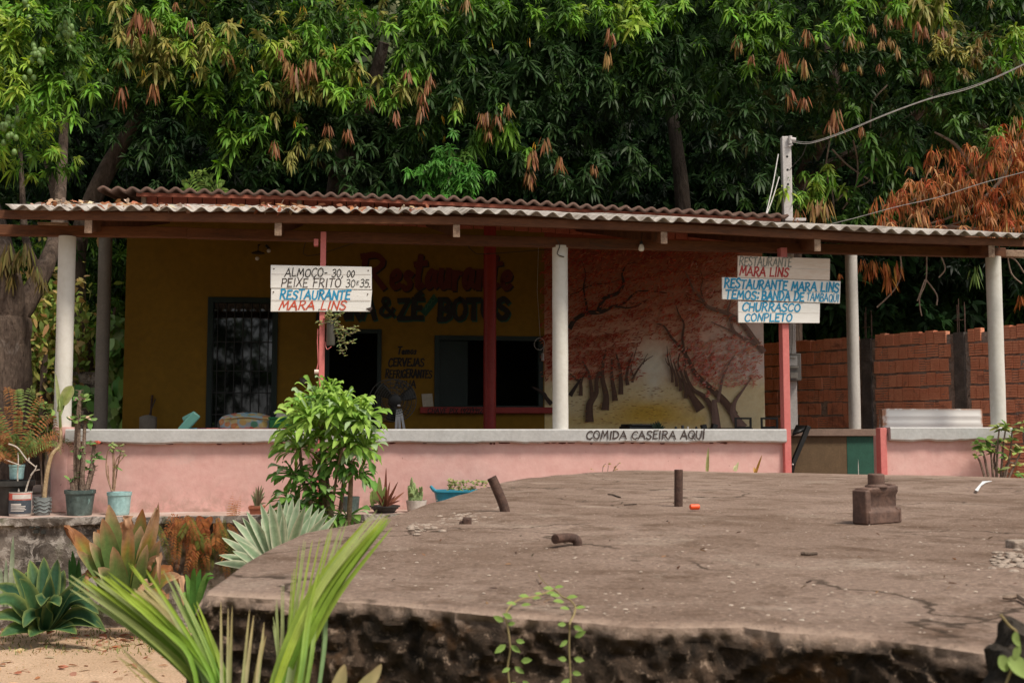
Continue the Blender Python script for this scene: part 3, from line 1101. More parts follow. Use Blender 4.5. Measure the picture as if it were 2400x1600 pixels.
lettering('REFRIGERANTES', 903, 1013, 885, 885, 18.5, WV - .004, M['ink_black'], bld, stroke=.18, slant=.12)
lettering('ÁGUA', 924, 976, 908, 908, 17, WV - .004, M['ink_black'], bld, stroke=.19, slant=.12)
# rear low wall seen through the entrance
mb = MB(B)
ubk0, ubk1, ubg = uw1 + .01, at_v(2100, 1005, 3.6)[0] + 1.2, at_v(1986, 1040, 3.6)[0]
mb.box((ubk0, 3.62, TZ), (ubg, 3.78, 1.90))
mb.build('rear_wall', flat('olive_brown_paint', (.12, .078, .042), .8), bld)
mb = MB(B)
mb.box((ubg, 3.615, TZ), (ubk1, 3.78, 1.90))
mb.build('rear_wall_green', flat('green_wall_paint', (.02, .08, .055), .7), bld)
mb = MB(B)
mb.box((ubk0, 3.56, 1.9), (ubk1, 3.84, 2.0))
mb.build('rear_wall_cap', flat('brown_cement', (.2, .14, .11), .9), bld, bevel=.008)

# ---------------------------------------------------------------- mural (painted avenue of autumn trees)
uM1 = uw1
z6 = lambda x, y: (1200 + x / 3.267, 520 + y / 3.267)
zM0, zM1 = TZ, ZT
G6 = lambda x, y: at_v(*z6(x, y), WV)


def mcol(x, y):                              # pigments of mural ground plus painted daylight, in the measured picture of the wall
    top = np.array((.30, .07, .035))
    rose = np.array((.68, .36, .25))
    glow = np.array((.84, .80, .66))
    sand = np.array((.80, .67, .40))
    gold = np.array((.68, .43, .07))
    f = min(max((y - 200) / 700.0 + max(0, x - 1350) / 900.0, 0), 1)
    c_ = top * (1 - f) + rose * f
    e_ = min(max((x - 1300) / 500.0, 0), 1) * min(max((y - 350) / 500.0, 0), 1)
    c_ = c_ * (1 - e_) + np.array((.80, .66, .60)) * e_  # lightened on the right for light from the open side
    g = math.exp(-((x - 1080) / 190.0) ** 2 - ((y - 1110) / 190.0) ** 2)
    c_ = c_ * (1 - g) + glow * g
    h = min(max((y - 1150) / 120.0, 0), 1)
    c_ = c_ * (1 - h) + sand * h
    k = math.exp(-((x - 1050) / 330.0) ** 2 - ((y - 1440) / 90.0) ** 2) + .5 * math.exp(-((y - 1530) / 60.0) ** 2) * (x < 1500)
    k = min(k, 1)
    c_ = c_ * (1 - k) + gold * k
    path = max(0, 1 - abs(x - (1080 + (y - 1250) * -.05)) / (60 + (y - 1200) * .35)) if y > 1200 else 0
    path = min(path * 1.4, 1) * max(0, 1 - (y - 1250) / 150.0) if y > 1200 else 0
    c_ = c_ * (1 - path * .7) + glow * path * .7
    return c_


mw = MB(B)
mw.box((uM, WV + .004, TZ), (uM1, WB, ZT))
mo = mw.build('mural_wall', M['board'], bld)
mu = MB(B)
NX, NY = 46, 60


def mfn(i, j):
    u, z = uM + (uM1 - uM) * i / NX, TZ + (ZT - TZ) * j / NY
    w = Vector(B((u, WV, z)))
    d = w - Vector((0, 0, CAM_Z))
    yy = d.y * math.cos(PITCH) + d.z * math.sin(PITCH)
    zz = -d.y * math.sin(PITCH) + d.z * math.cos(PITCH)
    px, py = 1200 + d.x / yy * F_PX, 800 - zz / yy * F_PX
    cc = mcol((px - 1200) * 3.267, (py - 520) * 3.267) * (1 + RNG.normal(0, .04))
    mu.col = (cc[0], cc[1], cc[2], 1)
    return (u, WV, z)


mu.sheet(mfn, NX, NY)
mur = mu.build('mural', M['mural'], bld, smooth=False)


def brush(fb, pts, ws, col, v, n=5):         # one tapering painted limb
    P = spline([Vector((p[0], p[1], 0)) for p in pts], n)
    m_ = len(P)
    vv, cc, qq = [], [], []
    for k, p in enumerate(P):
        t = (P[min(k + 1, m_ - 1)] - P[max(k - 1, 0)]).normalized()
        f = k / (m_ - 1) * (len(ws) - 1)
        i0 = min(int(f), len(ws) - 2)
        w = ws[i0] + (ws[i0 + 1] - ws[i0]) * (f - i0)
        for sg in (-1, -.3, .3, 1):
            u_, z_ = G6(p.x - t.y * w / 2 * sg, p.y + t.x * w / 2 * sg)
            vv.append(B((u_, v, z_)))
            kk = 1.25 if sg == .3 else .95
            cc.append(tuple(x * kk for x in col))
    for k in range(m_ - 1):
        for j in range(3):
            a = k * 4 + j
            qq.append((a, a + 1, a + 5, a + 4))
    fb.add(vv, qq, cc)


DK, BR, LB = (.05, .035, .03), (.12, .07, .05), (.22, .14, .115)
limbs = [
    ([(435, 820), (480, 750), (570, 700), (680, 690), (780, 650), (880, 660), (960, 640), (1040, 590)], (46, 34, 40, 30, 12, 8, 4), DK),
    ([(660, 680), (700, 590), (800, 550), (850, 480), (840, 400), (880, 330), (960, 310)], (40, 34, 30, 22, 16, 8, 4), DK),
    ([(780, 645), (860, 620), (930, 550), (1000, 530), (1090, 535), (1180, 545)], (14, 18, 14, 10, 8, 6), DK),
    ([(575, 690), (560, 600), (545, 500), (560, 400), (530, 300)], (22, 18, 12, 8, 4), DK),
    ([(545, 510), (640, 480), (740, 470), (820, 440)], (9, 7, 6, 3), DK),
    ([(440, 560), (520, 530), (560, 480)], (5, 6, 4), DK),
    ([(1925, 1000), (1850, 900), (1760, 780), (1650, 705), (1500, 655), (1450, 590), (1390, 530), (1350, 440), (1320, 380)], (52, 44, 40, 34, 28, 24, 16, 10, 5), LB),
    ([(1860, 940), (1750, 880), (1690, 830), (1665, 740), (1650, 680), (1670, 600), (1660, 540)], (26, 24, 24, 22, 18, 12, 5), LB),
    ([(1720, 870), (1640, 820), (1570, 790), (1520, 765)], (14, 12, 8, 4), LB),
    ([(1480, 640), (1430, 610), (1360, 590), (1320, 560)], (12, 10, 6, 3), BR),
    ([(1460, 590), (1440, 520), (1455, 440), (1430, 360)], (10, 8, 6, 3), BR),
    ([(1700, 1480), (1610, 1360), (1500, 1260), (1400, 1160), (1350, 1060), (1290, 970), (1220, 890), (1160, 800), (1100, 780)], (70, 60, 46, 36, 30, 26, 20, 14, 5), BR),
    ([(1310, 990), (1300, 880), (1310, 780), (1270, 700), (1250, 640)], (24, 20, 16, 10, 4), BR),
    ([(1560, 1560), (1530, 1440), (1470, 1340), (1380, 1280), (1330, 1180), (1320, 1080), (1340, 960)], (60, 48, 40, 32, 24, 16, 6), BR),
    ([(1760, 1580), (1690, 1470), (1700, 1380), (1760, 1290), (1830, 1190)], (100, 60, 30, 16, 4), LB),
    ([(1570, 1380), (1600, 1230), (1620, 1160), (1670, 1060), (1700, 1020)], (30, 20, 18, 10, 4), LB),
    ([(1560, 1580), (1550, 1450), (1540, 1360)], (80, 56, 34), LB),
    ([(1440, 1440), (1370, 1330), (1330, 1250), (1270, 1190)], (90, 50, 34, 12), BR),
    ([(590, 1530), (590, 1400), (640, 1310), (645, 1200), (700, 1100)], (76, 60, 42, 32, 10), BR),
    ([(610, 1350), (600, 1250), (580, 1150), (530, 1060)], (40, 28, 20, 8), BR),
    ([(708, 1440), (715, 1330), (690, 1210), (690, 1100), (715, 980)], (70, 50, 40, 24, 8), BR),
    ([(785, 1370), (775, 1290), (760, 1190), (760, 1050)], (52, 40, 28, 8), BR),
    ([(828, 1320), (828, 1220), (820, 1120), (790, 1000)], (44, 36, 24, 8), BR),
    ([(880, 1250), (872, 1180), (890, 1100), (920, 1000)], (34, 26, 18, 6), BR),
    ([(915, 1228), (930, 1180), (980, 1100), (1020, 1060), (1075, 1025)], (22, 18, 12, 8, 3), BR),
    ([(930, 1190), (905, 1120), (925, 1050), (950, 960)], (12, 9, 7, 3), BR),
    ([(1000, 1090), (1010, 1050), (1035, 1010)], (8, 6, 3), BR),
    ([(520, 1330), (520, 1240), (470, 1190), (440, 1160)], (36, 26, 14, 6), BR),
    ([(525, 1240), (545, 1180), (590, 1150)], (16, 12, 4), BR),
    ([(440, 1330), (490, 1250), (525, 1200)], (40, 24, 10), DK),
    ([(300, 1395), (260, 1350), (235, 1310), (150, 1260)], (40, 34, 30, 10), DK),
    ([(1222, 1228), (1215, 1140), (1190, 1060), (1180, 950)], (22, 16, 10, 3), BR),
    ([(1255, 1260), (1245, 1180), (1215, 1090), (1200, 1000)], (26, 18, 10, 3), BR),
    ([(1285, 1295), (1280, 1210), (1250, 1130), (1230, 1060)], (30, 22, 14, 5), BR),
    ([(1325, 1350), (1320, 1260), (1290, 1160), (1265, 1080), (1280, 1000)], (36, 28, 20, 12, 4), BR),
    ([(1215, 1120), (1180, 1080), (1165, 1040)], (8, 6, 3), BR),
]
fb = FB()
for k, (p, w, c) in enumerate(limbs):
    brush(fb, p, [q * .86 + 1.0 for q in w], c, WV - .032 - .0004 * k)
fb.build('painted_trees', M['mural'], mur)
fb = FB()
dabs = []
rr = random.Random(3)


def dab(x, y, ang, L, w, col, k):
    ca, sa = math.cos(ang), math.sin(ang)
    q_ = []
    for (a, c) in ((-L, -w * .4), (0, -w), (0, w), (-L * .9, w * .4), (L, -w * .2), (L, w * .2)):
        X, Y = x + a * ca - c * sa, y + a * sa + c * ca
        u_, z_ = G6(X, Y)
        q_.append(B((u_, WV - (.024 if k % 3 else .05) - .000012 * (k % 400), z_)))
    fb.add(q_, [(0, 1, 2, 3), (1, 4, 5, 2)], [tuple(v * rr.uniform(.85, 1.15) for v in col)] * 6)


REDS = [(.48, .06, .03), (.38, .045, .025), (.54, .12, .06), (.56, .2, .11), (.48, .15, .07), (.26, .03, .02)]
PINK = [(.66, .22, .16), (.70, .34, .27), (.60, .15, .11), (.74, .48, .40), (.62, .27, .15)]
k = 0
for n_, xr, yr, pal, keep in (
        (4600, (240, 1760), (170, 900), REDS, lambda x, y: rr.random() < (1.0 if y < 760 else .6) * (.4 if x > 1450 and y > 450 else 1)),
        (1900, (240, 980), (860, 1210), REDS, lambda x, y: rr.random() < (.9 if x < 900 else .4) * (1 if y < 1120 else .45)),
        (800, (1190, 1560), (900, 1340), PINK + REDS[:2], lambda x, y: abs((y - 880) - (x - 1190) * .9) < 170),
        (1100, (1380, 1900), (880, 1260), PINK, lambda x, y: rr.random() < .75 and (y > 930 or x > 1480) and y < 1330 - (1900 - x) * .1),
        (260, (440, 1350), (1240, 1550), [(.34, .16, .05), (.42, .2, .06), (.26, .1, .04)], lambda x, y: rr.random() < .8),
        (200, (1330, 1900), (300, 800), PINK, lambda x, y: True)):
    for _ in range(n_):
        x, y = rr.uniform(*xr), rr.uniform(*yr)
        if not keep(x, y):
            continue
        # dabs gather in sprays
        x += 30 * math.sin(y * .05 + x * .013)
        low = y > 1230 and x < 1400
        ang = rr.uniform(-.25, .25) if low else (-.45 + rr.gauss(0, .5))
        if x > uM and x < 1915:
            dab(x, y, ang, rr.uniform(9, 20) * (1.0 if not low else .9), rr.uniform(2.2, 4.6) * (.55 if low else 1), rr.choice(pal), k)
            k += 1
fb.build('painted_foliage', M['mural'], mur)

# ---------------------------------------------------------------- small fittings on the building
mb = MB(B)
u, z = at_v(713, 893, WV)
mb.box((u - .06, WV - .03, z - .045), (u + .06, WV, z + .045))
sw = mb.build('switch_box', flat('grey_plastic', (.16, .13, .11), .5), bld, bevel=.006)
mb = MB(B)
mb.box((u - .02, WV - .042, z - .02), (u + .02, WV - .031, z + .02))
mb.build('switch', flat('switch_plastic', (.3, .26, .22), .5), sw)
ps = empty('paper_notice', B(uv3(1000, 938, WV - .01)), 'small pale paper notice taped to ochre wall left of the serving window', 'notice')
mb = MB(B)
board4(mb, [(988, 923), (1013, 922), (1016, 952), (991, 953)], WV - .018, .004)
mb.build('paper', flat('faded_paper', (.42, .38, .30), .8), ps)
bu = empty('light_bulb', w_v(1503, 560, -.12), 'bare white light bulb hanging from veranda beam before the mural', 'lamp')
c = uv3(1503, 574, -.12)
mb = MB(B)
mb.lathe((c[0], c[1], c[2] - .07), [(.004, 0), (.022, .004), (.031, .02), (.031, .034), (.024, .06), (.017, .075)], 20)
mb.build('globe', M['bulb'], bu)
mb = MB(B)
mb.lathe((c[0], c[1], c[2] + .005), [(.018, 0), (.018, .03), (.012, .035)], 16)
mb.tube([(c[0], c[1], c[2] + .03), (c[0] + .01, c[1], c[2] + .13)], .004, 6)
mb.build('socket', M['black'], bu)
hl = empty('wall_lamp', w_v(612, 590, WV - .2), 'old black lamp with two small bulbs high on the ochre wall above the barred door', 'lamp')
mb = MB(B)
c = uv3(605, 594, WV - .25)
mb.lathe(c, [(.09, 0), (.088, .008), (.03, .03), (.012, .04)], 20)
mb.tube([(c[0], c[1], c[2] + .03), (c[0], c[1], c[2] + .12), (c[0], WV, c[2] + .16)], .008, 6)
mb.build('shade', M['black'], hl)
for px, py in ((603, 606), (630, 588)):
    c = uv3(px, py, WV - .22)
    mb = MB(B)
    mb.ball(c, .028, 12, 8)
    mb.build('bulb', M['bulb'], hl)
mb = MB(B)
c = uv3(623, 575, WV - .2)
mb.tube([c, uv3(632, 584, WV - .21)], .018, 8)
mb.build('lamp_holder', M['black'], hl)
# coiled cable with plug
cc_ = empty('coiled_cable', w_v(1262, 810, WV - .06), 'coil of pale cable with a socket hanging right of the serving window', 'cable')
mb = MB(B)
cu = uv3(1264, 806, WV - .06)
mb.tube([(cu[0] + .075 * math.cos(t * .5) * (1 + .08 * math.sin(t)), cu[1] - .004 * t * .2, cu[2] + .085 * math.sin(t * .5)) for t in range(26)] + [uv3(1272, 830, WV - .06)], .004, 5)
mb.tube([uv3(1262, 580, WV - .05), uv3(1259, 680, WV - .05), uv3(1266, 790, WV - .05)], .003, 5)
mb.build('cable_loop', M['wire'], cc_)
mb = MB(B)
mb.tube([uv3(1272, 828, WV - .06), uv3(1272, 845, WV - .06)], [.02, .024], 8)
mb.build('plug', M['wire'], cc_)
# slack wires strung under the veranda roof
for k, path in enumerate(([(300, 545), (480, 560), (700, 548), (720, 600), (870, 560), (1010, 556)], [(1090, 566), (1110, 590), (1140, 595), (1290, 584)], [(1303, 560), (1312, 575), (1306, 595), (1322, 602)])):
    mb = MB(B)
    vv = (WV - .4, 3.0, -.095)[k]
    mb.tube(spline([uv3(x, y, vv) for x, y in path], 5), .005, 5)
    tag(mb.build('slack_wire', M['dark_wire'], loc=w_v(*path[0], vv)), ('thin dark wire sagging across the ochre wall above the lamp', 'thin dark wire looping between red column and serving window', 'short black cable end hooked at top of the middle cream column')[k], 'wire', 'slack wires under the veranda roof')

# ---------------------------------------------------------------- sign posts and signs
sg = empty('price_sign', B((*at_v(755, 1180, -.22), 0)[:1] + (-.22, TZ)), 'hand painted white plank sign with lunch prices on a thin red post', 'sign')
mb = MB(B)
u0, u1 = at_v(757.5, 600, -.22)[0], at_v(754.5, 900, -.22)[0]
mb.bar((u1 - .006, -.22, TZ), (u0, -.22, 4.0), .056, .056, (0, 1, 0))
mb.build('post', M['rose'], sg, bevel=.004)
mb = MB(B)
c = uv3(744, 568, -.2)
mb.box((c[0] - .035, -.24, c[2] - .04), (c[0] + .01, -.16, c[2] + .03))
mb.build('post_block', M['rose'], sg, bevel=.004)
VB = -.272
mb = MB(B)
board4(mb, [(634.5, 621), (871, 625.5), (871.5, 678.5), (634, 675)], VB)
b1 = mb.build('board', M['board'], sg, bevel=.003)
mb = MB(B)
board4(mb, [(635.5, 676.5), (872, 680), (868, 730), (634, 730)], VB + .004)
b2 = mb.build('board', M['board'], sg, bevel=.003)
for (y0, y1, bo) in ((642, 643, b1), (703, 704, b2)):
    mb = MB(B)
    mb.poly([uv3(636, y0, VB - .0008), uv3(636, y0 + 1.2, VB - .0008), uv3(868, y1 + 1.2, VB - .0008), uv3(868, y1, VB - .0008)])
    mb.build('plank_joint', flat('joint_line', (.38, .33, .3), .9), bo, smooth=False)
lettering('ALMOÇO-', 667, 768, 647.5, 648.5, 19, VB - .002, M['ink_black'], b1, .11)
lettering('30,', 777, 806, 648.5, 648.5, 18, VB - .002, M['ink_black'], b1, .11)
lettering('00', 812, 832, 649, 649, 14.5, VB - .002, M['ink_black'], b1, .13)
lettering('PEIXE FRITO', 658, 801, 671.5, 673, 20, VB - .002, M['ink_brown'], b1, .11)
lettering('30', 810, 834, 673, 673, 18, VB - .002, M['ink_black'], b1, .1)
lettering('E', 835, 842, 667, 667, 8, VB - .002, M['ink_black'], b1, .15)
lettering('35', 843, 866, 673, 673, 18, VB - .002, M['ink_black'], b1, .1)
lettering('RESTAURANTE', 655, 823, 700.5, 701.5, 21, VB + .002, M['ink_blue'], b2, .17, .16)
lettering('MARA LINS', 653, 815, 725, 725, 20, VB + .002, M['ink_red'], b2, .16, .2)
mb = MB(B)
mb.tube([uv3(x, y, -.235) for x, y in ((745, 770), (744, 800), (746, 850), (742, 868))], .006, 6)
mb.build('cable', M['rose'], sg)
mb = MB(B)
mb.tube([uv3(737, 871, -.24), uv3(747, 871, -.24)], .022, 12)
mb.build('lamp_socket', M['board_tan'], sg)

for bo_, pts_ in ((b1, ((642, 630), (863, 634), (752, 629), (866, 672))), (b2, ((641, 684), (862, 689), (752, 686), (748, 725), (860, 723)))):
    for x_, y_ in pts_:
        mb = MB(B)
        mb.ball(uv3(x_, y_, VB - .002), (.007, .004, .007), 8, 5)
        mb.build('nail', M['steel'], bo_)
mb = MB(B)
mb.Fc([mb.V(uv3(x_, y_, VB - .001)) for x_, y_ in ((860, 722), (872, 719), (872.5, 724), (869, 727), (868, 730.5), (862, 726))])
mb.build('chipped_corner', M['ink_brown'], b2, smooth=False)

sg = empty('menu_sign', B((at_v(1846, 1180, -.1)[0], -.1, TZ)), 'three stacked hand painted boards on a pink post at the end of low wall', 'sign')
mb = MB(B)
u0 = at_v(1836, 610, -.13)[0]
u1 = at_v(1846, 1090, -.13)[0]
mb.bar((u1, -.1, TZ), (u0, -.1, 3.96), .075, .11, (0, 1, 0))
mb.build('post', M['rose'], sg, bevel=.005)
z7 = lambda x, y: (1700 + x / 3.267, 480 + y / 3.267)
VB = -.19
bs = []
for q_, mt, dv in (([z7(97, 390), z7(803, 412), z7(800, 577), z7(95, 555)], M['board_tan'], 0), ([(1692.8, 649.5), (1970.5, 659), (1968.5, 711), (1692.8, 701)], M['board'], -.006), ([z7(98, 737), z7(725, 752), z7(722, 905), (1730.5, 756)], M['board'], .002)):
    mb = MB(B)
    board4(mb, q_, VB + dv)
    bs.append(mb.build('board', mt, sg, bevel=.003))
    (x0, y0), (x1, y1) = [( (q_[0][0] + q_[3][0]) / 2, (q_[0][1] + q_[3][1]) / 2), ((q_[1][0] + q_[2][0]) / 2, (q_[1][1] + q_[2][1]) / 2)]
    mb = MB(B)
    vj = VB + dv - .0008
    mb.poly([uv3(x0 + 1, y0, vj), uv3(x0 + 1, y0 + 1, vj), uv3(x1 - 1, y1 + 1, vj), uv3(x1 - 1, y1, vj)])
    mb.build('plank_joint', flat('joint_line', (.5, .44, .4), .9), bs[-1], smooth=False)
lettering('RESTAURANTE', 1732, 1857, 622, 625, 20, VB - .002, M['ink_grey'], bs[0], .13, .14)
lettering('MARA LINS', 1733, 1850, 646, 649, 21, VB - .002, M['ink_darkred'], bs[0], .15, .16)
lettering('RESTAURANTE MARA LINS', 1697, 1968, 673.5, 684.5, 21, VB - .008, M['ink_blue'], bs[1], .18, .14)
lettering('TEMOS:', 1700, 1781, 699, 702, 20, VB - .008, M['ink_blue'], bs[1], .19, .14)
lettering('BANDA DE', 1785, 1886, 702, 705, 20, VB - .008, M['ink_blue'], bs[1], .19, .14)
lettering('TAMBAQUI', 1890, 1967, 704, 707, 18, VB - .008, M['ink_blue'], bs[1], .12, .14)
lettering('CHURRASCO', 1739, 1878, 728, 730, 18.5, VB + 0.0, M['ink_blue'], bs[2], .18, .16)
lettering('CONPLETO', 1745, 1858, 752, 753, 17.5, VB + 0.0, M['ink_blue'], bs[2], .18, .14)

# ---------------------------------------------------------------- trees
G_DARK, G_MID, G_GREEN = (.006, .018, .005), (.024, .058, .011), (.064, .135, .02)  # G_DARK puts deep canopy shade into the colour of back and low leaves
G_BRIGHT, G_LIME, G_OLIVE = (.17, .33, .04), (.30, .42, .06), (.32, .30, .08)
COPPER, COPPER2, DEAD, YELLOW = (.29, .12, .055), (.32, .18, .07), (.36, .12, .042), (.55, .30, .03)
SHEEN = (.033, .07, .019)


def clump(fb, c, r, n, cols, L, droop=.55, leaves=13, up=.35, wid=.18, squash=.75, th=(30, 105), scale=.58, mult=2.6):
    """a bough end: rosettes spread over and through an ellipsoid"""
    c = np.array(c, float)
    n = int(n * mult)
    L = L * scale
    d = RNG.normal(0, 1, (n, 3))
    d /= np.linalg.norm(d, axis=1, keepdims=True)
    rad_ = r * RNG.uniform(.4, 1.1, (n, 1)) ** .6
    P = c + d * rad_ * np.array([1, 1, squash])
    A = d + np.array([0, 0, up]) + RNG.normal(0, .25, (n, 3))
    tone = RNG.uniform(.8, 1.2) * (1 + .75 * PN.noise((c[0] * .38, c[1] * .2, c[2] * .38)))
    col = np.array(cols)[RNG.integers(0, len(cols), n)] * RNG.uniform(.75, 1.25, (n, 1)) * tone
    fb.rosettes(P, A, leaves, L * RNG.uniform(.7, 1.25, n), wid, droop, col, th=th, sink=.35)


def sprig(fb, px, py, d, rpx, col, droop, n=12, th=(28, 105), wid=.18):
    """a few rosettes that stand out in front of the crown"""
    for k in range(8):
        x, y = (px, py) if k == 0 else (px + RNG.normal(0, rpx * .55), py + RNG.normal(0, rpx * .45))
        p = at_d(x, y, d + RNG.normal(0, .15))
        L = size(rpx * RNG.uniform(.42, .66), d)
        cc = np.array(col) * RNG.uniform(.7, 1.15)
        for q in range(2):
            fb.rosettes([p + Vector((0, .02, L * .25 * q))], [(RNG.normal(0, .3), -.4, .75)], n, L * (1 - .15 * q), wid, droop * RNG.uniform(.7, 1.1), [cc], th=th)


def hanging(fb, px, py, hpx, d, col, n=12):
    """limp young leaves hanging straight down"""
    p = at_d(px, py, d)
    n = int(n * 1.5)
    L = size(hpx, d)
    k = np.arange(n)
    a = RNG.uniform(0, 6.28, n)
    P = np.array(p)[None] + np.stack([np.cos(a), np.sin(a), np.zeros(n)], 1) * L * .2 * RNG.uniform(.2, 1, (n, 1)) - np.array([0, 0, 1]) * L * RNG.uniform(0, .45, (n, 1))
    D = np.stack([np.cos(a) * .34, np.sin(a) * .34, -np.ones(n)], 1) + RNG.normal(0, .12, (n, 3))
    cc = np.array(col)[None] * RNG.uniform(.7, 1.2, (n, 1)) + np.array([[0, .04, 0]]) * (RNG.random((n, 1)) < .2)
    fb.leaves(P, D, np.stack([np.cos(a), np.sin(a) - .5, np.zeros(n)], 1), L * RNG.uniform(.38, .62, n), .14, cc)


def limb(mb, pts, rs, n=10):
    P = spline(pts, 4)
    m_ = len(P) - 1
    out = []
    for k in range(len(P)):
        f = k / m_ * (len(rs) - 1)
        i0 = min(int(f), len(rs) - 2)
        out.append((rs[i0] + (rs[i0 + 1] - rs[i0]) * (f - i0)) * (1 + RNG.normal(0, .03)))
    mb.tube(P, out, n)


def in_hole(px, py, holes):
    return any((px - hx) ** 2 / rx ** 2 + (py - hy) ** 2 / ry ** 2 < 1 for hx, hy, rx, ry in holes)


HOLES = [(300, 370, 120, 110), (1560, 380, 140, 120), (330, 300, 150, 60), (2230, 40, 110, 70), (1950, 470, 90, 60), (1330, 250, 60, 60), (760, 380, 80, 60)]


def crown(fb, x0, x1, y0, y1, d0, d1, step, cols, L, per, holes=HOLES, droop=.55, rk=.85, **kw):
    """clumps on a jittered lattice, nearer low down and farther back higher up, as a dome would be"""
    n = 0
    y = y0
    while y < y1:
        x = x0 + (step / 2 if int((y - y0) / step) % 2 else 0)
        while x < x1:
            px, py = x + RNG.normal(0, step * .22), y + RNG.normal(0, step * .22)
            if not in_hole(px, py, holes):
                d = RNG.uniform(d0, d1)
                clump(fb, at_d(px, py, d), size(step * rk, d) * RNG.uniform(.8, 1.2), per, cols, L, droop, **kw)
                n += 1
            x += step
        y += step * .85
    return n


def tree(name, base, label, group=None):
    return empty(name, base, label, 'tree', group)


TG = 'mango trees behind the restaurant'
# --- old forked mango tree on the left, hung with green fruit
T = tree('mango_tree', at_d(10, 1010, 14.5).to_tuple()[:2] + (GZ,), 'old forked mango tree at the left with thick trunk and hanging green fruit', TG)
mb = MB()
limb(mb, [at_d(10, 1130, 14.5), at_d(8, 950, 14.5), at_d(14, 820, 14.5), at_d(24, 740, 14.5)], [.42, .34, .29, .26], 16)
limb(mb, [at_d(24, 760, 14.5), at_d(10, 650, 14.4), at_d(-20, 520, 14.6), at_d(-60, 380, 15)], [.24, .2, .17, .12], 14)
limb(mb, [at_d(34, 740, 14.5), at_d(78, 680, 14.7), at_d(112, 610, 15), at_d(135, 520, 15.8), at_d(150, 300, 16.8), at_d(160, 100, 17.5)], [.18, .13, .11, .09, .07, .05], 12)
limb(mb, [at_d(95, 640, 15), at_d(60, 560, 15), at_d(50, 400, 15.6), at_d(40, 250, 16)], [.06, .05, .03, .02], 8)
mb.build('trunk', M['bark'], T)
fb = FB()
crown(fb, -260, 200, -420, 330, 14.5, 18, 120, [G_MID, G_GREEN, G_GREEN, G_BRIGHT], .34, 20)
crown(fb, -260, 150, 60, 420, 14, 15.5, 130, [G_GREEN, G_BRIGHT, G_LIME, G_MID], .30, 13, rk=.64)
crown(fb, -200, 110, 380, 560, 15, 17, 110, [G_DARK, G_MID], .32, 14, rk=.64)
for px, py, r_, c, dp in ((30, 180, 85, G_LIME, .7), (20, 60, 80, G_LIME, .6), (105, 210, 95, G_BRIGHT, .7), (60, 20, 80, G_BRIGHT, .7), (40, 215, 75, G_LIME, .8), (128, 260, 80, G_BRIGHT, .9), (15, 250, 80, G_BRIGHT, .8), (150, 30, 70, G_GREEN, .8), (90, 110, 70, G_GREEN, .7), (10, 130, 80, G_LIME, .7), (140, 150, 70, G_GREEN, .7)):
    sprig(fb, px, py, 13.9, r_, c, dp, 13)
for px, py, h in ((60, 570, 70), (85, 620, 60), (20, 570, 80), (8, 600, 70), (98, 650, 50), (40, 590, 60), (30, 640, 50)):
    hanging(fb, px, py, h, 14.2, (.13, .10, .03), 16)
fb.build('crown', M['leaf'], T)
for (px, py) in ((60, 20), (85, 125), (78, 145), (162, 45), (12, 300), (34, 305), (150, 75)):
    mb = MB()
    for _ in range(8):
        mb.ball(at_d(px + RNG.normal(0, 9), py + RNG.normal(0, 20), 13.7 + RNG.normal(0, .06)), (.032, .032, .043), 8, 6)
    mb.tube([at_d(px, py + 10, 13.75), at_d(px + 3, py - 60, 13.9)], .006, 4)
    mb.build('fruit_cluster', flat('green_mango', (.13, .21, .06), .5), T)

# --- second tree, dark, trunk between the left columns
T = tree('mango_tree', at_d(196, 890, 18.5).to_tuple()[:2] + (GZ,), 'dark mango tree with flaring trunk seen between cream and grey left columns', TG)
mb = MB()
limb(mb, [at_d(202, 905, 18.5), at_d(197, 840, 18.5), at_d(188, 770, 18.5), at_d(182, 700, 18.5), at_d(185, 560, 18.6), at_d(240, 420, 18.8), at_d(330, 260, 19)], [.30, .17, .12, .13, .15, .15, .08], 12)
limb(mb, [at_d(185, 600, 18.6), at_d(140, 500, 18.6), at_d(110, 380, 18.8)], [.1, .08, .05], 8)
mb.build('trunk', M['bark'], T)
fb = FB()
crown(fb, 130, 640, -420, 130, 17, 22, 125, [G_MID, G_GREEN, G_MID, G_OLIVE], .36, 20)
crown(fb, 180, 640, 90, 330, 17, 19, 120, [G_DARK, G_MID, G_MID, G_GREEN], .36, 14, rk=.64)
crown(fb, 130, 620, 300, 470, 19.5, 22, 115, [G_DARK, G_DARK, G_MID], .36, 13, holes=[], rk=.64)
crown(fb, 160, 300, 560, 760, 18.5, 19.5, 90, [G_MID, G_GREEN], .3, 9, holes=[], rk=.64)
for px, py, r_, c, dp in ((375, 30, 80, G_BRIGHT, 1.0), (440, 110, 75, G_LIME, 1.0), (395, 130, 70, G_OLIVE, 1.1), (480, 100, 75, G_OLIVE, 1.2), (340, 120, 80, G_OLIVE, 1.2), (310, 60, 80, G_OLIVE, 1.3), (420, 60, 70, G_BRIGHT, .9), (250, 170, 75, G_GREEN, .8), (350, 330, 70, SHEEN, .7), (400, 290, 65, G_DARK, .7), (300, 270, 60, SHEEN, .8), (390, 340, 80, SHEEN, 1.1), (330, 230, 60, G_MID, .7), (200, 110, 70, G_GREEN, .8), (270, 110, 65, G_GREEN, .8), (160, 200, 70, G_GREEN, .8), (150, 320, 70, SHEEN, .9)):
    sprig(fb, px, py, 16.9, r_, c, dp, 13)
for px, py, h in ((284, 200, 62), (360, 195, 58), (446, 45, 45), (322, 20, 70), (312, 45, 75), (412, 5, 30), (348, 35, 60)):
    hanging(fb, px, py, h, 16.6, COPPER, 13)
for px, py in ((250, 160), (300, 145), (335, 160), (455, 160), (570, 40)):
    hanging(fb, px, py, 30, 16.7, YELLOW, 2)
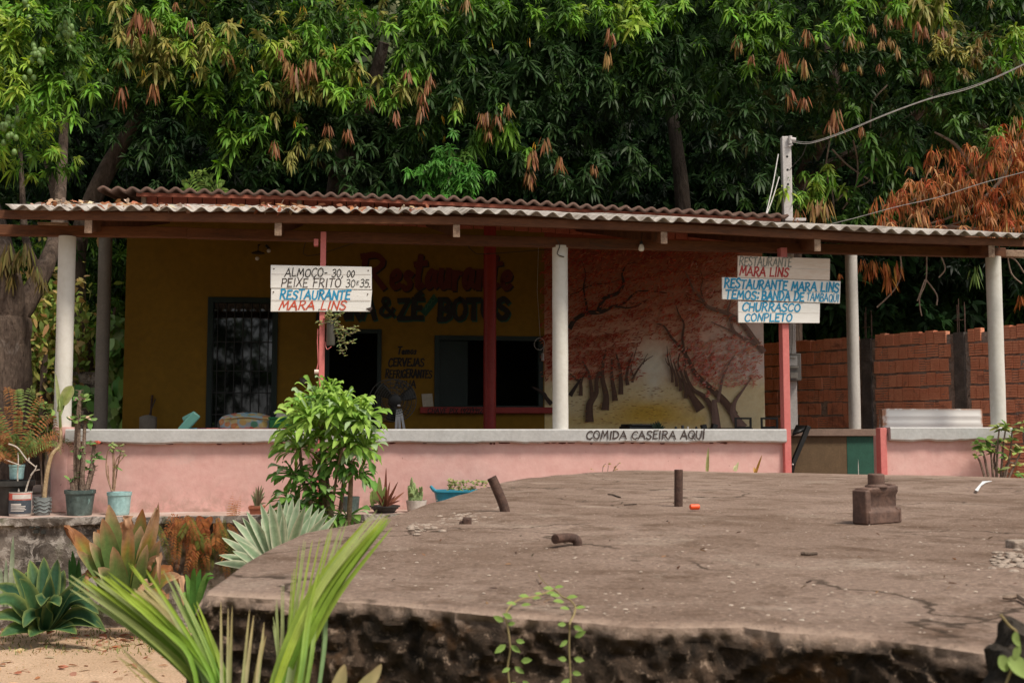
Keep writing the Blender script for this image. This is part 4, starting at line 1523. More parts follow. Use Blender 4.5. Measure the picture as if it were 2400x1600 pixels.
fb.build('crown', M['leaf'], T)

# --- mango tree above the left half of the roof, yellow and copper young leaves
T = tree('mango_tree', (-4.2, 24, GZ), 'mango tree above left half of roof with many yellow green and copper young leaves', TG)
mb = MB()
limb(mb, [(-4.2, 24, GZ), (-4.1, 23.8, 3), at_d(800, 420, 22.5), at_d(860, 250, 21.5), at_d(900, 100, 21)], [.4, .33, .26, .16, .1], 12)
limb(mb, [at_d(800, 420, 22.5), at_d(700, 300, 20.5), at_d(640, 180, 19.5)], [.16, .12, .07], 8)
mb.build('trunk', M['bark'], T)
fb = FB()
crown(fb, 430, 1060, -450, 20, 18, 23, 125, [G_MID, G_GREEN, G_OLIVE, G_BRIGHT], .36, 19)
crown(fb, 440, 1060, 40, 330, 17.6, 19.5, 110, [G_GREEN, G_MID, SHEEN, G_GREEN, G_MID], .36, 15, holes=HOLES + [(885, 90, 85, 110)], rk=.64)
crown(fb, 560, 1060, 300, 450, 17.8, 20, 100, [G_DARK, SHEEN, G_MID, SHEEN], .36, 14, rk=.64)
for px, py, r_, c, dp in ((480, 230, 70, G_BRIGHT, .7), (430, 240, 70, G_BRIGHT, .7), (540, 225, 75, SHEEN, .7), (590, 210, 75, G_GREEN, .8), (500, 180, 80, G_GREEN, .7), (610, 265, 75, G_BRIGHT, .9), (640, 250, 60, G_GREEN, .9), (560, 240, 60, G_BRIGHT, .7), (590, 315, 85, G_BRIGHT, .8), (620, 330, 70, G_GREEN, .8), (560, 135, 70, G_BRIGHT, 1.0), (530, 100, 70, G_GREEN, 1), (690, 120, 75, G_LIME, 1), (730, 110, 70, G_OLIVE, 1.2), (700, 205, 70, G_OLIVE, 1.3), (745, 200, 75, G_OLIVE, 1.2), (780, 225, 70, G_BRIGHT, .9), (660, 240, 60, G_OLIVE, 1.2), (735, 360, 60, G_OLIVE, 1.3), (770, 150, 75, G_BRIGHT, .8), (800, 140, 75, G_BRIGHT, .8), (730, 60, 80, G_BRIGHT, .8), (780, 60, 80, G_GREEN, .8), (640, 395, 70, SHEEN, .7), (780, 385, 80, SHEEN, .9), (700, 330, 70, SHEEN, .9), (820, 190, 65, G_LIME, 1), (850, 215, 65, G_GREEN, .9), (935, 215, 85, G_OLIVE, 1.2), (905, 235, 75, G_BRIGHT, 1), (960, 60, 80, G_BRIGHT, .8), (940, 130, 80, G_BRIGHT, .9), (985, 20, 80, G_BRIGHT, .9), (1000, 110, 70, G_GREEN, .9), (870, 350, 75, SHEEN, .8), (920, 380, 75, SHEEN, .8), (820, 420, 60, SHEEN, .7)):
    sprig(fb, px, py, 17.3, r_, c, dp, 13)
for px, py, h in ((534, 112, 55), (692, 145, 80), (655, 112, 45), (722, 140, 60), (670, 135, 45), (645, 330, 45), (815, 300, 45), (770, 285, 45), (955, 160, 45), (1000, 185, 45), (1010, 170, 40), (992, 215, 50), (985, 240, 55), (926, 255, 45), (868, 220, 35), (730, 140, 60), (690, 170, 50), (1165, 255, 30)):
    hanging(fb, px, py, h, 17.0, COPPER if RNG.random() < .7 else COPPER2, 13)
for px, py in ((585, 150), (730, 190), (985, 305), (1045, 310), (840, 175), (1040, 260), (710, 10), (780, 100), (690, 270)):
    hanging(fb, px, py, 32, 17.1, YELLOW, 2)
fb.build('crown', M['leaf'], T)

# --- pale broad-leaved tree showing through behind
T = tree('broadleaf_tree', (-3.6, 30, GZ), 'pale grey green broad leaved tree showing in a gap behind the mangoes, upper middle')
mb = MB()
limb(mb, [(-3.6, 30, GZ), (-3.5, 29.6, 5), at_d(885, 120, 27.5), at_d(880, -100, 27)], [.3, .25, .15, .08])
mb.build('trunk', M['bark'], T)
fb = FB()
n = 2600
a = at_d(890, 90, 26.5)
P = np.array(a) + RNG.normal(0, 1, (n, 3)) * np.array([.9, .8, 1.3])
fb.leaves(P, RNG.normal(0, 1, (n, 3)) + np.array([0, -.3, -.4]), RNG.normal(0, 1, (n, 3)) + np.array([0, -.6, .8]), RNG.uniform(.16, .3, n), .6, np.array([(.26, .33, .16), (.18, .26, .10), (.32, .38, .22)])[RNG.integers(0, 3, n)])
fb.build('crown', M['leaf'], T)

# --- big dark mango tree over the middle and right of the roof
T = tree('mango_tree', (at_d(1605, 800, 20.5).x, 20.5, GZ), 'tall dark mango tree over the middle of the roof with trunk darkened for shade', TG)
mb = MB()
limb(mb, [(at_d(1605, 800, 21.6).x, 21.6, GZ), at_d(1604, 620, 21.6), at_d(1600, 480, 21.6), at_d(1588, 360, 21.7), at_d(1560, 200, 22), at_d(1500, 40, 22)], [.3, .22, .15, .13, .1, .07], 14)
mb.build('trunk', M['bark_shaded'], T)
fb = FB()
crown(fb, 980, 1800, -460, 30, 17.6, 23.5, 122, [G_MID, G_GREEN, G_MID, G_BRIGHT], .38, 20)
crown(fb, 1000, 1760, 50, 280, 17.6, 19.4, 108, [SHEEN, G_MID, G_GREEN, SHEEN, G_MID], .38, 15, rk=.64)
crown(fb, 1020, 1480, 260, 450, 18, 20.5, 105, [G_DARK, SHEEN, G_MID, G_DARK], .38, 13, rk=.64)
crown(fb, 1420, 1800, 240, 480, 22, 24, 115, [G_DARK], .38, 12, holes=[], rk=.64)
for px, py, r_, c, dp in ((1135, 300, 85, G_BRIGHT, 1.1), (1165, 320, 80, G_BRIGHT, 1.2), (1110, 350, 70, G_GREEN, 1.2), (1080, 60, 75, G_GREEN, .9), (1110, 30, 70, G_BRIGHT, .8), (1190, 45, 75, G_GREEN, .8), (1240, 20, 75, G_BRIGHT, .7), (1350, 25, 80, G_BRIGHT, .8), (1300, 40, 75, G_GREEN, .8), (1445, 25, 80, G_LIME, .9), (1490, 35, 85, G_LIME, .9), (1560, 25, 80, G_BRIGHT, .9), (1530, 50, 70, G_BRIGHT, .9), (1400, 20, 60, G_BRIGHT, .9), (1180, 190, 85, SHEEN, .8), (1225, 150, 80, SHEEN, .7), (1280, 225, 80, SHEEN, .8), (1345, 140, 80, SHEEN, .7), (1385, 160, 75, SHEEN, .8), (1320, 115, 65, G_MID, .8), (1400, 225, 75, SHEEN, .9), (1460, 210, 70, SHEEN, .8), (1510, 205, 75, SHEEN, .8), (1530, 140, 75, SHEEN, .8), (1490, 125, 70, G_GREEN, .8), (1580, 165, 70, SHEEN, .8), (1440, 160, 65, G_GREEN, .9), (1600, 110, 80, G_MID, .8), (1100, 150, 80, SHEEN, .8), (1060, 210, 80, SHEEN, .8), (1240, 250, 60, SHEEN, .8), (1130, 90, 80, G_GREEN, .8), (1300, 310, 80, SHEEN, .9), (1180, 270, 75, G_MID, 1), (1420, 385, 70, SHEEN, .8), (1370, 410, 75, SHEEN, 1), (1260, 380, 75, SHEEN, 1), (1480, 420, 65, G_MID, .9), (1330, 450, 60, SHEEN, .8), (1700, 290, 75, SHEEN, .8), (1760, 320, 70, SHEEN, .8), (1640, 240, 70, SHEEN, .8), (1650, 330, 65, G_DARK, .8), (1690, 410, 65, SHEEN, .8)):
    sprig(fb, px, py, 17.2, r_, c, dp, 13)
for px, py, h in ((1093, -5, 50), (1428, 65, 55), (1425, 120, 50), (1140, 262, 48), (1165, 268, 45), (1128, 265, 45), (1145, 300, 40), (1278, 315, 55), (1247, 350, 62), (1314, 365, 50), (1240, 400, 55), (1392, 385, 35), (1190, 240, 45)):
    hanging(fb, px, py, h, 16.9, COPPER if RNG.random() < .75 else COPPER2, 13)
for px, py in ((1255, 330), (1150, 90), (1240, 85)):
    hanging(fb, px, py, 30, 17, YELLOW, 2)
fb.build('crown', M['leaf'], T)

# --- bright sapling that stands just behind the roof
T = tree('mango_sapling', (at_d(1045, 450, 17.2).x, 17.2, GZ), 'bright green young mango sapling rising just behind the brown roof')
mb = MB()
limb(mb, [(at_d(1045, 450, 17.2).x, 17.2, GZ), at_d(1050, 600, 17.2), at_d(1052, 420, 17.2), at_d(1065, 380, 17.2)], [.06, .05, .03, .015], 8)
mb.build('trunk', M['bark'], T)
fb = FB()
for px, py, r_, dp in ((1035, 375, 62, .8), (1075, 390, 62, .8), (1030, 425, 60, .9), (1065, 430, 60, .9), (1095, 425, 55, .9), (1010, 400, 50, .8), (1050, 455, 50, .9), (1085, 455, 50, .9), (1020, 455, 50, .9)):
    sprig(fb, px, py, 16.7, r_, (.09, .26, .04), dp, 12)
fb.build('crown', M['leaf'], T)

# --- mango tree on the right, olive and copper
T = tree('mango_tree', (at_d(1850, 700, 22).x, 22, GZ), 'mango tree right of the grey utility pole, olive and copper young leaves above dark trunk', TG)
mb = MB()
limb(mb, [(at_d(1850, 700, 22).x, 22, GZ), at_d(1855, 600, 22), at_d(1880, 420, 21.5), at_d(1960, 250, 20), at_d(1930, 100, 20)], [.26, .2, .16, .12, .08], 12)
limb(mb, [at_d(1880, 420, 21.5), at_d(2110, 300, 19.5), at_d(2200, 200, 19)], [.14, .1, .06], 8)
mb.build('trunk', M['bark'], T)
tw = MB()
for path in ([(1955, 500), (1950, 450), (1935, 400), (1945, 330)], [(1975, 490), (2005, 440), (2010, 380), (2000, 330)], [(1870, 500), (1885, 440), (1895, 420)], [(1950, 350), (1990, 390), (2050, 430)], [(2040, 300), (2045, 240), (2080, 200)], [(1960, 470), (1990, 445), (2040, 420), (2060, 350)]):
    tw.tube(spline([at_d(x, y, 17.8 + RNG.normal(0, .1)) for x, y in path], 4), .014, 5)
tw.build('bare_twig', M['twig'], T)
fb = FB()
crown(fb, 1740, 2260, -460, 30, 17.4, 22.5, 122, [G_MID, G_GREEN, G_OLIVE, G_MID], .36, 19)
crown(fb, 1760, 2240, 40, 330, 17.6, 19.2, 108, [G_MID, G_GREEN, SHEEN, G_MID, (.12, .13, .04)], .34, 15, rk=.64)
crown(fb, 1780, 2120, 300, 480, 19.5, 21.5, 105, [G_DARK, G_MID], .36, 12, holes=[], rk=.64)
crown(fb, 1780, 2500, 500, 700, 21.5, 24, 125, [G_DARK], .36, 11, holes=[], rk=.64)
for px, py, r_, c, dp in ((1740, 50, 80, G_BRIGHT, .9), (1780, 70, 80, G_BRIGHT, .9), (1800, 95, 70, G_BRIGHT, .9), (1735, 20, 70, G_GREEN, .8), (1760, 100, 65, G_GREEN, .9), (1960, 65, 60, G_BRIGHT, .9), (2010, 60, 60, G_BRIGHT, .8), (2150, 15, 90, G_LIME, 1.3), (2190, 20, 90, G_OLIVE, 1.4), (2100, 10, 85, G_BRIGHT, 1.2), (1975, 10, 70, G_GREEN, .9), (1850, 20, 70, G_GREEN, .9), (1920, 110, 70, SHEEN, .8), (2050, 180, 75, G_MID, .8), (2110, 130, 75, SHEEN, .8), (2150, 160, 75, G_GREEN, .8), (1980, 180, 70, SHEEN, .8), (2000, 280, 75, G_GREEN, .9), (2130, 290, 80, SHEEN, .8), (1840, 190, 70, SHEEN, .8), (1790, 260, 75, SHEEN, .8), (1920, 440, 70, G_LIME, .9), (1920, 460, 65, G_BRIGHT, 1.1), (1800, 420, 70, SHEEN, .9), (1805, 470, 60, G_GREEN, .8), (2080, 370, 85, G_GREEN, 1), (2110, 420, 85, G_GREEN, 1.1), (2070, 440, 70, G_MID, .9), (2085, 500, 85, G_GREEN, .9), (2140, 480, 75, G_GREEN, .9), (1940, 520, 75, G_MID, .8), (2000, 515, 75, G_GREEN, .7)):
    sprig(fb, px, py, 17.1, r_, c, dp, 13)
for px, py, h in ((1727, 82, 55), (1762, 125, 38), (1835, 115, 55), (1885, 135, 55), (1890, 60, 52), (1850, 205, 55), (1885, 222, 48), (1990, 75, 48), (2015, 95, 30), (2045, 55, 35), (2080, 35, 40), (2105, 35, 40), (2065, 90, 35), (2090, 85, 35), (2205, 65, 50), (2215, 70, 50), (2150, 50, 50), (2165, 60, 45), (2105, 105, 40), (1958, 255, 68), (1945, 280, 45), (2020, 295, 35), (2015, 150, 30), (1910, 465, 70), (1935, 460, 70), (1925, 470, 60), (1870, 490, 50), (2060, 150, 30), (1980, 145, 30), (2170, 160, 45), (2180, 165, 40)):
    hanging(fb, px, py, h, 16.8, COPPER if RNG.random() < .6 else COPPER2, 13)
fb.build('crown', M['leaf'], T)

# --- far right mango tree with the dried branch
T = tree('mango_tree', (at_d(2520, 700, 19).x, 19, GZ), 'mango tree at the right edge of view with light green and rusty young leaves', TG)
mb = MB()
limb(mb, [(at_d(2520, 700, 19).x, 19, GZ), at_d(2510, 500, 19), at_d(2470, 300, 18.6), at_d(2400, 120, 18.5)], [.34, .26, .2, .1], 12)
limb(mb, [at_d(2500, 420, 18.9), at_d(2350, 330, 18.3), at_d(2250, 250, 18)], [.12, .08, .05], 8)
mb.build('trunk', M['bark'], T)
fb = FB()
crown(fb, 2200, 2520, -460, -20, 17.5, 22, 122, [G_MID, G_GREEN], .36, 19)
crown(fb, 2230, 2480, 130, 330, 16.8, 18.6, 105, [G_MID, G_GREEN, (.12, .13, .04), G_GREEN], .32, 15, holes=[], rk=.64)
crown(fb, 2240, 2500, 0, 120, 20, 22, 115, [G_DARK, G_MID], .36, 12, holes=[])
crown(fb, 2390, 2450, 300, 560, 17.5, 19, 120, [G_DARK, G_MID], .36, 12, holes=[], rk=.64)
for px, py, r_, c, dp in ((2390, 80, 80, G_LIME, .8), (2380, 120, 80, G_BRIGHT, .8), (2350, 170, 70, G_GREEN, .8), (2270, 140, 60, G_OLIVE, .9), (2290, 120, 55, (.2, .14, .04), 1.1), (2310, 200, 70, G_GREEN, .8), (2260, 210, 75, G_GREEN, .9), (2370, 230, 70, G_MID, .8), (2240, 290, 70, G_GREEN, .8), (2330, 270, 70, SHEEN, .8), (2300, 330, 60, G_GREEN, .8), (2230, 100, 55, G_OLIVE, .9), (2370, 280, 60, G_BRIGHT, .9), (2310, 15, 70, G_MID, .9), (2370, 10, 70, G_GREEN, .9)):
    sprig(fb, px, py, 16.6, r_, c, dp, 12)
for px, py, h in ((2292, 85, 30), (2230, 80, 35), (2280, 130, 35), (2330, 135, 40), (2345, 150, 35), (2170, 170, 35), (2320, 0, 25), (2390, 150, 35), (2290, 190, 30), (2245, 160, 35), (2380, 270, 35)):
    hanging(fb, px, py, h, 16.5, (.34, .2, .08), 13)
fb.build('crown', M['leaf'], T)

T = empty('dead_branch', at_d(2300, 420, 16.6), 'dead mango branch with curled orange brown leaves hanging over right end of the roof', 'branch')
mb = MB()
LP = [[(2480, 300), (2380, 340), (2280, 400), (2180, 450), (2080, 500)], [(2380, 340), (2340, 430), (2250, 500), (2120, 540)], [(2460, 420), (2380, 440), (2300, 500), (2220, 530)], [(2450, 520), (2350, 540), (2200, 530), (2150, 545)], [(2280, 400), (2240, 340), (2190, 310)]]
for path in LP:
    limb(mb, [at_d(x, y, 16.7) for x, y in path], [.035, .025, .012], 6)
for path in ([(2110, 600), (2112, 640), (2095, 680), (2055, 720)], [(2172, 600), (2170, 660), (2155, 700), (2160, 740)], [(2170, 655), (2195, 690), (2195, 715)], [(2168, 655), (2150, 705)], [(2205, 600), (2215, 630), (2200, 650)], [(2360, 590), (2370, 640), (2395, 665)], [(2355, 600), (2380, 610), (2400, 640)]):
    mb.tube(spline([at_d(x, y, 16.9) for x, y in path], 4), .011, 5)
mb.build('limb', M['twig'], T)
fb = FB()
BL = [(2350, 335, 60, 40), (2280, 375, 60, 40), (2205, 425, 60, 36), (2130, 480, 60, 40), (2280, 460, 90, 50), (2385, 430, 50, 70), (2080, 520, 40, 18), (2220, 525, 100, 18), (2400, 300, 22, 24), (2150, 425, 30, 18), (2340, 510, 70, 26), (2060, 470, 18, 14), (2400, 380, 30, 40), (2180, 350, 18, 14), (2235, 345, 26, 16)]
WT = np.array([a * c for _, _, a, c in BL], float)
for _ in range(440):
    x_, y_, a_, c_ = BL[RNG.choice(len(BL), p=WT / WT.sum())]
    px, py = x_ + np.clip(RNG.normal(0, .6), -1.2, 1.2) * a_, y_ + np.clip(RNG.normal(0, .6), -1.2, 1.2) * c_
    if py > 545:
        continue
    cc = np.array([DEAD, (.36, .15, .06), (.46, .24, .12), (.34, .085, .035)][RNG.integers(0, 4)])
    if RNG.random() < .35:
        p = at_d(px, py, 16.4 + RNG.normal(0, .3))
        fb.rosettes([p], [(RNG.normal(0, .4), -.4, .6)], 9, size(RNG.uniform(24, 40), 16.5), .13, 1.1, [cc], th=(40, 120))
    else:
        hanging(fb, px, py, RNG.uniform(30, 52), 16.5 + RNG.normal(0, .3), cc, 6)
for px, py, h in ((2045, 605, 50), (2055, 610, 50), (2075, 612, 55), (2090, 620, 62), (2105, 610, 52), (2035, 630, 40), (2080, 640, 55), (2020, 605, 45), (2392, 690, 40), (1968, 640, 22)):
    hanging(fb, px, py, h, 16.9, DEAD, 10)
hanging(fb, 2285, 620, 60, 17.2, (.2, .3, .1), 10)
fb.build('dry_leaves', M['dry_leaf'], T)

# fern-like sprout behind the roof
T = empty('fern_sprout', at_d(475, 450, 17.3), 'light green feathery sprout poking above the left part of brown roof', 'plant')
T.location.z = GZ
fb = FB()


def frond(fb, pts, wl, col, n=22, droop=.3, hint=(0, -1, .3), tip=.25):
    P = spline(pts, 6)
    m_ = len(P) - 1
    hint = Vector(hint)
    for k in range(n):
        f = (k + .5) / n
        i = min(int(f * m_), m_ - 1)
        p = P[i].lerp(P[i + 1], f * m_ - i)
        t = (P[i + 1] - P[i]).normalized()
        sd = t.cross(hint).normalized()
        L = wl * (math.sin(math.pi * (f * .85 + .12)) * .9 + tip * .2)
        for sg in (-1, 1):
            D = sd * sg + t * .35 + Vector((0, 0, -droop))
            fb.leaves([p], [D], [hint + Vector((RNG.normal(0, .2), 0, 0))], [L], .28, [np.array(col)])


cpt = at_d(475, 452, 17.3)
for dx, dy in ((-50, -25), (-30, -45), (0, -52), (25, -40), (52, -25), (60, -5), (-58, -5), (12, -30)):
    frond(fb, [cpt, at_d(475 + dx * .6, 452 + dy * .9, 17.25), at_d(475 + dx, 452 + dy, 17.2)], .11, (.22, .34, .07), 14)
fb.build('fronds', M['leaf'], T)
mb = MB()
mb.tube([cpt, (cpt.x, 17.3, GZ)], .05, 6)
mb.build('stem', M['bark'], T)

# --- dark undergrowth seen between the columns on the left
fb = FB()
for k in range(90):
    px, py = RNG.uniform(-60, 320), RNG.uniform(540, 960)
    if px < 170 and py > 720:
        continue
    d = RNG.uniform(20.5, 23.5)
    clump(fb, at_d(px, py, d), RNG.uniform(.4, .7), 9, [G_DARK, G_MID, G_GREEN, G_BRIGHT], .4, .5)
tag(fb.build('undergrowth', M['leaf'], loc=at_d(200, 900, 22)), 'green undergrowth behind the left end of the building', 'undergrowth', kind='stuff')

# --- growth far left behind the columns, sunlight put into its leaf colours
T = tree('shrub', at_d(100, 900, 17.4).to_tuple()[:2] + (GZ,), 'yellow green shrub, leaves coloured as if sunlit, behind the left cream column')
T['category'] = 'shrub'
fb = FB()
n = 2400
P = np.array(at_d(100, 810, 17.4)) + RNG.normal(0, 1, (n, 3)) * np.array([.36, .3, .55])
fb.leaves(P, RNG.normal(0, 1, (n, 3)) + np.array([0, -.3, -.4]), RNG.normal(0, 1, (n, 3)) + np.array([0, -.6, .8]), RNG.uniform(.09, .18, n), .45, np.array([(.42, .42, .12), (.26, .34, .08), (.46, .32, .14), (.18, .27, .06)])[RNG.integers(0, 4, n)])
fb.build('foliage', M['leaf'], T)
mb = MB()
for k in range(5):
    p = at_d(100 + RNG.normal(0, 20), 830, 17.4)
    mb.tube([(T.location.x + RNG.normal(0, .1), 17.4, GZ), (p.x, 17.4, p.z)], .025, 6)
mb.build('stem', M['bark'], T)
T = empty('climbing_vine', at_d(265, 900, 17.2), 'broad leaved green vine growing up beside the left corner of ochre wall', 'plant')
T.location.z = GZ
fb = FB()
n = 420
t = RNG.uniform(0, 1, n)
P = np.array([tuple(at_d(268 + RNG.normal(0, 16), 735 + 250 * k, 17.2 + RNG.normal(0, .2))) for k in t])
fb.leaves(P, RNG.normal(0, .6, (n, 3)) + np.array([0, -.3, -.8]), RNG.normal(0, .5, (n, 3)) + np.array([0, -1, .4]), RNG.uniform(.12, .24, n), .75, np.array([(.16, .32, .08), (.24, .40, .12), (.32, .44, .2)])[RNG.integers(0, 3, n)])
P = np.array([tuple(at_d(190 + RNG.normal(0, 25), 925 + RNG.normal(0, 14), 15.5 + RNG.normal(0, .2))) for k in range(70)])
fb.leaves(P, RNG.normal(0, .6, (70, 3)) + np.array([0, -.3, -.6]), RNG.normal(0, .5, (70, 3)) + np.array([0, -1, .5]), RNG.uniform(.10, .2, 70), .8, np.array([(.14, .3, .08), (.26, .36, .16)])[RNG.integers(0, 2, 70)])
fb.build('foliage', M['leaf'], T)
mb = MB()
mb.tube(spline([at_d(262, 1010, 17.2), at_d(268, 900, 17.2), at_d(260, 800, 17.2), at_d(270, 720, 17.2)], 5), .02, 6)
mb.build('stem', M['bark'], T)
mb = MB()
a = at_d(97, 960, 17)
mb.tube([(a.x, 17, GZ), (a.x + .02, 17, at_d(97, 830, 17).z)], [.06, .05], 8)
tag(mb.build('fence_post', M['bark'], loc=(a.x, 17, GZ)), 'weathered wooden fence post behind left cream column', 'post')
mb = MB()
a, b2 = at_d(150, 872, 17.5), at_d(232, 872, 17.5)
mb.box((a.x, 17.4, GZ), (b2.x, 17.6, a.z))
tag(mb.build('concrete_wall', M['retain'], loc=(a.x, 17.5, GZ)), 'short grey concrete wall seen between the left columns', 'wall')
mb = MB()
mb.sheet(lambda i, j: (-14 + i * .5, 20 + j * 1.0, GZ + .02 + 1.35 * (1 - math.exp(-j * .45)) * (1 + .08 * math.sin(i))), 16, 8)
tag(mb.build('dirt_bank', surf('pink_dirt', (.44, .29, .22), (.52, .36, .28), 1, .95)), 'pale dirt bank beyond the left columns', 'terrain', kind='structure')

HX, HY = [-90 + 6 * i for i in range(31)], [33, 35, 38, 42, 47, 54, 64, 80]  # slope added so canopy gaps turn near black instead of showing sky
mb = MB()
mb.sheet(lambda i, j: (HX[i], HY[j] + 2 * PN.noise((HX[i] * .1, j, 0)), GZ - .5 + [0, 6, 12, 17, 21, 24, 26, 26][j] * (1 + .2 * PN.noise((HX[i] * .07, j * .4, 2)))), 30, 7)
tag(mb.build('backdrop', surf('dark_backdrop', (.004, .009, .003), (.008, .015, .005), 1.2, .95, spec=0), loc=(0, 50, GZ)), 'dark slope added behind the trees to black out sky gaps', 'backdrop', kind='structure')

# --- woodland behind everything and trees added behind the viewer to darken the veranda
fb = FB()
for k in range(760):
    px, py = RNG.uniform(-500, 2900), RNG.uniform(-560, 760)
    d = RNG.uniform(25, 31)
    if 850 < px < 930 and py < 200:
        continue
    clump(fb, at_d(px, py, d), RNG.uniform(.8, 1.5), 11, [G_DARK, G_MID, (.03, .07, .02)], .5, .5, leaves=9, wid=.3, scale=.8, mult=1.3)
for k in range(420):
    px, py = RNG.uniform(-300, 2700), RNG.uniform(330, 800)
    d = RNG.uniform(23.5, 27)
    clump(fb, at_d(px, py, d), RNG.uniform(.7, 1.3), 11, [G_DARK, (.02, .05, .015)], .45, .5, leaves=9, wid=.3, scale=.8, mult=1.3)
tag(fb.build('far_woodland', M['far_leaf'], loc=(0, 28, GZ)), 'dark mass of woodland far behind the mango trees', 'woodland', kind='stuff')

fb = FB()
for k in range(620):
    x = RNG.uniform(-45, 9)
    top_ = 8.5 + 2.5 * math.sin(x * .21) + 1.5 * math.sin(x * .63 + 1)
    clump(fb, (x, -16 + RNG.normal(0, 2), GZ + top_ * RNG.random() ** .75), RNG.uniform(.7, 1.4), 10, [G_DARK, G_MID, G_GREEN], .6, .5, leaves=9, wid=.2, scale=1, mult=1)
tag(fb.build('sky_blocking_treeline', M['leaf'], loc=(0, -16, GZ)), 'line of trees added behind the viewer to block low sky', 'treeline', kind='stuff')

# ---------------------------------------------------------------- brick wall on the right
W0, W1 = at_d(1782, 900, 19.0), at_d(2420, 900, 15.5)
wu = Vector((W1.x - W0.x, W1.y - W0.y, 0))
wlen = wu.length
wu.normalize()
wn2 = Vector((wu.y, -wu.x, 0))


def BW(p):
    q = Vector((W0.x, W0.y, 0)) + wu * p[0] - wn2 * p[1]
    return (q.x, q.y, p[2])


bw = empty('brick_wall', (W0.x, W0.y, GZ), 'unfinished wall of red hollow ribbed bricks with grey mortar on the right', 'wall')
M['brick'] = surf('hollow_brick', (.60, .22, .12), (.70, .30, .18), 3, .85, 50, .35, .4, .004, c3=(.34, .14, .09), c3_at=(.58, .68), c3_scale=2.2)
M['mortar'] = surf('rough_mortar', (.22, .17, .14), (.33, .27, .23), 8, .95, 40, .5, .9, .02)
mb = MB(BW)
mb.sheet(lambda i, j: ((wlen + 3) * i / 160, .006 + .012 * PN.noise((i * .9, j * .9, 0)), GZ + (3.36 - GZ) * j / 60), 160, 60)
mb.box((0, .035, GZ), (wlen + 3, .16, 3.37))
mb.build('mortar', M['mortar'], bw)
mb = MB(BW)
posts = [at_d(2029, 900, 17.4), at_d(2250, 900, 16.2)]
pu = []
for px in (2033, 2252):
    r_ = ray(px, 900)
    dn = Vector((-wu.y, wu.x, 0))
    kk = Vector((W0.x, W0.y, 0)).dot(dn) / r_.dot(dn)
    h_ = r_ * kk
    pu.append((Vector((h_.x, h_.y, 0)) - Vector((W0.x, W0.y, 0))).dot(wu))
z = 1.2
row = 0
CH = .205
while z < 3.33:
    u = -RNG.uniform(0, .15)
    while u < wlen + 2.6:
        w = RNG.choice([.092, .095, .1, .12, .14, .19])
        if any(abs(u + w / 2 - p) < .13 + w / 2 for p in pu):
            u += .03
            continue
        dv, dz, hh = RNG.normal(0, .006), RNG.normal(0, .004) + .006 * math.sin(u * 2 + row), CH - .026 + RNG.normal(0, .005)
        if RNG.random() < .015:
            u += w
            continue
        mb.box((u, .0 + dv, z + dz), (u + w - .006, .1, z + dz + hh))
        nr = 5
        for k in range(nr):
            mb.box((u + .001, -.013 + dv, z + dz + hh * (k + .12) / nr), (u + w - .009, .0 + dv - .0005, z + dz + hh * (k + .82) / nr))
        u += w
    z += CH
    row += 1
mb.build('bricks', M['brick'], bw)
for p in pu:
    mb = MB(BW)
    mb.sheet(lambda i, j: (p + [-.085, -.08, .08, .085][j] + RNG.normal(0, .006), [.05, -.03, -.03, .05][j], 1.1 + 2.28 * i / 24), 24, 3)
    mb.box((p - .08, -.02, 1.1), (p + .08, .15, 3.385))
    mb.build('concrete_post', surf('dark_cast_concrete', (.055, .045, .04), (.10, .085, .075), 6, .95, 40, .4, .6, .01), bw)
    for du, hz in ((-.06, .42), (-.005, .5), (.055, .45), (.06, .38)):
        mb = MB(BW)
        mb.tube([(p + du, .0 + abs(du), 3.36), (p + du + .004, .0 + abs(du), 3.37 + hz)], .006, 5)
        mb.build('rebar', M['steel'], bw)
    mb = MB(BW)
    mb.tube([(p - .065, .0, 3.56), (p + .065, .0, 3.56)], .005, 5)
    mb.build('rebar_tie', M['steel'], bw)

# ---------------------------------------------------------------- utility pole with meter and cables
DP = 16.9
a, b2 = at_d(1841, 322, DP), at_d(1853, 900, DP)
up_ = empty('utility_pole', (b2.x, DP, TZ), 'pale square concrete service pole with meter box behind the menu sign', 'pole')
mb = MB()
mb.bar((b2.x + .02, DP, TZ), tuple(a), .135, .135, (0, 1, 0))
mb.build('shaft', M['concrete_pole'], up_, bevel=.012)
mb = MB()
for px, py in ((1845, 367), (1846, 398), (1847, 432)):
    p = at_d(px, py, DP - .07)
    mb.tube([p, (p.x, p.y + .01, p.z)], .018, 8)
mb.build('bolt_hole', M['black'], up_)
mb = MB()
p, q_ = at_d(1838, 515, DP - .1), at_d(1887, 521, DP - .1)
mb.box((p.x, DP - .16, p.z - .03), (q_.x, DP - .07, p.z + .015))
mb.build('bracket', M['concrete_pole'], up_, bevel=.005)
mb = MB()
p = at_d(1852, 330, DP - .1)
mb.tube([(p.x, DP - .1, p.z - .05), (p.x, DP - .1, p.z + .07)], .03, 10)
mb.tube([(p.x, DP - .1, p.z + .02), (p.x + .08, DP - .1, p.z + .01)], .035, 10)
mb.tube([(p.x - .02, DP - .1, p.z - .09), (p.x + .03, DP - .1, p.z - .05)], .02, 8)
mb.build('insulator', M['concrete_pole'], up_)
mt = empty('electric_meter', at_d(1862, 900, DP - .2), 'grey electricity meter box fixed to the service pole behind pink post', 'meter box')
p, q_ = at_d(1847, 828, DP - .2), at_d(1878, 892, DP - .2)
mb = MB()
mb.box((p.x, DP - .22, q_.z), (q_.x, DP - .08, p.z))
mb.build('housing', flat('grey_meter_box', (.16, .15, .14), .5), mt, bevel=.012)
mb = MB()
pa, pb2 = at_d(1850, 834, DP - .23), at_d(1869, 857, DP - .23)
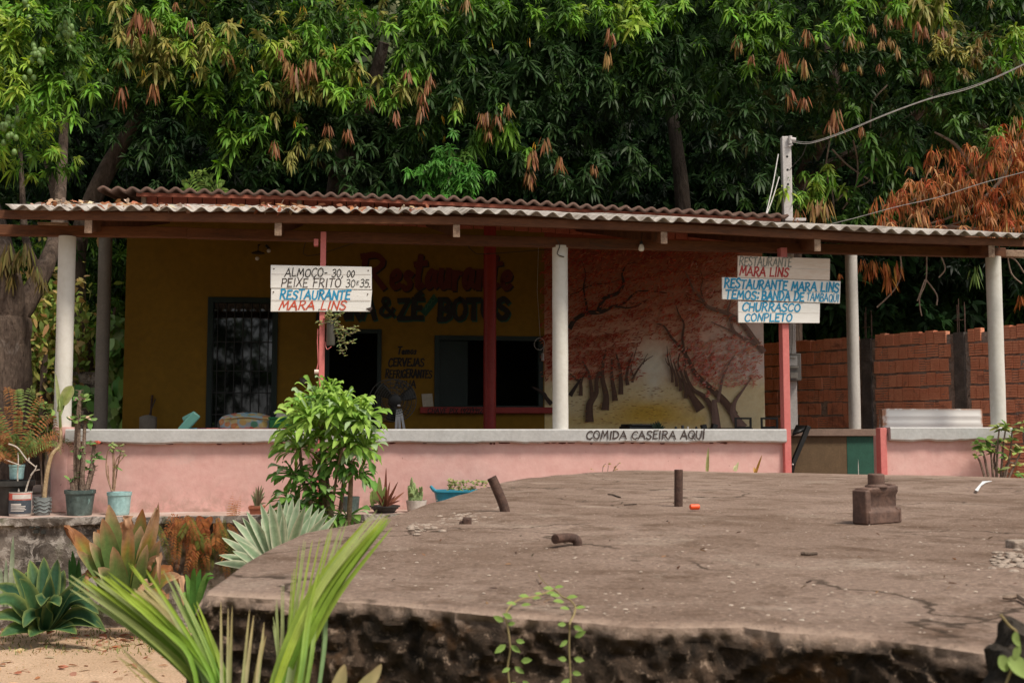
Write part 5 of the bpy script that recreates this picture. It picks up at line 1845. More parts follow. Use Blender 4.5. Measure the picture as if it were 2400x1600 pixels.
mb.box((pa.x, DP - .232, pb2.z), (pb2.x, DP - .221, pa.z))
mb.build('window', flat('meter_window', (.42, .41, .40), .2), mt, bevel=.003)
for (x0, y0, x1, y1) in ((1853, 837, 1865, 840), (1850, 858, 1872, 862), (1852, 873, 1870, 886)):
    mb = MB()
    pa, pb2 = at_d(x0, y0, DP - .24), at_d(x1, y1, DP - .24)
    mb.box((pa.x, DP - .243, pb2.z), (pb2.x, DP - .233, pa.z))
    mb.build('terminal', flat('meter_fitting', (.28, .26, .23), .4), mt, bevel=.002)
mb = MB()
mb.tube(spline([at_d(x, y, DP - .12) for x, y in ((1853, 530), (1857, 700), (1858, 790), (1856, 830))], 4), .012, 6)
mb.build('conduit', M['wire'], mt)


def cable(path, d0, d1, r, label, mt_='wire'):
    mb = MB()
    n = len(path) - 1
    mb.tube(spline([at_d(x, y, d0 + (d1 - d0) * k / n) for k, (x, y) in enumerate(path)], 6), r, 6)
    p0 = at_d(*path[0], d0)
    tag(mb.build('cable', M[mt_], loc=p0), label, 'cable')


cable([(1856, 333), (1900, 336), (1980, 310), (2070, 272), (2170, 235), (2280, 205), (2400, 152), (2520, 90)], DP - .1, 13, .006, 'grey twisted service cable rising from the pole top to upper right')
cable([(1858, 330), (1905, 332), (1990, 303), (2080, 266), (2180, 230), (2290, 198), (2410, 145), (2520, 84)], DP - .12, 13, .004, 'thin strand twisted along the grey service cable')
cable([(1925, 530), (2000, 512), (2100, 485), (2200, 462), (2300, 430), (2420, 398)], 16, 13, .0045, 'thin pale wire crossing in front of orange dead leaves')
cable([(1824, 362), (1812, 430), (1796, 500)], DP - .2, 15.5, .008, 'pale cord slanting down to the brown roof, the longer of two')
cable([(1826, 415), (1812, 462), (1798, 500)], DP - .25, 15.5, .008, 'pale cord slanting down to the brown roof, the shorter of two')
cable([(1850, 400), (1862, 385), (1880, 365), (1890, 340)], DP - .1, DP - .3, .005, 'dark slack wire between bolts high on the service pole', 'dark_wire')

# ---------------------------------------------------------------- the big concrete block in front
m, nt, b = new_mat('weathered_block_concrete')
vc = coords(nt)
geo = N(nt, 'ShaderNodeNewGeometry')
sep = N(nt, 'ShaderNodeSeparateXYZ')
nt.links.new(geo.outputs['Normal'], sep.inputs[0])
big, mid, fine = noise(nt, vc, 1.1, 7, .62, .4), noise(nt, vc, 5.5, 8, .66, .3), noise(nt, vc, 70, 4, .6)
top = mix(nt, ramp(nt, big, [(.36, 0), (.64, 1)]), (.19, .127, .094), (.30, .216, .172))
top = mix(nt, ramp(nt, mid, [(.5, 0), (.68, 1)]), top, (.125, .078, .053))
top = mix(nt, ramp(nt, noise(nt, vc, 2.6, 8, .68, .4), [(.56, 0), (.72, 1)]), top, (.36, .28, .225))
vor = N(nt, 'ShaderNodeTexVoronoi')
vor.inputs['Scale'].default_value = 62
nt.links.new(vc, vor.inputs['Vector'])
top = mix(nt, ramp(nt, vor.outputs['Distance'], [(.09, .8), (.15, 0)]), top, (.50, .39, .30))
vr2 = N(nt, 'ShaderNodeTexVoronoi')
vr2.inputs['Scale'].default_value = 26
nt.links.new(vc, vr2.inputs['Vector'])
top = mix(nt, ramp(nt, vr2.outputs['Distance'], [(.07, .85), (.12, 0)]), top, (.56, .46, .37))
dk = noise(nt, vc, 38, 3, .5)
top = mix(nt, ramp(nt, dk, [(.66, 0), (.72, .75)]), top, (.07, .045, .03))
top = mix(nt, .42, top, ramp(nt, fine, [(.3, .15), (.7, .92)]), 'OVERLAY')
cr = N(nt, 'ShaderNodeTexVoronoi', feature='DISTANCE_TO_EDGE')
cr.inputs['Scale'].default_value = .62
dv = N(nt, 'ShaderNodeVectorMath', operation='ADD')
nz = N(nt, 'ShaderNodeTexNoise')
nz.inputs['Scale'].default_value = 3.5
nz.inputs['Detail'].default_value = 6
nt.links.new(vc, nz.inputs['Vector'])
sc_ = N(nt, 'ShaderNodeVectorMath', operation='SCALE')
sc_.inputs['Scale'].default_value = .5
nt.links.new(nz.outputs['Color'], sc_.inputs[0])
nt.links.new(vc, dv.inputs[0])
nt.links.new(sc_.outputs[0], dv.inputs[1])
nt.links.new(dv.outputs[0], cr.inputs['Vector'])
crk = ramp(nt, cr.outputs['Distance'], [(.003, 1), (.007, 0)])
crm = N(nt, 'ShaderNodeMath', operation='MULTIPLY')
nt.links.new(crk, crm.inputs[0])
nt.links.new(ramp(nt, noise(nt, vc, .9, 2), [(.44, 0), (.5, .9)]), crm.inputs[1])
top = mix(nt, crm.outputs[0], top, (.045, .03, .02))
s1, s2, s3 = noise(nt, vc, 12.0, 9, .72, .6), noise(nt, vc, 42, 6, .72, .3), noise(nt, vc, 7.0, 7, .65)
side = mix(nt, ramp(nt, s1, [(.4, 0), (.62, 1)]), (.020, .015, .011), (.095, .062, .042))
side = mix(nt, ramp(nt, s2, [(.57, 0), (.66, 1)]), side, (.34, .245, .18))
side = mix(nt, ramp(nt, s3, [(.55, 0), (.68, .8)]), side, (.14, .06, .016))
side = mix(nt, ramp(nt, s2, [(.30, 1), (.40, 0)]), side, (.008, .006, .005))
edge = N(nt, 'ShaderNodeAttribute', attribute_name='Col')
esep = N(nt, 'ShaderNodeSeparateColor')
nt.links.new(edge.outputs['Color'], esep.inputs[0])
# red channel: worn pale lip, green channel: top surface
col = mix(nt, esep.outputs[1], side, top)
wm = N(nt, 'ShaderNodeMath', operation='MULTIPLY')
nt.links.new(esep.outputs[0], wm.inputs[0])
nt.links.new(ramp(nt, noise(nt, vc, 9, 6, .65), [(.36, 0), (.55, 1)]), wm.inputs[1])
col = mix(nt, wm.outputs[0], col, (.44, .32, .25))
nt.links.new(col, b.inputs['Base Color'])
b.inputs['Roughness'].default_value = .92
b.inputs['Specular IOR Level'].default_value = .2
bump(nt, b, fine, .6, .005)
bump(nt, b, mid, .5, .015)
bump(nt, b, s2, .9, .008)
bump(nt, b, s1, .7, .02)
bump(nt, b, vor.outputs['Distance'], .25, .004)
M['block'] = m

NEARP = [(468, 1386), (560, 1392), (700, 1400), (850, 1410), (1000, 1426), (1200, 1446), (1370, 1452), (1500, 1462), (1740, 1462), (1830, 1474), (1960, 1482), (2130, 1498), (2300, 1520), (2420, 1528), (2800, 1560)]
LEFTP = [(468, 1386), (560, 1320), (640, 1270), (700, 1246), (810, 1226), (910, 1210), (1000, 1178), (1100, 1148), (1200, 1124), (1290, 1113), (1480, 1101)]
NW = [at_z(x, y, ST) for x, y in NEARP]
LW = [at_z(x, y, ST) for x, y in LEFTP]
FARW = [at_z(1480, 1101, ST), at_z(1700, 1104, ST), at_z(2000, 1110, ST), at_z(2400, 1119, ST), at_z(2600, 1126, ST)]


def along(pts, t):
    L = [0]
    for k in range(len(pts) - 1):
        L.append(L[-1] + (pts[k + 1] - pts[k]).length)
    s = t * L[-1]
    for k in range(len(pts) - 1):
        if s <= L[k + 1] + 1e-9:
            f = (s - L[k]) / max(L[k + 1] - L[k], 1e-9)
            return pts[k].lerp(pts[k + 1], f)
    return pts[-1].copy()


RW = [NW[-1], FARW[-1]]
mb = MB()
NU, NVV = 400, 150
WOB = [RNG.normal(0, 1) for _ in range(600)]


def lip(s):
    return .011 * PN.fractal((s * 55, 0, 0), 1.0, 2.0, 4)


def coons(i, j):
    s = i / NU
    t = (j / NVV) ** 1.7
    a, c = along(NW, s), along(FARW, s)
    l, r = along(LW, t), along(RW, t)
    p = a * (1 - t) + c * t + l * (1 - s) + r * s - (NW[0] * (1 - s) * (1 - t) + NW[-1] * s * (1 - t) + FARW[0] * (1 - s) * t + FARW[-1] * s * t)
    w = math.exp(-t * 26)
    p.y += lip(s) * w * .8
    p.z = ST + .006 * math.sin(p.x * 2.3 + p.y) * math.sin(p.y * 1.1) + .002 * math.sin(p.x * 11 + p.y * 7)
    dn = (p - along(NW, s)).length
    p.z -= .007 * math.exp(-(dn / .02) ** 2) + .02 * math.exp(-(i / 2.2) ** 2)
    ed = max(math.exp(-(dn / .028) ** 2), .75 * math.exp(-(i / 3.0) ** 2), .55 * math.exp(-((NVV - j) / 5.0) ** 2))
    mb.col = (ed, 1, 0, 1)
    return p


mb.sheet(coons, NU, NVV)
top_edge = [coons(i, 0) for i in range(NU + 1)]
NZ = 100


def rough(q):
    q = Vector((q.x, q.y, q.z))
    q = Vector((q.x, 0, q.z * 1.2))
    return .03 * PN.fractal(q * 9.0, 1.0, 2.0, 4) + .03 * abs(PN.noise(q * 19)) + .012 * PN.noise(q * 45)


def front(i, j):                              # rough broken face
    p = top_edge[i].copy()
    f = j / NZ
    if j:
        p.z = p.z - .006 - (ST - GZ + .1) * f ** 1.35
        p.y += (-.012 + rough(p)) * min(1, j / 3.0) - .05 * f - lip(i / NU) * .8 * min(1, j / 4.0)
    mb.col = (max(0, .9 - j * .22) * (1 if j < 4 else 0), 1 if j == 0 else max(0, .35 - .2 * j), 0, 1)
    return p


mb.sheet(front, NU, NZ)
left_edge = [coons(0, j) for j in range(NVV + 1)]


def left(i, j):
    p = left_edge[NVV - i].copy()
    f = j / 20
    if j:
        p.z = p.z - (ST - GZ + .1) * f
        p.x += rough(p) * min(1, j / 2) - .02
        if i == NVV:
            p.y += -.03
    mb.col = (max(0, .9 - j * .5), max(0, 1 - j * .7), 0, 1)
    return p


mb.sheet(left, NVV, 20)
blk = mb.build('concrete_block', M['block'], loc=(1.0, 4.0, GZ))
tag(blk, 'massive flat topped weathered concrete block with dark mossy broken face, in front of the restaurant', 'concrete block')


def on_top(px, py):
    return at_z(px, py, ST + .002)


# pale patches of rubble and paint lying on the block
rub = surf('pale_rubble', (.25, .195, .155), (.36, .29, .24), 30, .95, 90, .5, .6, .004)
mb = MB()
for k in range(150):
    f = RNG.random()
    cx, cy = 960 + 220 * f, 1238 - 42 * f + RNG.normal(0, 7)
    if cy > 1255 - 48 * f + 14:
        continue
    p = on_top(cx, cy)
    r_ = RNG.uniform(.004, .011)
    mb.ball((p.x, p.y, p.z), (r_ * 1.4, r_ * 1.6, r_ * .5), 6, 4)
tag(mb.build('gravel', rub, loc=on_top(1060, 1220)), 'pale crumbled mortar scattered at the foot of the leaning rebar', 'gravel', kind='stuff')
mb = MB()
for k in range(80):
    cx, cy = RNG.uniform(2325, 2420), RNG.normal(1312, 10)
    p = on_top(cx, cy)
    r_ = RNG.uniform(.004, .01)
    mb.ball((p.x, p.y, p.z), (r_ * 1.4, r_ * 1.6, r_ * .5), 6, 4)
tag(mb.build('gravel', rub, loc=on_top(2370, 1310)), 'pale crumbs of mortar below the grey chip at right edge', 'gravel', kind='stuff')


def stub(name, path, r, label, cat, mat='steel', n=12):
    mb = MB()
    mb.tube(path, r, n)
    o = mb.build(name, M[mat], loc=path[0])
    return tag(o, label, cat)


p0 = on_top(1186, 1201)
d = p0.y
stub('rebar_stub', spline([p0 - Vector((0, 0, .01)), at_d(1178, 1178, d), at_d(1160, 1135, d), at_d(1152, 1118, d)], 4), size(11.5, d), 'thick rusty steel bar leaning to the left out of the concrete block', 'steel bar')
p0 = on_top(1590, 1185)
stub('rebar_stub', [p0 - Vector((0, 0, .02)), at_d(1590.5, 1100, p0.y)], size(10, p0.y), 'thick rusty steel bar standing upright in the concrete block', 'steel bar')
p0 = on_top(1352, 1279)
d = p0.y
stub('pipe_elbow', spline([p0 - Vector((0, 0, .015)), at_d(1353, 1268, d), at_d(1340, 1260, d), at_d(1318, 1260, d - .03), at_d(1301, 1263, d - .06)], 5), size(11, d), 'short bent rusty pipe stub lying over the concrete block surface', 'pipe')
p0 = on_top(1096, 1229)
mb = MB()
d = p0.y
a, c2 = at_d(1084, 1228, d), at_d(1105, 1218, d)
mb.box((a.x, d - .02, ST - .01), (c2.x, d + .03, ST + .028))
mb.box((a.x - .012, d - .015, ST - .01), (a.x + .015, d + .01, ST + .016))
tag(mb.build('steel_stub', M['steel'], loc=p0, bevel=.006), 'small square rusty stub cut off near the leaning bar', 'steel stub')

# cast iron clamp
cl = empty('iron_clamp', on_top(2052, 1222), 'heavy rusted iron clamp with round boss on top, standing on the concrete block', 'iron clamp')
d = on_top(2052, 1222).y
sc1 = d / F_PX
cx = on_top(2052, 1222).x


def IC(p):                                   # local axes in photo pixels: x right, y depth, z up, turned a little
    x, y, z = p
    a = rad(36)
    return (cx + (x * math.cos(a) - y * math.sin(a)) * sc1, d + (x * math.sin(a) + y * math.cos(a)) * sc1, ST + z * sc1)


M['iron'] = surf('rusted_iron', (.085, .048, .036), (.15, .085, .062), 14, .7, 60, .4, .5, .003, c3=(.26, .19, .16), c3_scale=5, c3_at=(.6, .72), spec=.5)
mb = MB(IC)
prof = [(-24, -2), (24, -2), (24, 26), (14, 34), (14, 62), (20, 70), (20, 84), (-20, 84), (-20, 70), (-14, 62), (-14, 34), (-24, 26)]
ends = []
for x in (-54, 62):
    ends.append([mb.V((x + (6 if z > 70 and x < 0 else 0), y, z - (4 if x < 0 and z > 70 else 0))) for y, z in prof])
n_ = len(prof)
for k in range(n_):
    mb.Fc((ends[0][k], ends[0][(k + 1) % n_], ends[1][(k + 1) % n_], ends[1][k]))
mb.Fc(ends[0][::-1])
mb.Fc(ends[1])
mb.build('body', M['iron'], cl, bevel=.005)
mb = MB(IC)
mb.box((-60, -21, -2), (-42, 19, 76))
mb.build('cheek', M['iron'], cl, bevel=.006)
mb = MB(IC)
mb.box((52, -24, -2), (68, 24, 34))
mb.box((48, -12, 33), (66, 18, 88))
mb.build('cheek', M['iron'], cl, bevel=.006)
mb = MB(IC)
mb.lathe((6, 0, 80), [(26, 0), (25, 5), (19, 7), (19, 30), (16, 32), (10, 32), (10, 26)], 24)
mb.build('boss', M['iron'], cl, bevel=.002)

mb = MB()
p0 = on_top(1628, 1194)
a = Vector((1, .25, 0)).normalized()
r_ = size(6.5, p0.y)
q0, q1 = p0 - a * size(11, p0.y) + Vector((0, 0, r_)), p0 + a * size(11, p0.y) + Vector((0, 0, r_))
mb.tube([q0, q0.lerp(q1, .15), q1], [r_ * .92, r_, r_ * .98], 16)
tag(mb.build('bottle_cap', flat('orange_plastic', (.85, .09, .02), .35), loc=p0, bevel=.001), 'bright orange plastic bottle cap lying beside the upright steel bar', 'bottle cap')
mb = MB()
P_ = [(2325, 1131), (2312, 1134), (2300, 1142), (2292, 1156), (2285, 1153), (2296, 1140), (2303, 1132)]
mb.Fc([mb.V(on_top(x, y) + Vector((0, 0, .012))) for x, y in P_])
tag(mb.build('paint_streak', flat('white_paint', (.72, .74, .76), .5), loc=on_top(2305, 1140), smooth=False, solid=.003), 'hooked white paint streak on the right of the concrete block', 'paint streak')
for path, r_, lab in (([(2351, 1403), (2368, 1404), (2385, 1401), (2400, 1409), (2420, 1420)], .005, 'pale curved twig at right edge on the concrete block'), ([(1425, 1159), (1436, 1160), (1444, 1163), (1454, 1166)], .004, 'small dark twig on the concrete block left of upright bar'), ([(1463, 1184), (1480, 1183), (1492, 1182)], .0035, 'short dark twig on the block, left of the orange cap'), ([(1878, 1300), (1895, 1301), (1914, 1300)], .005, 'dark fragment lying below the iron clamp on the block')):
    mb = MB()
    pts = [on_top(x, y) + Vector((0, 0, r_ * .8)) for x, y in path]
    mb.tube(spline(pts, 3), r_, 6)
    tag(mb.build('twig', M['twig'] if 'pale' in lab else M['bark'], loc=pts[0]), lab, 'twig', 'twigs lying on the concrete block')
mb = MB()
p0 = on_top(2392, 1282)
mb.box((p0.x - .03, p0.y - .02, ST - .005), (p0.x + .12, p0.y + .04, ST + .022))
tag(mb.build('stone_chip', rub, loc=p0, bevel=.006), 'flat grey chip of stone at the right edge of the block', 'stone')
# chalky pebbles trodden into the surface
mb = MB()
for k in range(420):
    px, py = RNG.uniform(560, 2400), 1130 + 370 * RNG.random() ** 1.2
    p = on_top(px, py)
    if p.x < along(LW, .3).x + .1 and py < 1400:
        if px < 468 + (1386 - py) * 2.0 + 120:
            continue
    if py > 1380 + (px - 468) * .06:
        continue
    r_ = RNG.uniform(.0015, .0042)
    mb.ball((p.x, p.y, p.z), (r_ * 1.3, r_, r_ * .45), 6, 4)
tag(mb.build('pebbles', surf('chalky_pebble', (.45, .36, .29), (.6, .5, .42), 30, .9), loc=on_top(1400, 1300)), 'tiny pale pebbles and crumbs sprinkled over the block', 'pebbles', kind='stuff')
fb = FB()
n = 90
px, py = RNG.uniform(700, 2400, n), 1130 + 330 * RNG.random(n)
P = [on_top(a, c) + Vector((0, 0, .004)) for a, c in zip(px, py) if c < 1375 + (a - 468) * .06 and a > 470 + (1386 - c) * 2.1 + 140]
fb.leaves(P, RNG.normal(0, 1, (len(P), 3)) * np.array([1, 1, .12]), RNG.normal(0, .25, (len(P), 3)) + np.array([0, 0, 1]), RNG.uniform(.008, .03, len(P)), .3, np.array([(.10, .05, .03), (.3, .17, .09), (.06, .04, .03)])[RNG.integers(0, 3, len(P))])
tag(fb.build('leaf_litter', M['dry_leaf'], loc=on_top(1500, 1250)), 'tiny dry leaf fragments blown over the top of the concrete block', 'leaf litter', kind='stuff')
# dark rock at the lower right
rk = MB()
p0 = at_d(2452, 1672, 1.72)
for_r = (.09, .07, .125)
nn, mm = 40, 26
g = []


def rock(i, j):
    th, ph = math.pi * (j + .5) / mm, 2 * math.pi * i / nn
    d_ = Vector((math.sin(th) * math.cos(ph), math.sin(th) * math.sin(ph), math.cos(th)))
    k = 1 + .10 * math.sin(5 * d_.x + 3) * math.sin(4 * d_.y) + .07 * math.sin(11 * d_.z + 7 * d_.x) + .03 * math.sin(23 * d_.x + 17 * d_.y)
    e = .72
    sg = lambda v: math.copysign(abs(v) ** e, v)
    return p0 + Vector((sg(d_.x) * for_r[0] * k, sg(d_.y) * for_r[1] * k, sg(d_.z) * for_r[2] * k))


rk.sheet(rock, nn, mm - 1)
M['rock'] = surf('dark_mossy_rock', (.018, .014, .01), (.045, .034, .024), 9, .9, 60, .5, .9, .01, c3=(.09, .075, .03), c3_scale=6)
rk.box((p0.x - .08, p0.y - .06, GZ - .1), (p0.x + .4, p0.y + .08, p0.z - .08))
tag(rk.build('rock', M['rock'], loc=(p0.x, p0.y, GZ)), 'dark rough rock at the lower right corner before the concrete block', 'rock')

# ---------------------------------------------------------------- garden plants
def cst(c):
    return lambda x, s: c


def lerp3(a, b, f):
    f = max(0, min(1, f))
    return tuple(a[k] * (1 - f) + b[k] * f for k in range(3))


CAMV = Vector((0, 0, CAM_Z))


def leaf_to(fb, base, tip, w, colf, bend=.15, prof=(.75, 1, .95, .8, .5, .06), cols=5, fold=.18, hint=None):
    """strap leaf from base to tip, sagging outward"""
    base, tip = Vector(base), Vector(tip)
    mid = base.lerp(tip, .55) + Vector((0, 0, (tip - base).length * bend))
    P = spline([base, mid, tip], 4)
    n = len(P)
    W = []
    for k in range(n):
        f = k / (n - 1) * (len(prof) - 1)
        i0 = min(int(f), len(prof) - 2)
        W.append(w * (prof[i0] + (prof[i0 + 1] - prof[i0]) * (f - i0)))
    hint = hint or (CAMV - mid).normalized() + Vector((0, 0, .7))
    fb.blade(P, W, hint, colf, cols, fold)


# variegated white agave
ag = empty('white_agave', at_d(655, 1345, 9.3).to_tuple()[:2] + (GZ,), 'spiky agave with creamy white edged leaves behind the block corner', 'plant')
fb = FB()
c0 = at_d(662, 1352, 9.3)
TIPS = [(503, 1319), (513, 1300), (545, 1290), (532, 1240), (520, 1259), (545, 1217), (568, 1212), (578, 1198), (590, 1215), (611, 1180), (632, 1178), (640, 1190), (655, 1172), (672, 1170), (686, 1166), (702, 1166), (716, 1185), (733, 1180), (748, 1190), (763, 1189), (770, 1205), (790, 1206), (612, 1215), (664, 1200), (700, 1200), (728, 1210), (555, 1265), (580, 1250)]
for k, (x, y) in enumerate(TIPS):
    dz = RNG.uniform(-.25, .2)
    g1 = lerp3((.20, .30, .17), (.30, .40, .26), RNG.random())

    def cf(x_, s, g1=g1):
        return (.62, .64, .47) if abs(x_) > .8 else (lerp3(g1, (.44, .52, .38), abs(x_) * .6))
    tip = at_d(x, y, 9.3 + dz)
    b0 = c0 + Vector(((tip.x - c0.x) * .12, dz * .2, RNG.uniform(-.03, .05)))
    leaf_to(fb, b0, tip, size(24, 9.3), cf, .04, (.55, .9, 1, .9, .55, .03), 5, .16)
fb.build('leaves', M['soft_leaf'], ag, smooth=True)
mb = MB()
mb.tube([(c0.x, c0.y, GZ), (c0.x, c0.y, c0.z - .02), (c0.x, c0.y, c0.z + .05)], [.07, .06, .04], 10)
mb.build('stem', M['bark'], ag)

# green agave at the left
ag = empty('green_agave', at_d(105, 1468, 9.9).to_tuple()[:2] + (GZ,), 'broad leaved green agave with yellowish margins on the lawn at far left', 'plant')
fb = FB()
b0 = at_d(105, 1472, 9.9)
SP = [((103, 1305), .02), ((135, 1310), .02), ((118, 1350), -.04), ((70, 1312), .06), ((150, 1335), .05), ((60, 1340), .1), ((200, 1345), .0), ((45, 1355), .14), ((175, 1372), .02), ((140, 1420), .38), ((-12, 1370), .2), ((-30, 1420), .38), ((55, 1470), .5), ((232, 1438), .35), ((248, 1480), .3), ((240, 1470), .12), ((-20, 1450), .2), ((0, 1490), .12), ((180, 1485), .1), ((70, 1492), .05), ((96, 1420), .5), ((30, 1330), .1), ((210, 1400), .2)]
for k, ((x, y), bd) in enumerate(SP):
    dz = RNG.uniform(-.35, .35) if y < 1400 else -.35
    g1 = lerp3((.022, .07, .036), (.05, .125, .05), RNG.random())
    ph = RNG.uniform(0, 6)

    def cf(x_, s, g1=g1, ph=ph):
        return lerp3(g1, (.34, .38, .11), max(0, abs(x_) - .5) * .9 + max(0, s - .8) * 1.2 + .3 * max(0, math.sin(s * 5 + ph)) * abs(x_))
    tip = at_d(x, y, 9.9 + dz)
    leaf_to(fb, b0 + Vector(((tip.x - b0.x) * .1, dz * .15, 0)), tip, size(38, 9.9), cf, bd * .7, (.5, .8, 1, .9, .55, .03), 5, .24)
fb.build('leaves', M['soft_leaf'], ag, smooth=True)

# half dead lily clump
ll = empty('withered_lily', at_d(292, 1468, 10.15).to_tuple()[:2] + (GZ,), 'large lily clump with green bases and curled dead brown leaf tips against retaining wall', 'plant')
fb = FB()
b0 = at_d(300, 1455, 10.15)
SP = [((255, 1182), .0, 0), ((334, 1192), .0, 0), ((372, 1184), .02, 1), ((152, 1232), .1, 1), ((220, 1245), .1, 0), ((240, 1215), .02, 0), ((300, 1210), .02, 1), ((360, 1225), .02, 1), ((355, 1255), .0, 0), ((330, 1232), .0, 0), ((285, 1230), .04, 1), ((310, 1260), .0, 1), ((265, 1280), .0, 0), ((210, 1270), .08, 0), ((320, 1290), .1, 0), ((340, 1310), .14, 1), ((375, 1300), .1, 1), ((405, 1330), .22, 1), ((425, 1350), .2, 1), ((230, 1330), .12, 0), ((200, 1340), .25, 1), ((245, 1365), .25, 1), ((350, 1370), .2, 1), ((390, 1400), .25, 1), ((270, 1340), .0, 0), ((375, 1265), .02, 0), ((180, 1290), .1, 0), ((280, 1310), .02, 0), ((300, 1300), .02, 0), ((245, 1250), .05, 1), ((225, 1300), .1, 1), ((345, 1275), .0, 0)]
for k, ((x, y), bd, dead) in enumerate(SP):
    dz = RNG.uniform(-.3, .25)
    g1 = lerp3((.06, .13, .035), (.16, .23, .07), RNG.random())
    br = lerp3((.27, .095, .03), (.55, .37, .24), RNG.random())

    def cf(x_, s, g1=g1, br=br, dead=dead):
        if not dead:
            return lerp3(g1, br, max(0, s + .1 * abs(x_) - .74) * 4)
        s2 = s + .12 * abs(x_)
        if s2 < .66:
            return lerp3(g1, (.30, .27, .05), max(0, s2 - .42) * 3.5)
        return lerp3((.34, .2, .04), br, (s2 - .66) * 7)
    tip = at_d(x, y, 10.1 + dz)
    P0 = b0 + Vector(((tip.x - b0.x) * .12, dz * .2, 0))
    leaf_to(fb, P0, tip, size(36, 10.1) * RNG.uniform(.75, 1.15), cf, bd, (.5, .7, .9, 1, .8, .08), 5, .22)
    if dead:                                  # the limp folded end of the leaf
        L = RNG.uniform(.07, .19)
        sd = RNG.uniform(-.6, .6)
        e1 = tip + Vector((sd * L, -.05, -L * RNG.uniform(.2, .8)))
        e2 = e1 + Vector((sd * L * .3, .02, -L * .7))
        w_ = size(28, 10.1) * RNG.uniform(.5, 1.1)
        P = spline([tip + (P0 - tip) * .12, tip, e1, e2], 3)
        W = [w_ * (1 - .85 * (q / (len(P) - 1)) ** 2) * (1 + .25 * math.sin(q * 2.1)) for q in range(len(P))]
        fb.blade(P, W, (RNG.normal(0, .5), -1, .5), lambda x_, s, br=br: tuple(v * (1 + .25 * math.sin(x_ * 4 + s * 9)) for v in br), 5, RNG.uniform(-.5, .5))
fb.build('leaves', M['soft_leaf'], ll, smooth=True)

# small leafy green plant by the block corner
gp = empty('ginger_plant', at_d(455, 1440, 9.7).to_tuple()[:2] + (GZ,), 'small bright green leafy plant beside left end of concrete block', 'plant')
fb = FB()
for (bx, by), (tx, ty), w_, bd in (((450, 1450), (435, 1345), 14, .2), ((450, 1450), (455, 1330), 15, .2), ((455, 1450), (470, 1332), 16, .15), ((455, 1440), (502, 1352), 15, .25), ((455, 1440), (488, 1355), 18, .15), ((450, 1450), (428, 1390), 16, .3), ((452, 1440), (475, 1370), 22, .1), ((450, 1450), (430, 1420), 14, .3), ((455, 1460), (460, 1400), 20, .2), ((460, 1470), (478, 1405), 20, .1), ((455, 1480), (440, 1430), 24, .1), ((465, 1480), (485, 1440), 24, .2), ((455, 1440), (500, 1345), 12, .3)):
    g1 = lerp3((.07, .2, .04), (.2, .36, .08), RNG.random())
    leaf_to(fb, at_d(bx, by, 9.7), at_d(tx, ty, 9.7 + RNG.uniform(-.15, .15)), size(w_, 9.7), lambda x_, s, g1=g1: g1, bd)
fb.build('leaves', M['soft_leaf'], gp, smooth=True)
gp = empty('ginger_plant', at_d(172, 1420, 10.1).to_tuple()[:2] + (GZ,), 'dark green leafy plant between the agave and the withered lily', 'plant')
fb = FB()
for (bx, by), (tx, ty), w_, bd in (((178, 1450), (170, 1290), 20, .05), ((178, 1450), (162, 1310), 18, .1), ((180, 1450), (185, 1310), 18, .05), ((185, 1450), (190, 1370), 26, .05), ((180, 1460), (200, 1400), 26, .1), ((180, 1460), (215, 1420), 20, .2)):
    leaf_to(fb, at_d(bx, by, 10.1), at_d(tx, ty, 10.1), size(w_, 10.1), lambda x_, s: (.05, .14, .035), bd)
fb.build('leaves', M['soft_leaf'], gp, smooth=True)
# spear leaves at the far left
gp = empty('snake_plant', at_d(22, 1400, 10.3).to_tuple()[:2] + (GZ,), 'pale mottled snake plant spears at the far left before the retaining wall', 'plant')
fb = FB()
for (bx, by), (tx, ty), w_ in (((24, 1420), (31, 1255), 12), ((15, 1420), (14, 1310), 11), ((8, 1420), (2, 1330), 11), ((30, 1420), (40, 1330), 9)):
    leaf_to(fb, at_d(bx, by, 10.3), at_d(tx, ty, 10.3), size(w_, 10.3), lambda x_, s: lerp3((.2, .25, .16), (.38, .42, .3), .5 + .5 * math.sin(s * 40)), 0)
fb.build('leaves', M['soft_leaf'], gp, smooth=True)

# dead ferns hanging over the wall
fn = empty('dead_fern', B((at_v(470, 1210, VE - .03)[0], VE - .05, TZ)), 'rusty dead ferns hanging over the edge of the mossy retaining wall', 'fern')
fb = FB()
for k in range(44):
    x = RNG.normal(470, 32)
    y0 = 1212 + RNG.uniform(-6, 20)
    ln = RNG.uniform(50, 150)
    dx = RNG.normal(0, 22)
    v0 = VE - .05
    cc = lerp3((.26, .085, .03), (.36, .17, .06), RNG.random()) if RNG.random() < .72 else lerp3((.12, .13, .03), (.2, .19, .05), RNG.random())
    frond(fb, [w_v(x, y0, v0), w_v(x + dx * .4, y0 - 6 + ln * .3, v0 - RNG.uniform(.02, .14)), w_v(x + dx, y0 + ln * .7, v0 - RNG.uniform(.02, .16)), w_v(x + dx * 1.2, y0 + ln, v0 - .05)], size(RNG.uniform(9, 16), 10.4), cc, 24)
for k in range(34):
    x = RNG.normal(530, 40)
    y0 = 1262 + RNG.uniform(-25, 40)
    dx = RNG.normal(0, 25)
    cc = lerp3((.05, .07, .02), (.14, .14, .04), RNG.random())
    frond(fb, [w_v(x, y0, VE - .04), w_v(x + dx * .5, y0 + 15, VE - .12), w_v(x + dx, y0 + 55, VE - .1)], size(11, 10.4), cc, 18)
for x in (542, 552, 560, 547):
    frond(fb, [w_v(x - 8, 1240, VE - .03), w_v(x - 4, 1200, VE + .02), w_v(x + 4, 1155 + RNG.uniform(-5, 20), VE + .02)], size(9, 10.5), (.45, .2, .1), 18)
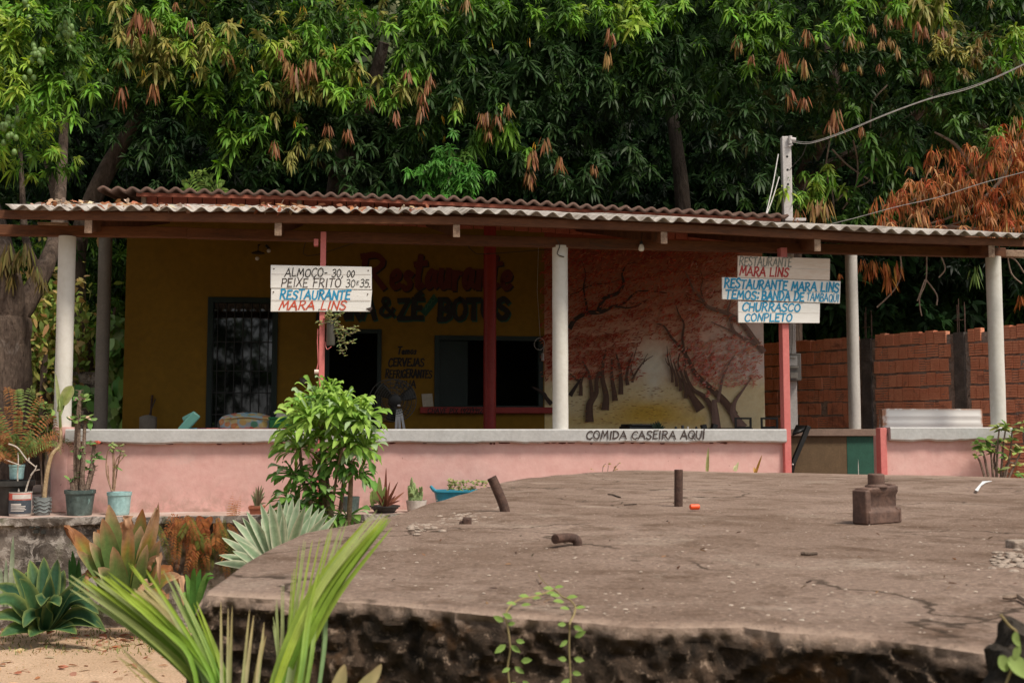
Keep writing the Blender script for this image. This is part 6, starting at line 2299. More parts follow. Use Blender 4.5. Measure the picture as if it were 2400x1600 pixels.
for k in range(16):
    x = RNG.normal(420, 18)
    frond(fb, [w_v(x + 40, 1235, VE - .04), w_v(x, 1228 + RNG.normal(0, 10), VE - .1), w_v(x - 22, 1270 + RNG.normal(0, 14), VE - .1)], size(10, 10.4), (.34, .13, .05), 18)
fb.build('fronds', M['dry_leaf'], fn)

# the tall bushy plant by the price sign
bp = empty('bushy_plant', at_d(785, 1350, 10.25).to_tuple()[:2] + (GZ,), 'tall bright green bushy plant on bare stems before the red sign post', 'plant')
mb = MB()
STEMS = [[(790, 1400), (784, 1300), (772, 1180), (760, 1080), (752, 990)], [(772, 1400), (764, 1260), (758, 1140), (756, 1050), (750, 950)], [(805, 1400), (815, 1260), (822, 1130), (820, 1050), (815, 980)], [(782, 1400), (790, 1250), (805, 1130), (795, 1060), (800, 940)], [(775, 1400), (745, 1220), (716, 1150), (705, 1080), (700, 1010)], [(795, 1400), (775, 1260), (788, 1120), (800, 1060), (812, 1000)], [(770, 1400), (755, 1250), (752, 1120), (745, 1060)], [(760, 1400), (720, 1250), (690, 1180)]]
SR = [(.028, .02), (.034, .024), (.026, .018), (.02, .014), (.022, .014), (.014, .01), (.026, .02), (.014, .01)]
for st, rr_ in zip(STEMS, SR):
    P = spline([at_d(x, y, 10.25 + RNG.normal(0, .06)) for x, y in st], 4)
    mb.tube(P, [rr_[0] + (rr_[1] - rr_[0]) * k / (len(P) - 1) for k in range(len(P))], 8)
mb.build('stems', surf('brown_stem', (.17, .12, .075), (.27, .2, .13), 14, .9, 60, .4, .4, .004), bp)
fb = FB()
PR = (.3, .42, .4, .38, .5, 1.15, .75, .4, .04)


def lobed(base, d, L, w, col):
    d = d.normalized()
    P = spline([base, base + d * L * .5 + Vector((0, 0, .05 * L)), base + d * L * .86 - Vector((0, 0, L * .05)), base + d * L * 1.05 - Vector((0, 0, L * .24))], 3)
    n = len(P)
    W = []
    for k in range(n):
        f = k / (n - 1) * (len(PR) - 1)
        i0 = min(int(f), len(PR) - 2)
        W.append(w * (PR[i0] + (PR[i0 + 1] - PR[i0]) * (f - i0)))
    hint = Vector((RNG.normal(0, .3), -.5 + RNG.normal(0, .3), 1))
    fb.blade(P, W, hint, lambda x_, s: tuple(v * (1.25 if abs(x_) < .3 else 1) for v in col), 3, .2)


HEADS = [(705, 1000, 70, 26), (750, 950, 80, 34), (800, 960, 80, 34), (845, 985, 75, 28), (760, 1010, 85, 40), (820, 1040, 80, 36), (705, 1050, 70, 30), (855, 1050, 60, 24), (770, 920, 50, 16), (730, 980, 80, 30), (690, 1110, 60, 22), (800, 1080, 70, 24), (700, 1180, 70, 26), (760, 1160, 60, 14), (840, 1110, 50, 16), (730, 1130, 60, 18), (740, 1200, 60, 14), (815, 1210, 60, 12)]
for hx, hy, rp, nl in HEADS:
    c = at_d(hx, hy, 10.2 + RNG.normal(0, .1))
    for k in range(int(nl * 2.2)):
        th = RNG.uniform(0, 6.28)
        el = RNG.uniform(-.55, 1.1) if hy < 1060 else RNG.uniform(-.7, .6)
        d_ = Vector((math.cos(th) * math.cos(el), math.sin(th) * math.cos(el) - .15, math.sin(el)))
        L = size(rp, 10.2) * RNG.uniform(.5, 1.0)
        bright = (hy < 1060)
        col = lerp3((.14, .27, .035), (.33, .48, .10), RNG.random()) if bright else lerp3((.06, .16, .025), (.17, .30, .06), RNG.random())
        if RNG.random() < .12:
            col = (.28, .38, .2)
        lobed(c + d_ * L * .15, d_, L, size(14, 10.2) * RNG.uniform(.6, 1.25), col)
for (x, y, tx, ty) in ((700, 1150, 640, 1160), (690, 1120, 638, 1118), (690, 1060, 632, 1060), (700, 1010, 640, 1010), (720, 960, 690, 930), (740, 930, 690, 940), (690, 1170, 630, 1168), (850, 1060, 875, 1100), (850, 1110, 880, 1140), (840, 1010, 880, 1000), (690, 1030, 645, 1040)):
    lobed(at_d(x, y, 10.1), at_d(tx, ty, 10.1) - at_d(x, y, 10.1), (at_d(tx, ty, 10.1) - at_d(x, y, 10.1)).length, size(20, 10.1), (.14, .3, .06))
fb.build('foliage', M['soft_leaf'], bp, smooth=True)

# ---------------------------------------------------------------- pots on the terrace edge
M['pot_green'] = surf('scuffed_dark_green_bucket', (.05, .075, .07), (.10, .135, .125), 8, .6, 30, .4, .3, .004, c3=(.24, .38, .36), c3_scale=6, c3_at=(.56, .66))
M['pot_teal'] = surf('scuffed_teal_bucket', (.26, .44, .44), (.34, .52, .52), 6, .6, 30, .3, .3, .004, c3=(.10, .12, .11), c3_scale=5, c3_at=(.6, .68))
M['pot_black'] = surf('dusty_black_pot', (.022, .021, .02), (.045, .043, .04), 6, .55, 30, .3, .2, .003)
M['pot_white'] = surf('dirty_white_pot', (.48, .43, .38), (.60, .54, .49), 5, .6, 30, .3, .2, .003, c3=(.33, .27, .22))
M['pot_grey'] = surf('grey_blue_pot', (.16, .18, .18), (.24, .26, .26), 6, .7, 30, .3, .3, .004)
M['pot_clay'] = surf('terracotta', (.27, .09, .05), (.36, .13, .075), 6, .8, 30, .3, .3, .004)
M['tub_blue'] = surf('blue_plastic_tub', (.02, .20, .30), (.03, .26, .37), 4, .45, 30, .2, .15, .003)
M['soil'] = surf('dark_soil', (.035, .022, .015), (.07, .045, .03), 20, .95, 80, .5, .8, .01)
VP = -.42


def pot(label, cx, ytop, ybot, wtop, wbot, mat, cat='pot', rim=.0, v=VP, name='plant_pot', rim_h=.16, zb=None):
    """round pot measured in the photo at depth plane v; stands on the terrace"""
    u, zt = at_v(cx, ytop, v)
    z0 = TZ if zb is None else zb
    dd = w_v(cx, ytop, v).y
    r0, r1 = size(wbot, dd) / 2, size(wtop, dd) / 2
    h = zt - z0
    t = empty(name, B((u, v, z0)), label, cat)
    mb = MB(B)
    pr = [(r0 * .96, 0), (r0, .006)]
    nseg = 6
    for k in range(1, nseg):
        f = k / nseg
        pr.append((r0 + (r1 - r0) * f, h * f))
    if rim:
        pr += [(r1 - .002, h * (1 - rim_h)), (r1 + rim, h * (1 - rim_h) + .004), (r1 + rim * 1.1, h), (r1 - .004, h), (r1 - .012, h - .03)]
    else:
        pr += [(r1, h), (r1 - .008, h), (r1 - .012, h - .03)]
    mb.lathe((u, v, z0), pr, 36)
    mb.build('body', M[mat], t)
    sb = MB(B)
    sb.lathe((u, v, z0 + h - .028), [(r1 - .01, -.002), (r1 - .014, .006), (r1 * .5, .012), (.002, .014)], 24)
    sb.build('soil', M['soil'], t)
    return t, u, z0, h, r1


def stems_and(parent, paths, r, mat, v=VP, name='stem', n=6):
    mb = MB(B)
    for p in paths:
        P = spline([uv3(x, y, v + RNG.normal(0, .015)) for x, y in p], 4)
        mb.tube(P, [r * (1.1 - .5 * k / (len(P) - 1)) for k in range(len(P))], n)
    return mb.build(name, mat, parent)


def little_leaves(fb, pts, v, Lpx, w, cols, n=6, spread=1.0, up=.4):
    for x, y in pts:
        for k in range(n):
            p = w_v(x, y, v + RNG.normal(0, .012))
            th = RNG.uniform(0, 6.28)
            d_ = Vector((math.cos(th), math.sin(th), up + RNG.normal(0, .4)))
            fb.leaves([p], [d_], [Vector((RNG.normal(0, .3), -.5, .8))], [size(Lpx, 10.9) * RNG.uniform(.6, 1.2)], w, [cols[RNG.integers(0, len(cols))]])


def plant(name, label, v, x, y, cat='plant', zb=None):
    u = at_v(x, y, v)[0]
    return empty(name, B((u, v, TZ if zb is None else zb)), label, cat)


LG = [(.10, .2, .05), (.16, .27, .07), (.22, .33, .10)]
# 1 dark green bucket with thorny stems
pot('scuffed dark green bucket holding the thorny stemmed plant on the terrace', 188, 1147, 1207, 67, 54, 'pot_green', 'bucket', .006, name='plant_bucket')
t = plant('thorny_plant', 'crown of thorns plant with tall spiny brown stems and pale pink flowers', VP, 190, 1150)
M['spiny'] = surf('spiny_stem', (.13, .085, .065), (.22, .16, .12), 30, .9, 90, .6, .8, .006)
paths = [[(180, 1150), (177, 1080), (180, 1000), (186, 940), (187, 915)], [(186, 1150), (184, 1060), (186, 960), (190, 930)], [(191, 1150), (195, 1090), (198, 1010), (199, 985)], [(196, 1150), (192, 1100), (190, 1060)], [(202, 1150), (212, 1110), (220, 1050), (219, 1035)], [(205, 1145), (216, 1110), (222, 1090)], [(172, 1150), (168, 1130), (165, 1122)]]
stems_and(t, paths, .022, M['spiny'], VP)
mb = MB(B)
for p in paths:
    P = spline([uv3(x, y, VP) for x, y in p], 14)
    for q in P:
        th = RNG.uniform(0, 6.28)
        d_ = Vector((math.cos(th), math.sin(th), .25)) * .042
        mb.tube([q, q + d_], [.0035, .001], 4)
mb.build('thorns', M['spiny'], t)
fb = FB()
little_leaves(fb, [(186, 978), (200, 980), (210, 985), (172, 985), (190, 940), (195, 930)], VP, 24, .5, LG, 6)
little_leaves(fb, [(198, 1045), (210, 1040), (186, 1060), (222, 1068), (214, 1085), (205, 1100), (165, 1125), (182, 1120), (230, 1075)], VP, 22, .4, [(.12, .26, .08), (.18, .32, .10)], 6)
fb.build('leaves', M['soft_leaf'], t)
fb = FB()
little_leaves(fb, [(192, 930), (196, 935), (188, 932), (170, 980), (201, 979)], VP, 13, .9, [(.66, .42, .36), (.7, .5, .4)], 6)
little_leaves(fb, [(227, 1040), (226, 1036)], VP, 12, .9, [(.6, .14, .09)], 5)
fb.build('flowers', M['soft_leaf'], t)
# 2 teal bucket with thin stems
pot('scuffed pale teal bucket holding a spindly plant on the terrace', 280, 1152, 1207, 54, 46, 'pot_teal', 'bucket', .004, name='plant_bucket')
t = plant('spindly_plant', 'spindly plant with thin bare brown stems and a few small leaves, in teal bucket', VP, 270, 1150)
stems_and(t, [[(262, 1150), (250, 1110), (250, 1070), (256, 1050)], [(264, 1150), (265, 1090), (262, 1040)], [(266, 1150), (268, 1090), (266, 1045)], [(268, 1150), (276, 1090), (285, 1050)], [(266, 1150), (272, 1080), (288, 1065)], [(263, 1150), (256, 1130), (253, 1090)], [(270, 1100), (280, 1082), (292, 1068)]], .007, surf('thin_brown_stem', (.26, .16, .10), (.36, .24, .16), 20, .8), VP)
fb = FB()
little_leaves(fb, [(262, 1040), (270, 1050), (280, 1045), (290, 1068), (258, 1055), (272, 1095), (284, 1058), (266, 1060)], VP, 15, .5, [(.3, .33, .14), (.2, .3, .1)], 4)
fb.build('leaves', M['soft_leaf'], t)
# 3 wavy grey pot with the leaning rubber plant
t, u, z0, h, r1 = pot('small grey blue pot with moulded wavy bands beside the pink wall', 100, 1165, 1200, 39, 34, 'pot_grey', v=-.36)
mb = MB(B)
for k in range(4):
    zz = z0 + h * (.2 + .2 * k)
    mb.tube([(u + (r1 * .96 + .002) * math.cos(a / 40 * 6.283), -.36 + (r1 * .96 + .002) * math.sin(a / 40 * 6.283), zz + .008 * math.sin(a * .9)) for a in range(41)], .005, 5)
mb.build('wavy_band', M['pot_grey'], t)
t = plant('rubber_plant', 'leaning plant with one bare bent stem and large oval olive leaf', -.36, 105, 1165)
stems_and(t, [[(104, 1165), (110, 1110), (122, 1065), (142, 1040), (141, 990), (140, 960)]], .02, surf('tan_stem', (.36, .24, .13), (.46, .34, .2), 20, .8), -.36, n=8)
stems_and(t, [[(141, 1000), (140, 960), (139, 935)], [(140, 975), (148, 955), (152, 945)]], .012, flat('green_stem', (.2, .26, .08), .6), -.36, 'green_stem')
fb = FB()
leaf_to(fb, w_v(146, 948, -.36), w_v(170, 904, -.38), size(28, 11), lambda x_, s: lerp3((.30, .36, .10), (.42, .44, .2), abs(x_)), 0, (.5, .9, 1, 1, .8, .1))
leaf_to(fb, w_v(139, 965, -.36), w_v(146, 925, -.38), size(12, 11), lambda x_, s: (.28, .36, .12), 0)
leaf_to(fb, w_v(139, 945, -.36), w_v(130, 875, -.38), size(9, 11), lambda x_, s: (.38, .42, .2), 0)
leaf_to(fb, w_v(139, 950, -.36), w_v(133, 905, -.37), size(9, 11), lambda x_, s: (.34, .4, .16), 0)
fb.build('leaves', M['soft_leaf'], t, smooth=True)
# 4 paint can
t, u, z0, h, r1 = pot('old paint can with red rim and dark label, used as a plant pot', 49, 1152, 1207, 50, 48, 'pot_white', 'paint can', .002, v=-.46, name='paint_can', rim_h=.06)
mb = MB(B)
for (z_a, z_b, mt_, k) in ((.68, .97, flat('can_red', (.58, .09, .06), .4), 0), (.12, .66, flat('can_label', (.055, .065, .08), .45), 1)):
    lb = MB(B)
    n = 20
    a0, a1 = (math.pi * 1.05, math.pi * 1.95)
    lb.sheet(lambda i, j: (u + (r1 * .985 + .003) * math.cos(a0 + (a1 - a0) * i / n), -.46 + (r1 * .985 + .003) * math.sin(a0 + (a1 - a0) * i / n), z0 + h * (z_a if j == 0 else z_b)), n, 1)
    lb.build('label', mt_, t)
lb = MB(B)
for zz0, zz1, a0, a1 in ((.72, .92, 1.35, 1.9), (.40, .44, 1.3, 1.72), (.34, .37, 1.3, 1.7), (.28, .31, 1.3, 1.74), (.22, .25, 1.3, 1.68), (.47, .54, 1.3, 1.6)):
    n = 10
    lb.sheet(lambda i, j: (u + (r1 * .985 + .006) * math.cos(math.pi * (a0 + (a1 - a0) * i / n)), -.46 + (r1 * .985 + .006) * math.sin(math.pi * (a0 + (a1 - a0) * i / n)), z0 + h * (zz0 if j == 0 else zz1)), n, 1)
lb.build('label_print', flat('can_print', (.55, .5, .46), .5), t)
t = plant('bare_shrub', 'bare plant with thin whitish branching stems growing from paint can', -.46, 50, 1152)
stems_and(t, [[(44, 1152), (41, 1120), (43, 1080), (42, 1060)], [(60, 1150), (70, 1120), (82, 1100), (86, 1090)], [(70, 1120), (78, 1105), (92, 1100)], [(60, 1152), (66, 1130), (72, 1112)], [(0, 1072), (25, 1082), (48, 1090)], [(20, 1040), (40, 1048), (56, 1068), (66, 1080), (68, 1072)], [(66, 1080), (84, 1094)]], .008, surf('whitish_stem', (.42, .36, .30), (.55, .48, .42), 20, .85), -.46)
# 5 black drum, teal bucket and ferns
pot('black plastic drum at the left end of the terrace', 28, 1125, 1204, 100, 62, 'pot_black', 'drum', .004, v=-.3, name='plastic_drum')
t, u, z0, h, r1 = pot('small teal bucket with fern standing on black drum', 40, 1088, 1122, 34, 30, 'pot_teal', 'bucket', .003, v=-.3, name='plant_bucket', zb=at_v(40, 1122, -.3)[1])
fn = empty('potted_fern', B((at_v(40, 1088, -.3)[0], -.3, at_v(40, 1100, -.3)[1])), 'large half dry fern with rusty and green fronds in teal bucket, far left', 'fern')
fb = FB()
for k in range(60):
    a = RNG.uniform(-1.3, 1.2)
    L = RNG.uniform(60, 190)
    tx, ty = 42 + math.sin(a) * L * .75, 1085 - math.cos(a) * L * .95
    ty2 = ty + RNG.uniform(15, 60)
    cc = lerp3((.24, .09, .035), (.34, .17, .07), RNG.random()) if RNG.random() < .6 else lerp3((.10, .15, .04), (.2, .26, .08), RNG.random())
    dv_ = RNG.normal(0, .12)
    frond(fb, [w_v(42, 1088, -.3), w_v(42 + (tx - 42) * .5, 1085 - (1085 - ty) * .65, -.3 + dv_ * .5), w_v(tx, ty, -.3 + dv_), w_v(tx + (tx - 42) * .2, ty2, -.3 + dv_)], size(RNG.uniform(9, 15), 11), cc, 26)
fb.build('fronds', M['dry_leaf'], fn)
fb = FB()
little_leaves(fb, [(88, 985), (92, 1000), (98, 1010), (80, 1030), (112, 960), (118, 980), (100, 950)], -.2, 24, .6, LG, 7)
t = plant('broad_leaf_weed', 'green leafy weed behind the fern by the pink corner', -.2, 100, 1150)
fb.build('leaves', M['soft_leaf'], t)
stems_and(t, [[(100, 1190), (96, 1080), (92, 990)], [(104, 1190), (108, 1050), (114, 965)]], .008, M['twig'], -.2)
# 6 terracotta pot with aloe (square)
t = empty('plant_pot', B((at_v(600, 1215, -.55)[0], -.55, TZ)), 'small square terracotta pot holding a little aloe', 'pot')
mb = MB(B)
(ua_, zt_), ub_ = at_v(583, 1186, -.58), at_v(618, 1186, -.58)[0]
uc, hw = (ua_ + ub_) / 2, (ub_ - ua_) / 2
ring = []
for (k, zz) in ((.8, TZ), (.97, zt_ - .03), (1.06, zt_ - .028), (1.08, zt_), (.9, zt_), (.88, zt_ - .03)):
    ring.append([mb.V((uc + sx * hw * k, -.5 + sy * hw * k, zz)) for sx, sy in ((-1, -1), (1, -1), (1, 1), (-1, 1))])
for k in range(5):
    for j in range(4):
        mb.Fc((ring[k][j], ring[k][(j + 1) % 4], ring[k + 1][(j + 1) % 4], ring[k + 1][j]))
mb.Fc(ring[5])
mb.build('body', M['pot_clay'], t, bevel=.004)


def spiky(name, label, cx, cy, v, tips, w, cols, zb=None, bd=.08):
    t = plant(name, label, v, cx, cy, zb=zb)
    fb = FB()
    for x, y in tips:
        c = cols[RNG.integers(0, len(cols))]
        leaf_to(fb, w_v(cx + (x - cx) * .12, cy, v), w_v(x, y, v + RNG.normal(0, .05)), size(w, 10.8), lambda x_, s, c=c: c, bd, (.8, 1, .9, .7, .4, .05), 3, .3)
    fb.build('leaves', M['soft_leaf'], t, smooth=True)
    return t


spiky('aloe', 'small grey green aloe in square terracotta pot', 602, 1186, -.5, [(588, 1158), (594, 1150), (600, 1140), (606, 1138), (614, 1136), (618, 1142), (621, 1152), (612, 1150), (596, 1165), (622, 1162), (610, 1160), (625, 1178), (604, 1155)], 7, [(.17, .2, .11), (.24, .24, .14), (.2, .16, .1)])
# 7 pot behind the bush
pot('dark green square looking pot half hidden behind the bushy plant', 822, 1163, 1220, 42, 36, 'pot_green', v=-.3)
pot('grey bucket with dark plant, hidden behind the white agave', 675, 1170, 1210, 40, 34, 'pot_grey', v=-.35)
fb = FB()
little_leaves(fb, [(672, 1165), (665, 1180), (680, 1175), (660, 1190), (690, 1185)], -.4, 26, .35, [(.06, .13, .06), (.3, .38, .44)], 7)
t = plant('dark_pot_plant', 'low dark green plant with bluish leaves behind the white agave', -.4, 672, 1170)
fb.build('leaves', M['soft_leaf'], t)
# 8 black bowl
pot('low black plastic bowl holding brown withered succulents', 902, 1184, 1222, 68, 44, 'pot_black', 'pot', .007, v=-.5, rim_h=.2)
spiky('withered_succulent', 'withered reddish brown succulent with stiff spikes in black bowl', 902, 1186, -.5, [(866, 1152), (872, 1170), (878, 1142), (880, 1160), (892, 1150), (905, 1095), (906, 1140), (914, 1128), (920, 1150), (933, 1128), (928, 1160), (948, 1152), (938, 1172), (912, 1165), (888, 1168), (898, 1160), (924, 1170)], 8, [(.17, .06, .04), (.24, .10, .06), (.13, .07, .045)], bd=.0)
fb = FB()
t = plant('prickly_pear', 'thin green cactus pads rising from the left of black bowl', -.52, 885, 1186)
for (x0, y0, x1, y1) in ((880, 1180, 879, 1125), (890, 1182, 889, 1118), (893, 1185, 903, 1140), (873, 1185, 872, 1150)):
    leaf_to(fb, w_v(x0, y0, -.52), w_v(x1, y1, -.52), size(13, 10.8), lambda x_, s: (.2, .27, .08), 0, (.4, .8, 1, .9, .6, .2), 3, .1)
fb.build('pads', M['soft_leaf'], t, smooth=True)
# 9 white pot with cactus
pot('off white pot holding a finger cactus', 976, 1172, 1212, 49, 40, 'pot_white', v=-.45)
t = plant('finger_cactus', 'clump of pale green finger cactus stems in off white pot', -.45, 975, 1172)
mb = MB(B)
for k in range(34):
    x, y = RNG.uniform(956, 990), RNG.uniform(1135, 1165)
    if k < 8:
        x, y = RNG.normal(964, 4), 1118 + k * 6
    p = uv3(x, y, -.45 + RNG.normal(0, .03))
    p0_ = uv3(972 + (x - 972) * .8, 1172, -.45)
    mb.tube(spline([p0_, ((p0_[0] + p[0]) / 2 + RNG.normal(0, .01), p0_[1], (p0_[2] + p[2]) / 2), p], 3), [.014, .015, .015, .015, .014, .013, .005], 7)
mb.build('stems', surf('cactus_green', (.2, .28, .10), (.32, .4, .18), 30, .7, 90, .4, .4, .004), t)
# 10 blue tub
t = empty('plant_tub', B((at_v(1085, 1180, -.42)[0], -.42, TZ)), 'oblong bright blue plastic tub with seedlings behind the block', 'tub')
mb = MB(B)
(ul_, zt_), ur_ = at_v(1018, 1150, -.5), at_v(1165, 1150, -.5)[0]
uc, hw = (ul_ + ur_) / 2, (ur_ - ul_) / 2
ring = []
for (k, dp, zz) in ((.84, .13, TZ + .005), (.97, .16, zt_ - .015), (1.03, .18, zt_ - .014), (1.03, .18, zt_), (.95, .15, zt_), (.93, .14, zt_ - .04)):
    ring.append([mb.V((uc + hw * k * math.copysign(abs(math.cos(a)) ** .35, math.cos(a)), -.36 + dp * math.copysign(abs(math.sin(a)) ** .35, math.sin(a)), zz)) for a in [2 * math.pi * (j + .5) / 28 for j in range(28)]])
for k in range(5):
    for j in range(28):
        mb.Fc((ring[k][j], ring[k][(j + 1) % 28], ring[k + 1][(j + 1) % 28], ring[k + 1][j]))
mb.Fc(ring[0][::-1])
mb.build('body', M['tub_blue'], t)
sb = MB(B)
sb.Fc([sb.V((uc + hw * .92 * math.copysign(abs(math.cos(a)) ** .35, math.cos(a)), -.36 + .14 * math.copysign(abs(math.sin(a)) ** .35, math.sin(a)), zt_ - .025)) for a in [2 * math.pi * (j + .5) / 28 for j in range(28)]])
sb.build('soil', M['soil'], t)
hb = MB(B)
hb.tube([uv3(1021, 1150, -.45), uv3(1014, 1145, -.45), uv3(1009, 1138, -.45)], [.016, .018, .014], 8)
hb.build('handle', M['tub_blue'], t)
t = empty('seedlings', B((uc, -.36, zt_)), 'little pale green seedlings sprouting in the blue tub', 'seedlings')
fb = FB()
pts_ = [(RNG.uniform(1052, 1150), RNG.uniform(1126, 1148)) for _ in range(70)] + [(1055, 1122 + k * 4) for k in range(7)]
little_leaves(fb, pts_, -.36, 9, .45, [(.3, .38, .12), (.22, .32, .09), (.38, .36, .16)], 5)
fb.build('leaves', M['soft_leaf'], t)
# 11 spears and weeds showing over the block
spiky('snake_plant', 'single yellow edged snake plant spear before pink wall, left of entrance', 1657, 1104, -.4, [(1660, 1048)], 9, [(.40, .42, .18)], bd=-.04)
spiky('snake_plant', 'short pale snake plant leaf tips close beside the pink post', 1722, 1104, -.4, [(1731, 1082), (1723, 1090)], 9, [(.46, .46, .26)], bd=0)
spiky('snake_plant', 'small orange tinged leaf tips peeking over the block near pink post', 1770, 1108, -.4, [(1786, 1066), (1767, 1094), (1774, 1096)], 7, [(.46, .28, .08)], bd=0)
t = plant('weed', 'thin dry weeds showing above the block top before pink wall', -.45, 1420, 1104)
fb = FB()
little_leaves(fb, [(1415, 1092), (1425, 1088), (1440, 1095), (1450, 1086), (1388, 1100), (1446, 1100)], -.45, 9, .4, [(.36, .26, .1)], 4)
fb.build('leaves', M['soft_leaf'], t)
stems_and(t, [[(1412, 1106), (1414, 1092), (1420, 1086)], [(1436, 1106), (1442, 1095), (1452, 1084)], [(1424, 1106), (1426, 1090)]], .004, M['twig'], -.45)
# 12 leafy plant at the right end
t = plant('thorny_plant', 'bushy crown of thorns plant with bright leaves before the right end of pink wall', -.35, 2350, 1115)
paths = [[(2310, 1125), (2298, 1085), (2290, 1070)], [(2318, 1125), (2308, 1075), (2300, 1050)], [(2328, 1125), (2322, 1060), (2310, 1030)], [(2335, 1125), (2338, 1050), (2342, 1005)], [(2345, 1125), (2350, 1060), (2356, 1010)], [(2355, 1125), (2368, 1060), (2372, 1010)], [(2362, 1125), (2378, 1090), (2392, 1060)], [(2340, 1125), (2330, 1080), (2334, 1050)], [(2350, 1125), (2362, 1085), (2390, 1090)]]
stems_and(t, paths, .014, M['spiny'], -.35)
fb = FB()
little_leaves(fb, [(2290, 1040), (2300, 1045), (2294, 1055), (2312, 1030), (2320, 1050), (2342, 1000), (2350, 1005), (2358, 995), (2368, 1010), (2372, 1030), (2352, 1030), (2340, 1040), (2380, 1060), (2392, 1050), (2394, 1010), (2398, 990), (2330, 1060), (2360, 1070), (2384, 1090), (2290, 1068), (2345, 1100), (2385, 1110)], -.35, 26, .42, [(.16, .26, .05), (.3, .36, .10), (.38, .36, .16), (.10, .2, .05)], 7)
fb.build('leaves', M['soft_leaf'], t)

# hanging planter on the price sign post
hp = empty('hanging_planter', w_v(775, 790, -.27), 'cut plastic bottle planter with trailing succulent hanging beside red sign post', 'planter')
m, nt, b = new_mat('smoky_bottle')
b.inputs['Base Color'].default_value = (.10, .095, .085, 1)
b.inputs['Roughness'].default_value = .2
M['bottle'] = m
c = uv3(775, 810, -.27)
mb = MB(B)
rb_ = size(11, 11)
mb.lathe((c[0], c[1], c[2]), [(rb_ * .8, 0), (rb_, .015), (rb_ * .97, .05), (rb_ * 1.02, .055), (rb_ * .97, .1), (rb_ * 1.02, .105), (rb_ * .97, .16), (rb_, .165), (rb_, .25), (rb_ * .95, .25), (rb_ * .9, .2)], 24)
mb.build('bottle', M['bottle'], hp)
mb = MB(B)
mb.tube(spline([uv3(762, 800, -.25), uv3(766, 818, -.3), uv3(777, 812, -.31)], 4), .004, 5)
mb.tube([uv3(766, 752, -.26), uv3(758, 745, -.25)], .004, 5)
mb.build('hanger', M['rose'], hp)
tp = empty('trailing_succulent', w_v(790, 770, -.28), 'thin trailing succulent with small starry leaves spilling from the bottle planter', 'plant')
TR = [[(776, 752), (790, 745), (800, 735)], [(778, 752), (795, 760), (810, 772), (832, 765)], [(778, 755), (800, 775), (822, 782), (836, 772)], [(780, 758), (792, 790), (798, 815), (805, 830)], [(782, 760), (800, 800), (815, 805), (830, 795)], [(775, 752), (768, 745), (760, 740)], [(774, 752), (775, 738), (770, 728)], [(780, 760), (795, 775), (805, 790), (812, 822)], [(776, 754), (755, 758), (748, 756)], [(778, 752), (788, 768), (792, 782)]]
stems_and(tp, TR, .004, M['twig'], -.29)
fb = FB()
pts_ = []
for p in TR:
    for q in spline([Vector((x, y, 0)) for x, y in p], 4):
        pts_.append((q.x + RNG.normal(0, 3), q.y + RNG.normal(0, 3)))
little_leaves(fb, pts_, -.29, 8.5, .35, [(.3, .33, .14), (.2, .27, .1), (.42, .36, .14)], 6)
fb.build('leaves', M['soft_leaf'], tp)

# ---------------------------------------------------------------- things standing inside the veranda
def table(name, label, px0, px1, v0, v1, z, mat, legmat):
    t = empty(name, B(((at_v(px0, 1000, v0)[0] + at_v(px1, 1000, v0)[0]) / 2, (v0 + v1) / 2, TZ)), label, 'table')
    u0, u1 = at_v(px0, 1000, v0)[0], at_v(px1, 1000, v0)[0]
    mb = MB(B)
    mb.box((u0, v0, z - .03), (u1, v1, z))
    mb.build('table_top', mat, t, bevel=.004)
    for uu in (u0 + .05, u1 - .05):
        for vv in (v0 + .05, v1 - .05):
            mb = MB(B)
            mb.box((uu - .025, vv - .025, TZ), (uu + .025, vv + .025, z - .03))
            mb.build('leg', legmat, t)
    return t


zt = at_v(600, 1000, .9)[1]
table('dining_table', 'table with bright cloth just inside the low wall at left', 430, 700, .6, 1.4, at_v(600, 1003, .9)[1], flat('table_red', (.5, .05, .04), .6), M['dark_wood'])
m, nt, b = new_mat('printed_cloth')
vc = coords(nt)
vr = N(nt, 'ShaderNodeTexVoronoi')
vr.inputs['Scale'].default_value = 13
nt.links.new(vc, vr.inputs['Vector'])
hs = N(nt, 'ShaderNodeSeparateColor')
nt.links.new(vr.outputs['Color'], hs.inputs[0])
pc = ramp(nt, hs.outputs[0], [(0, (.62, .45, .15)), (.16, (.55, .12, .06)), (.3, (.10, .26, .38)), (.45, (.60, .36, .32)), (.6, (.10, .30, .18)), (.74, (.60, .52, .24)), (.88, (.58, .25, .10))], 'CONSTANT')
pc = mix(nt, ramp(nt, vr.outputs['Distance'], [(.44, 0), (.6, 1)]), pc, (.34, .48, .52))
pc = mix(nt, ramp(nt, noise(nt, vc, 30, 3), [(.6, 0), (.68, .5)]), pc, (.62, .5, .36))
nt.links.new(pc, b.inputs['Base Color'])
b.inputs['Roughness'].default_value = .85
M['cloth'] = m
bg = MB(B)
uc, zc = at_v(576, 990, .85)
u0, u1 = at_v(511, 1000, .85)[0], at_v(635, 1000, .85)[0]
ztop = at_v(576, 967, .85)[1]
zb_ = at_v(600, 1003, .9)[1]


def bag(i, j):
    a = 2 * math.pi * i / 44
    f = j / 16
    k = 1.0 if f < .45 else max(.02, 1 - ((f - .45) / .55) ** 2.6)
    wob = 1 + .04 * math.sin(a * 5 + f * 6) + .03 * math.sin(a * 9)
    sx = math.copysign(abs(math.cos(a)) ** .6, math.cos(a))
    sy = math.copysign(abs(math.sin(a)) ** .6, math.sin(a))
    return (uc + sx * (u1 - u0) / 2 * k ** .55 * wob, .95 + sy * .2 * k * wob, zb_ + (ztop - zb_) * (f ** .9) * (1 + .05 * math.sin(a * 3) * f) - .02 * (1 - f) * 0)


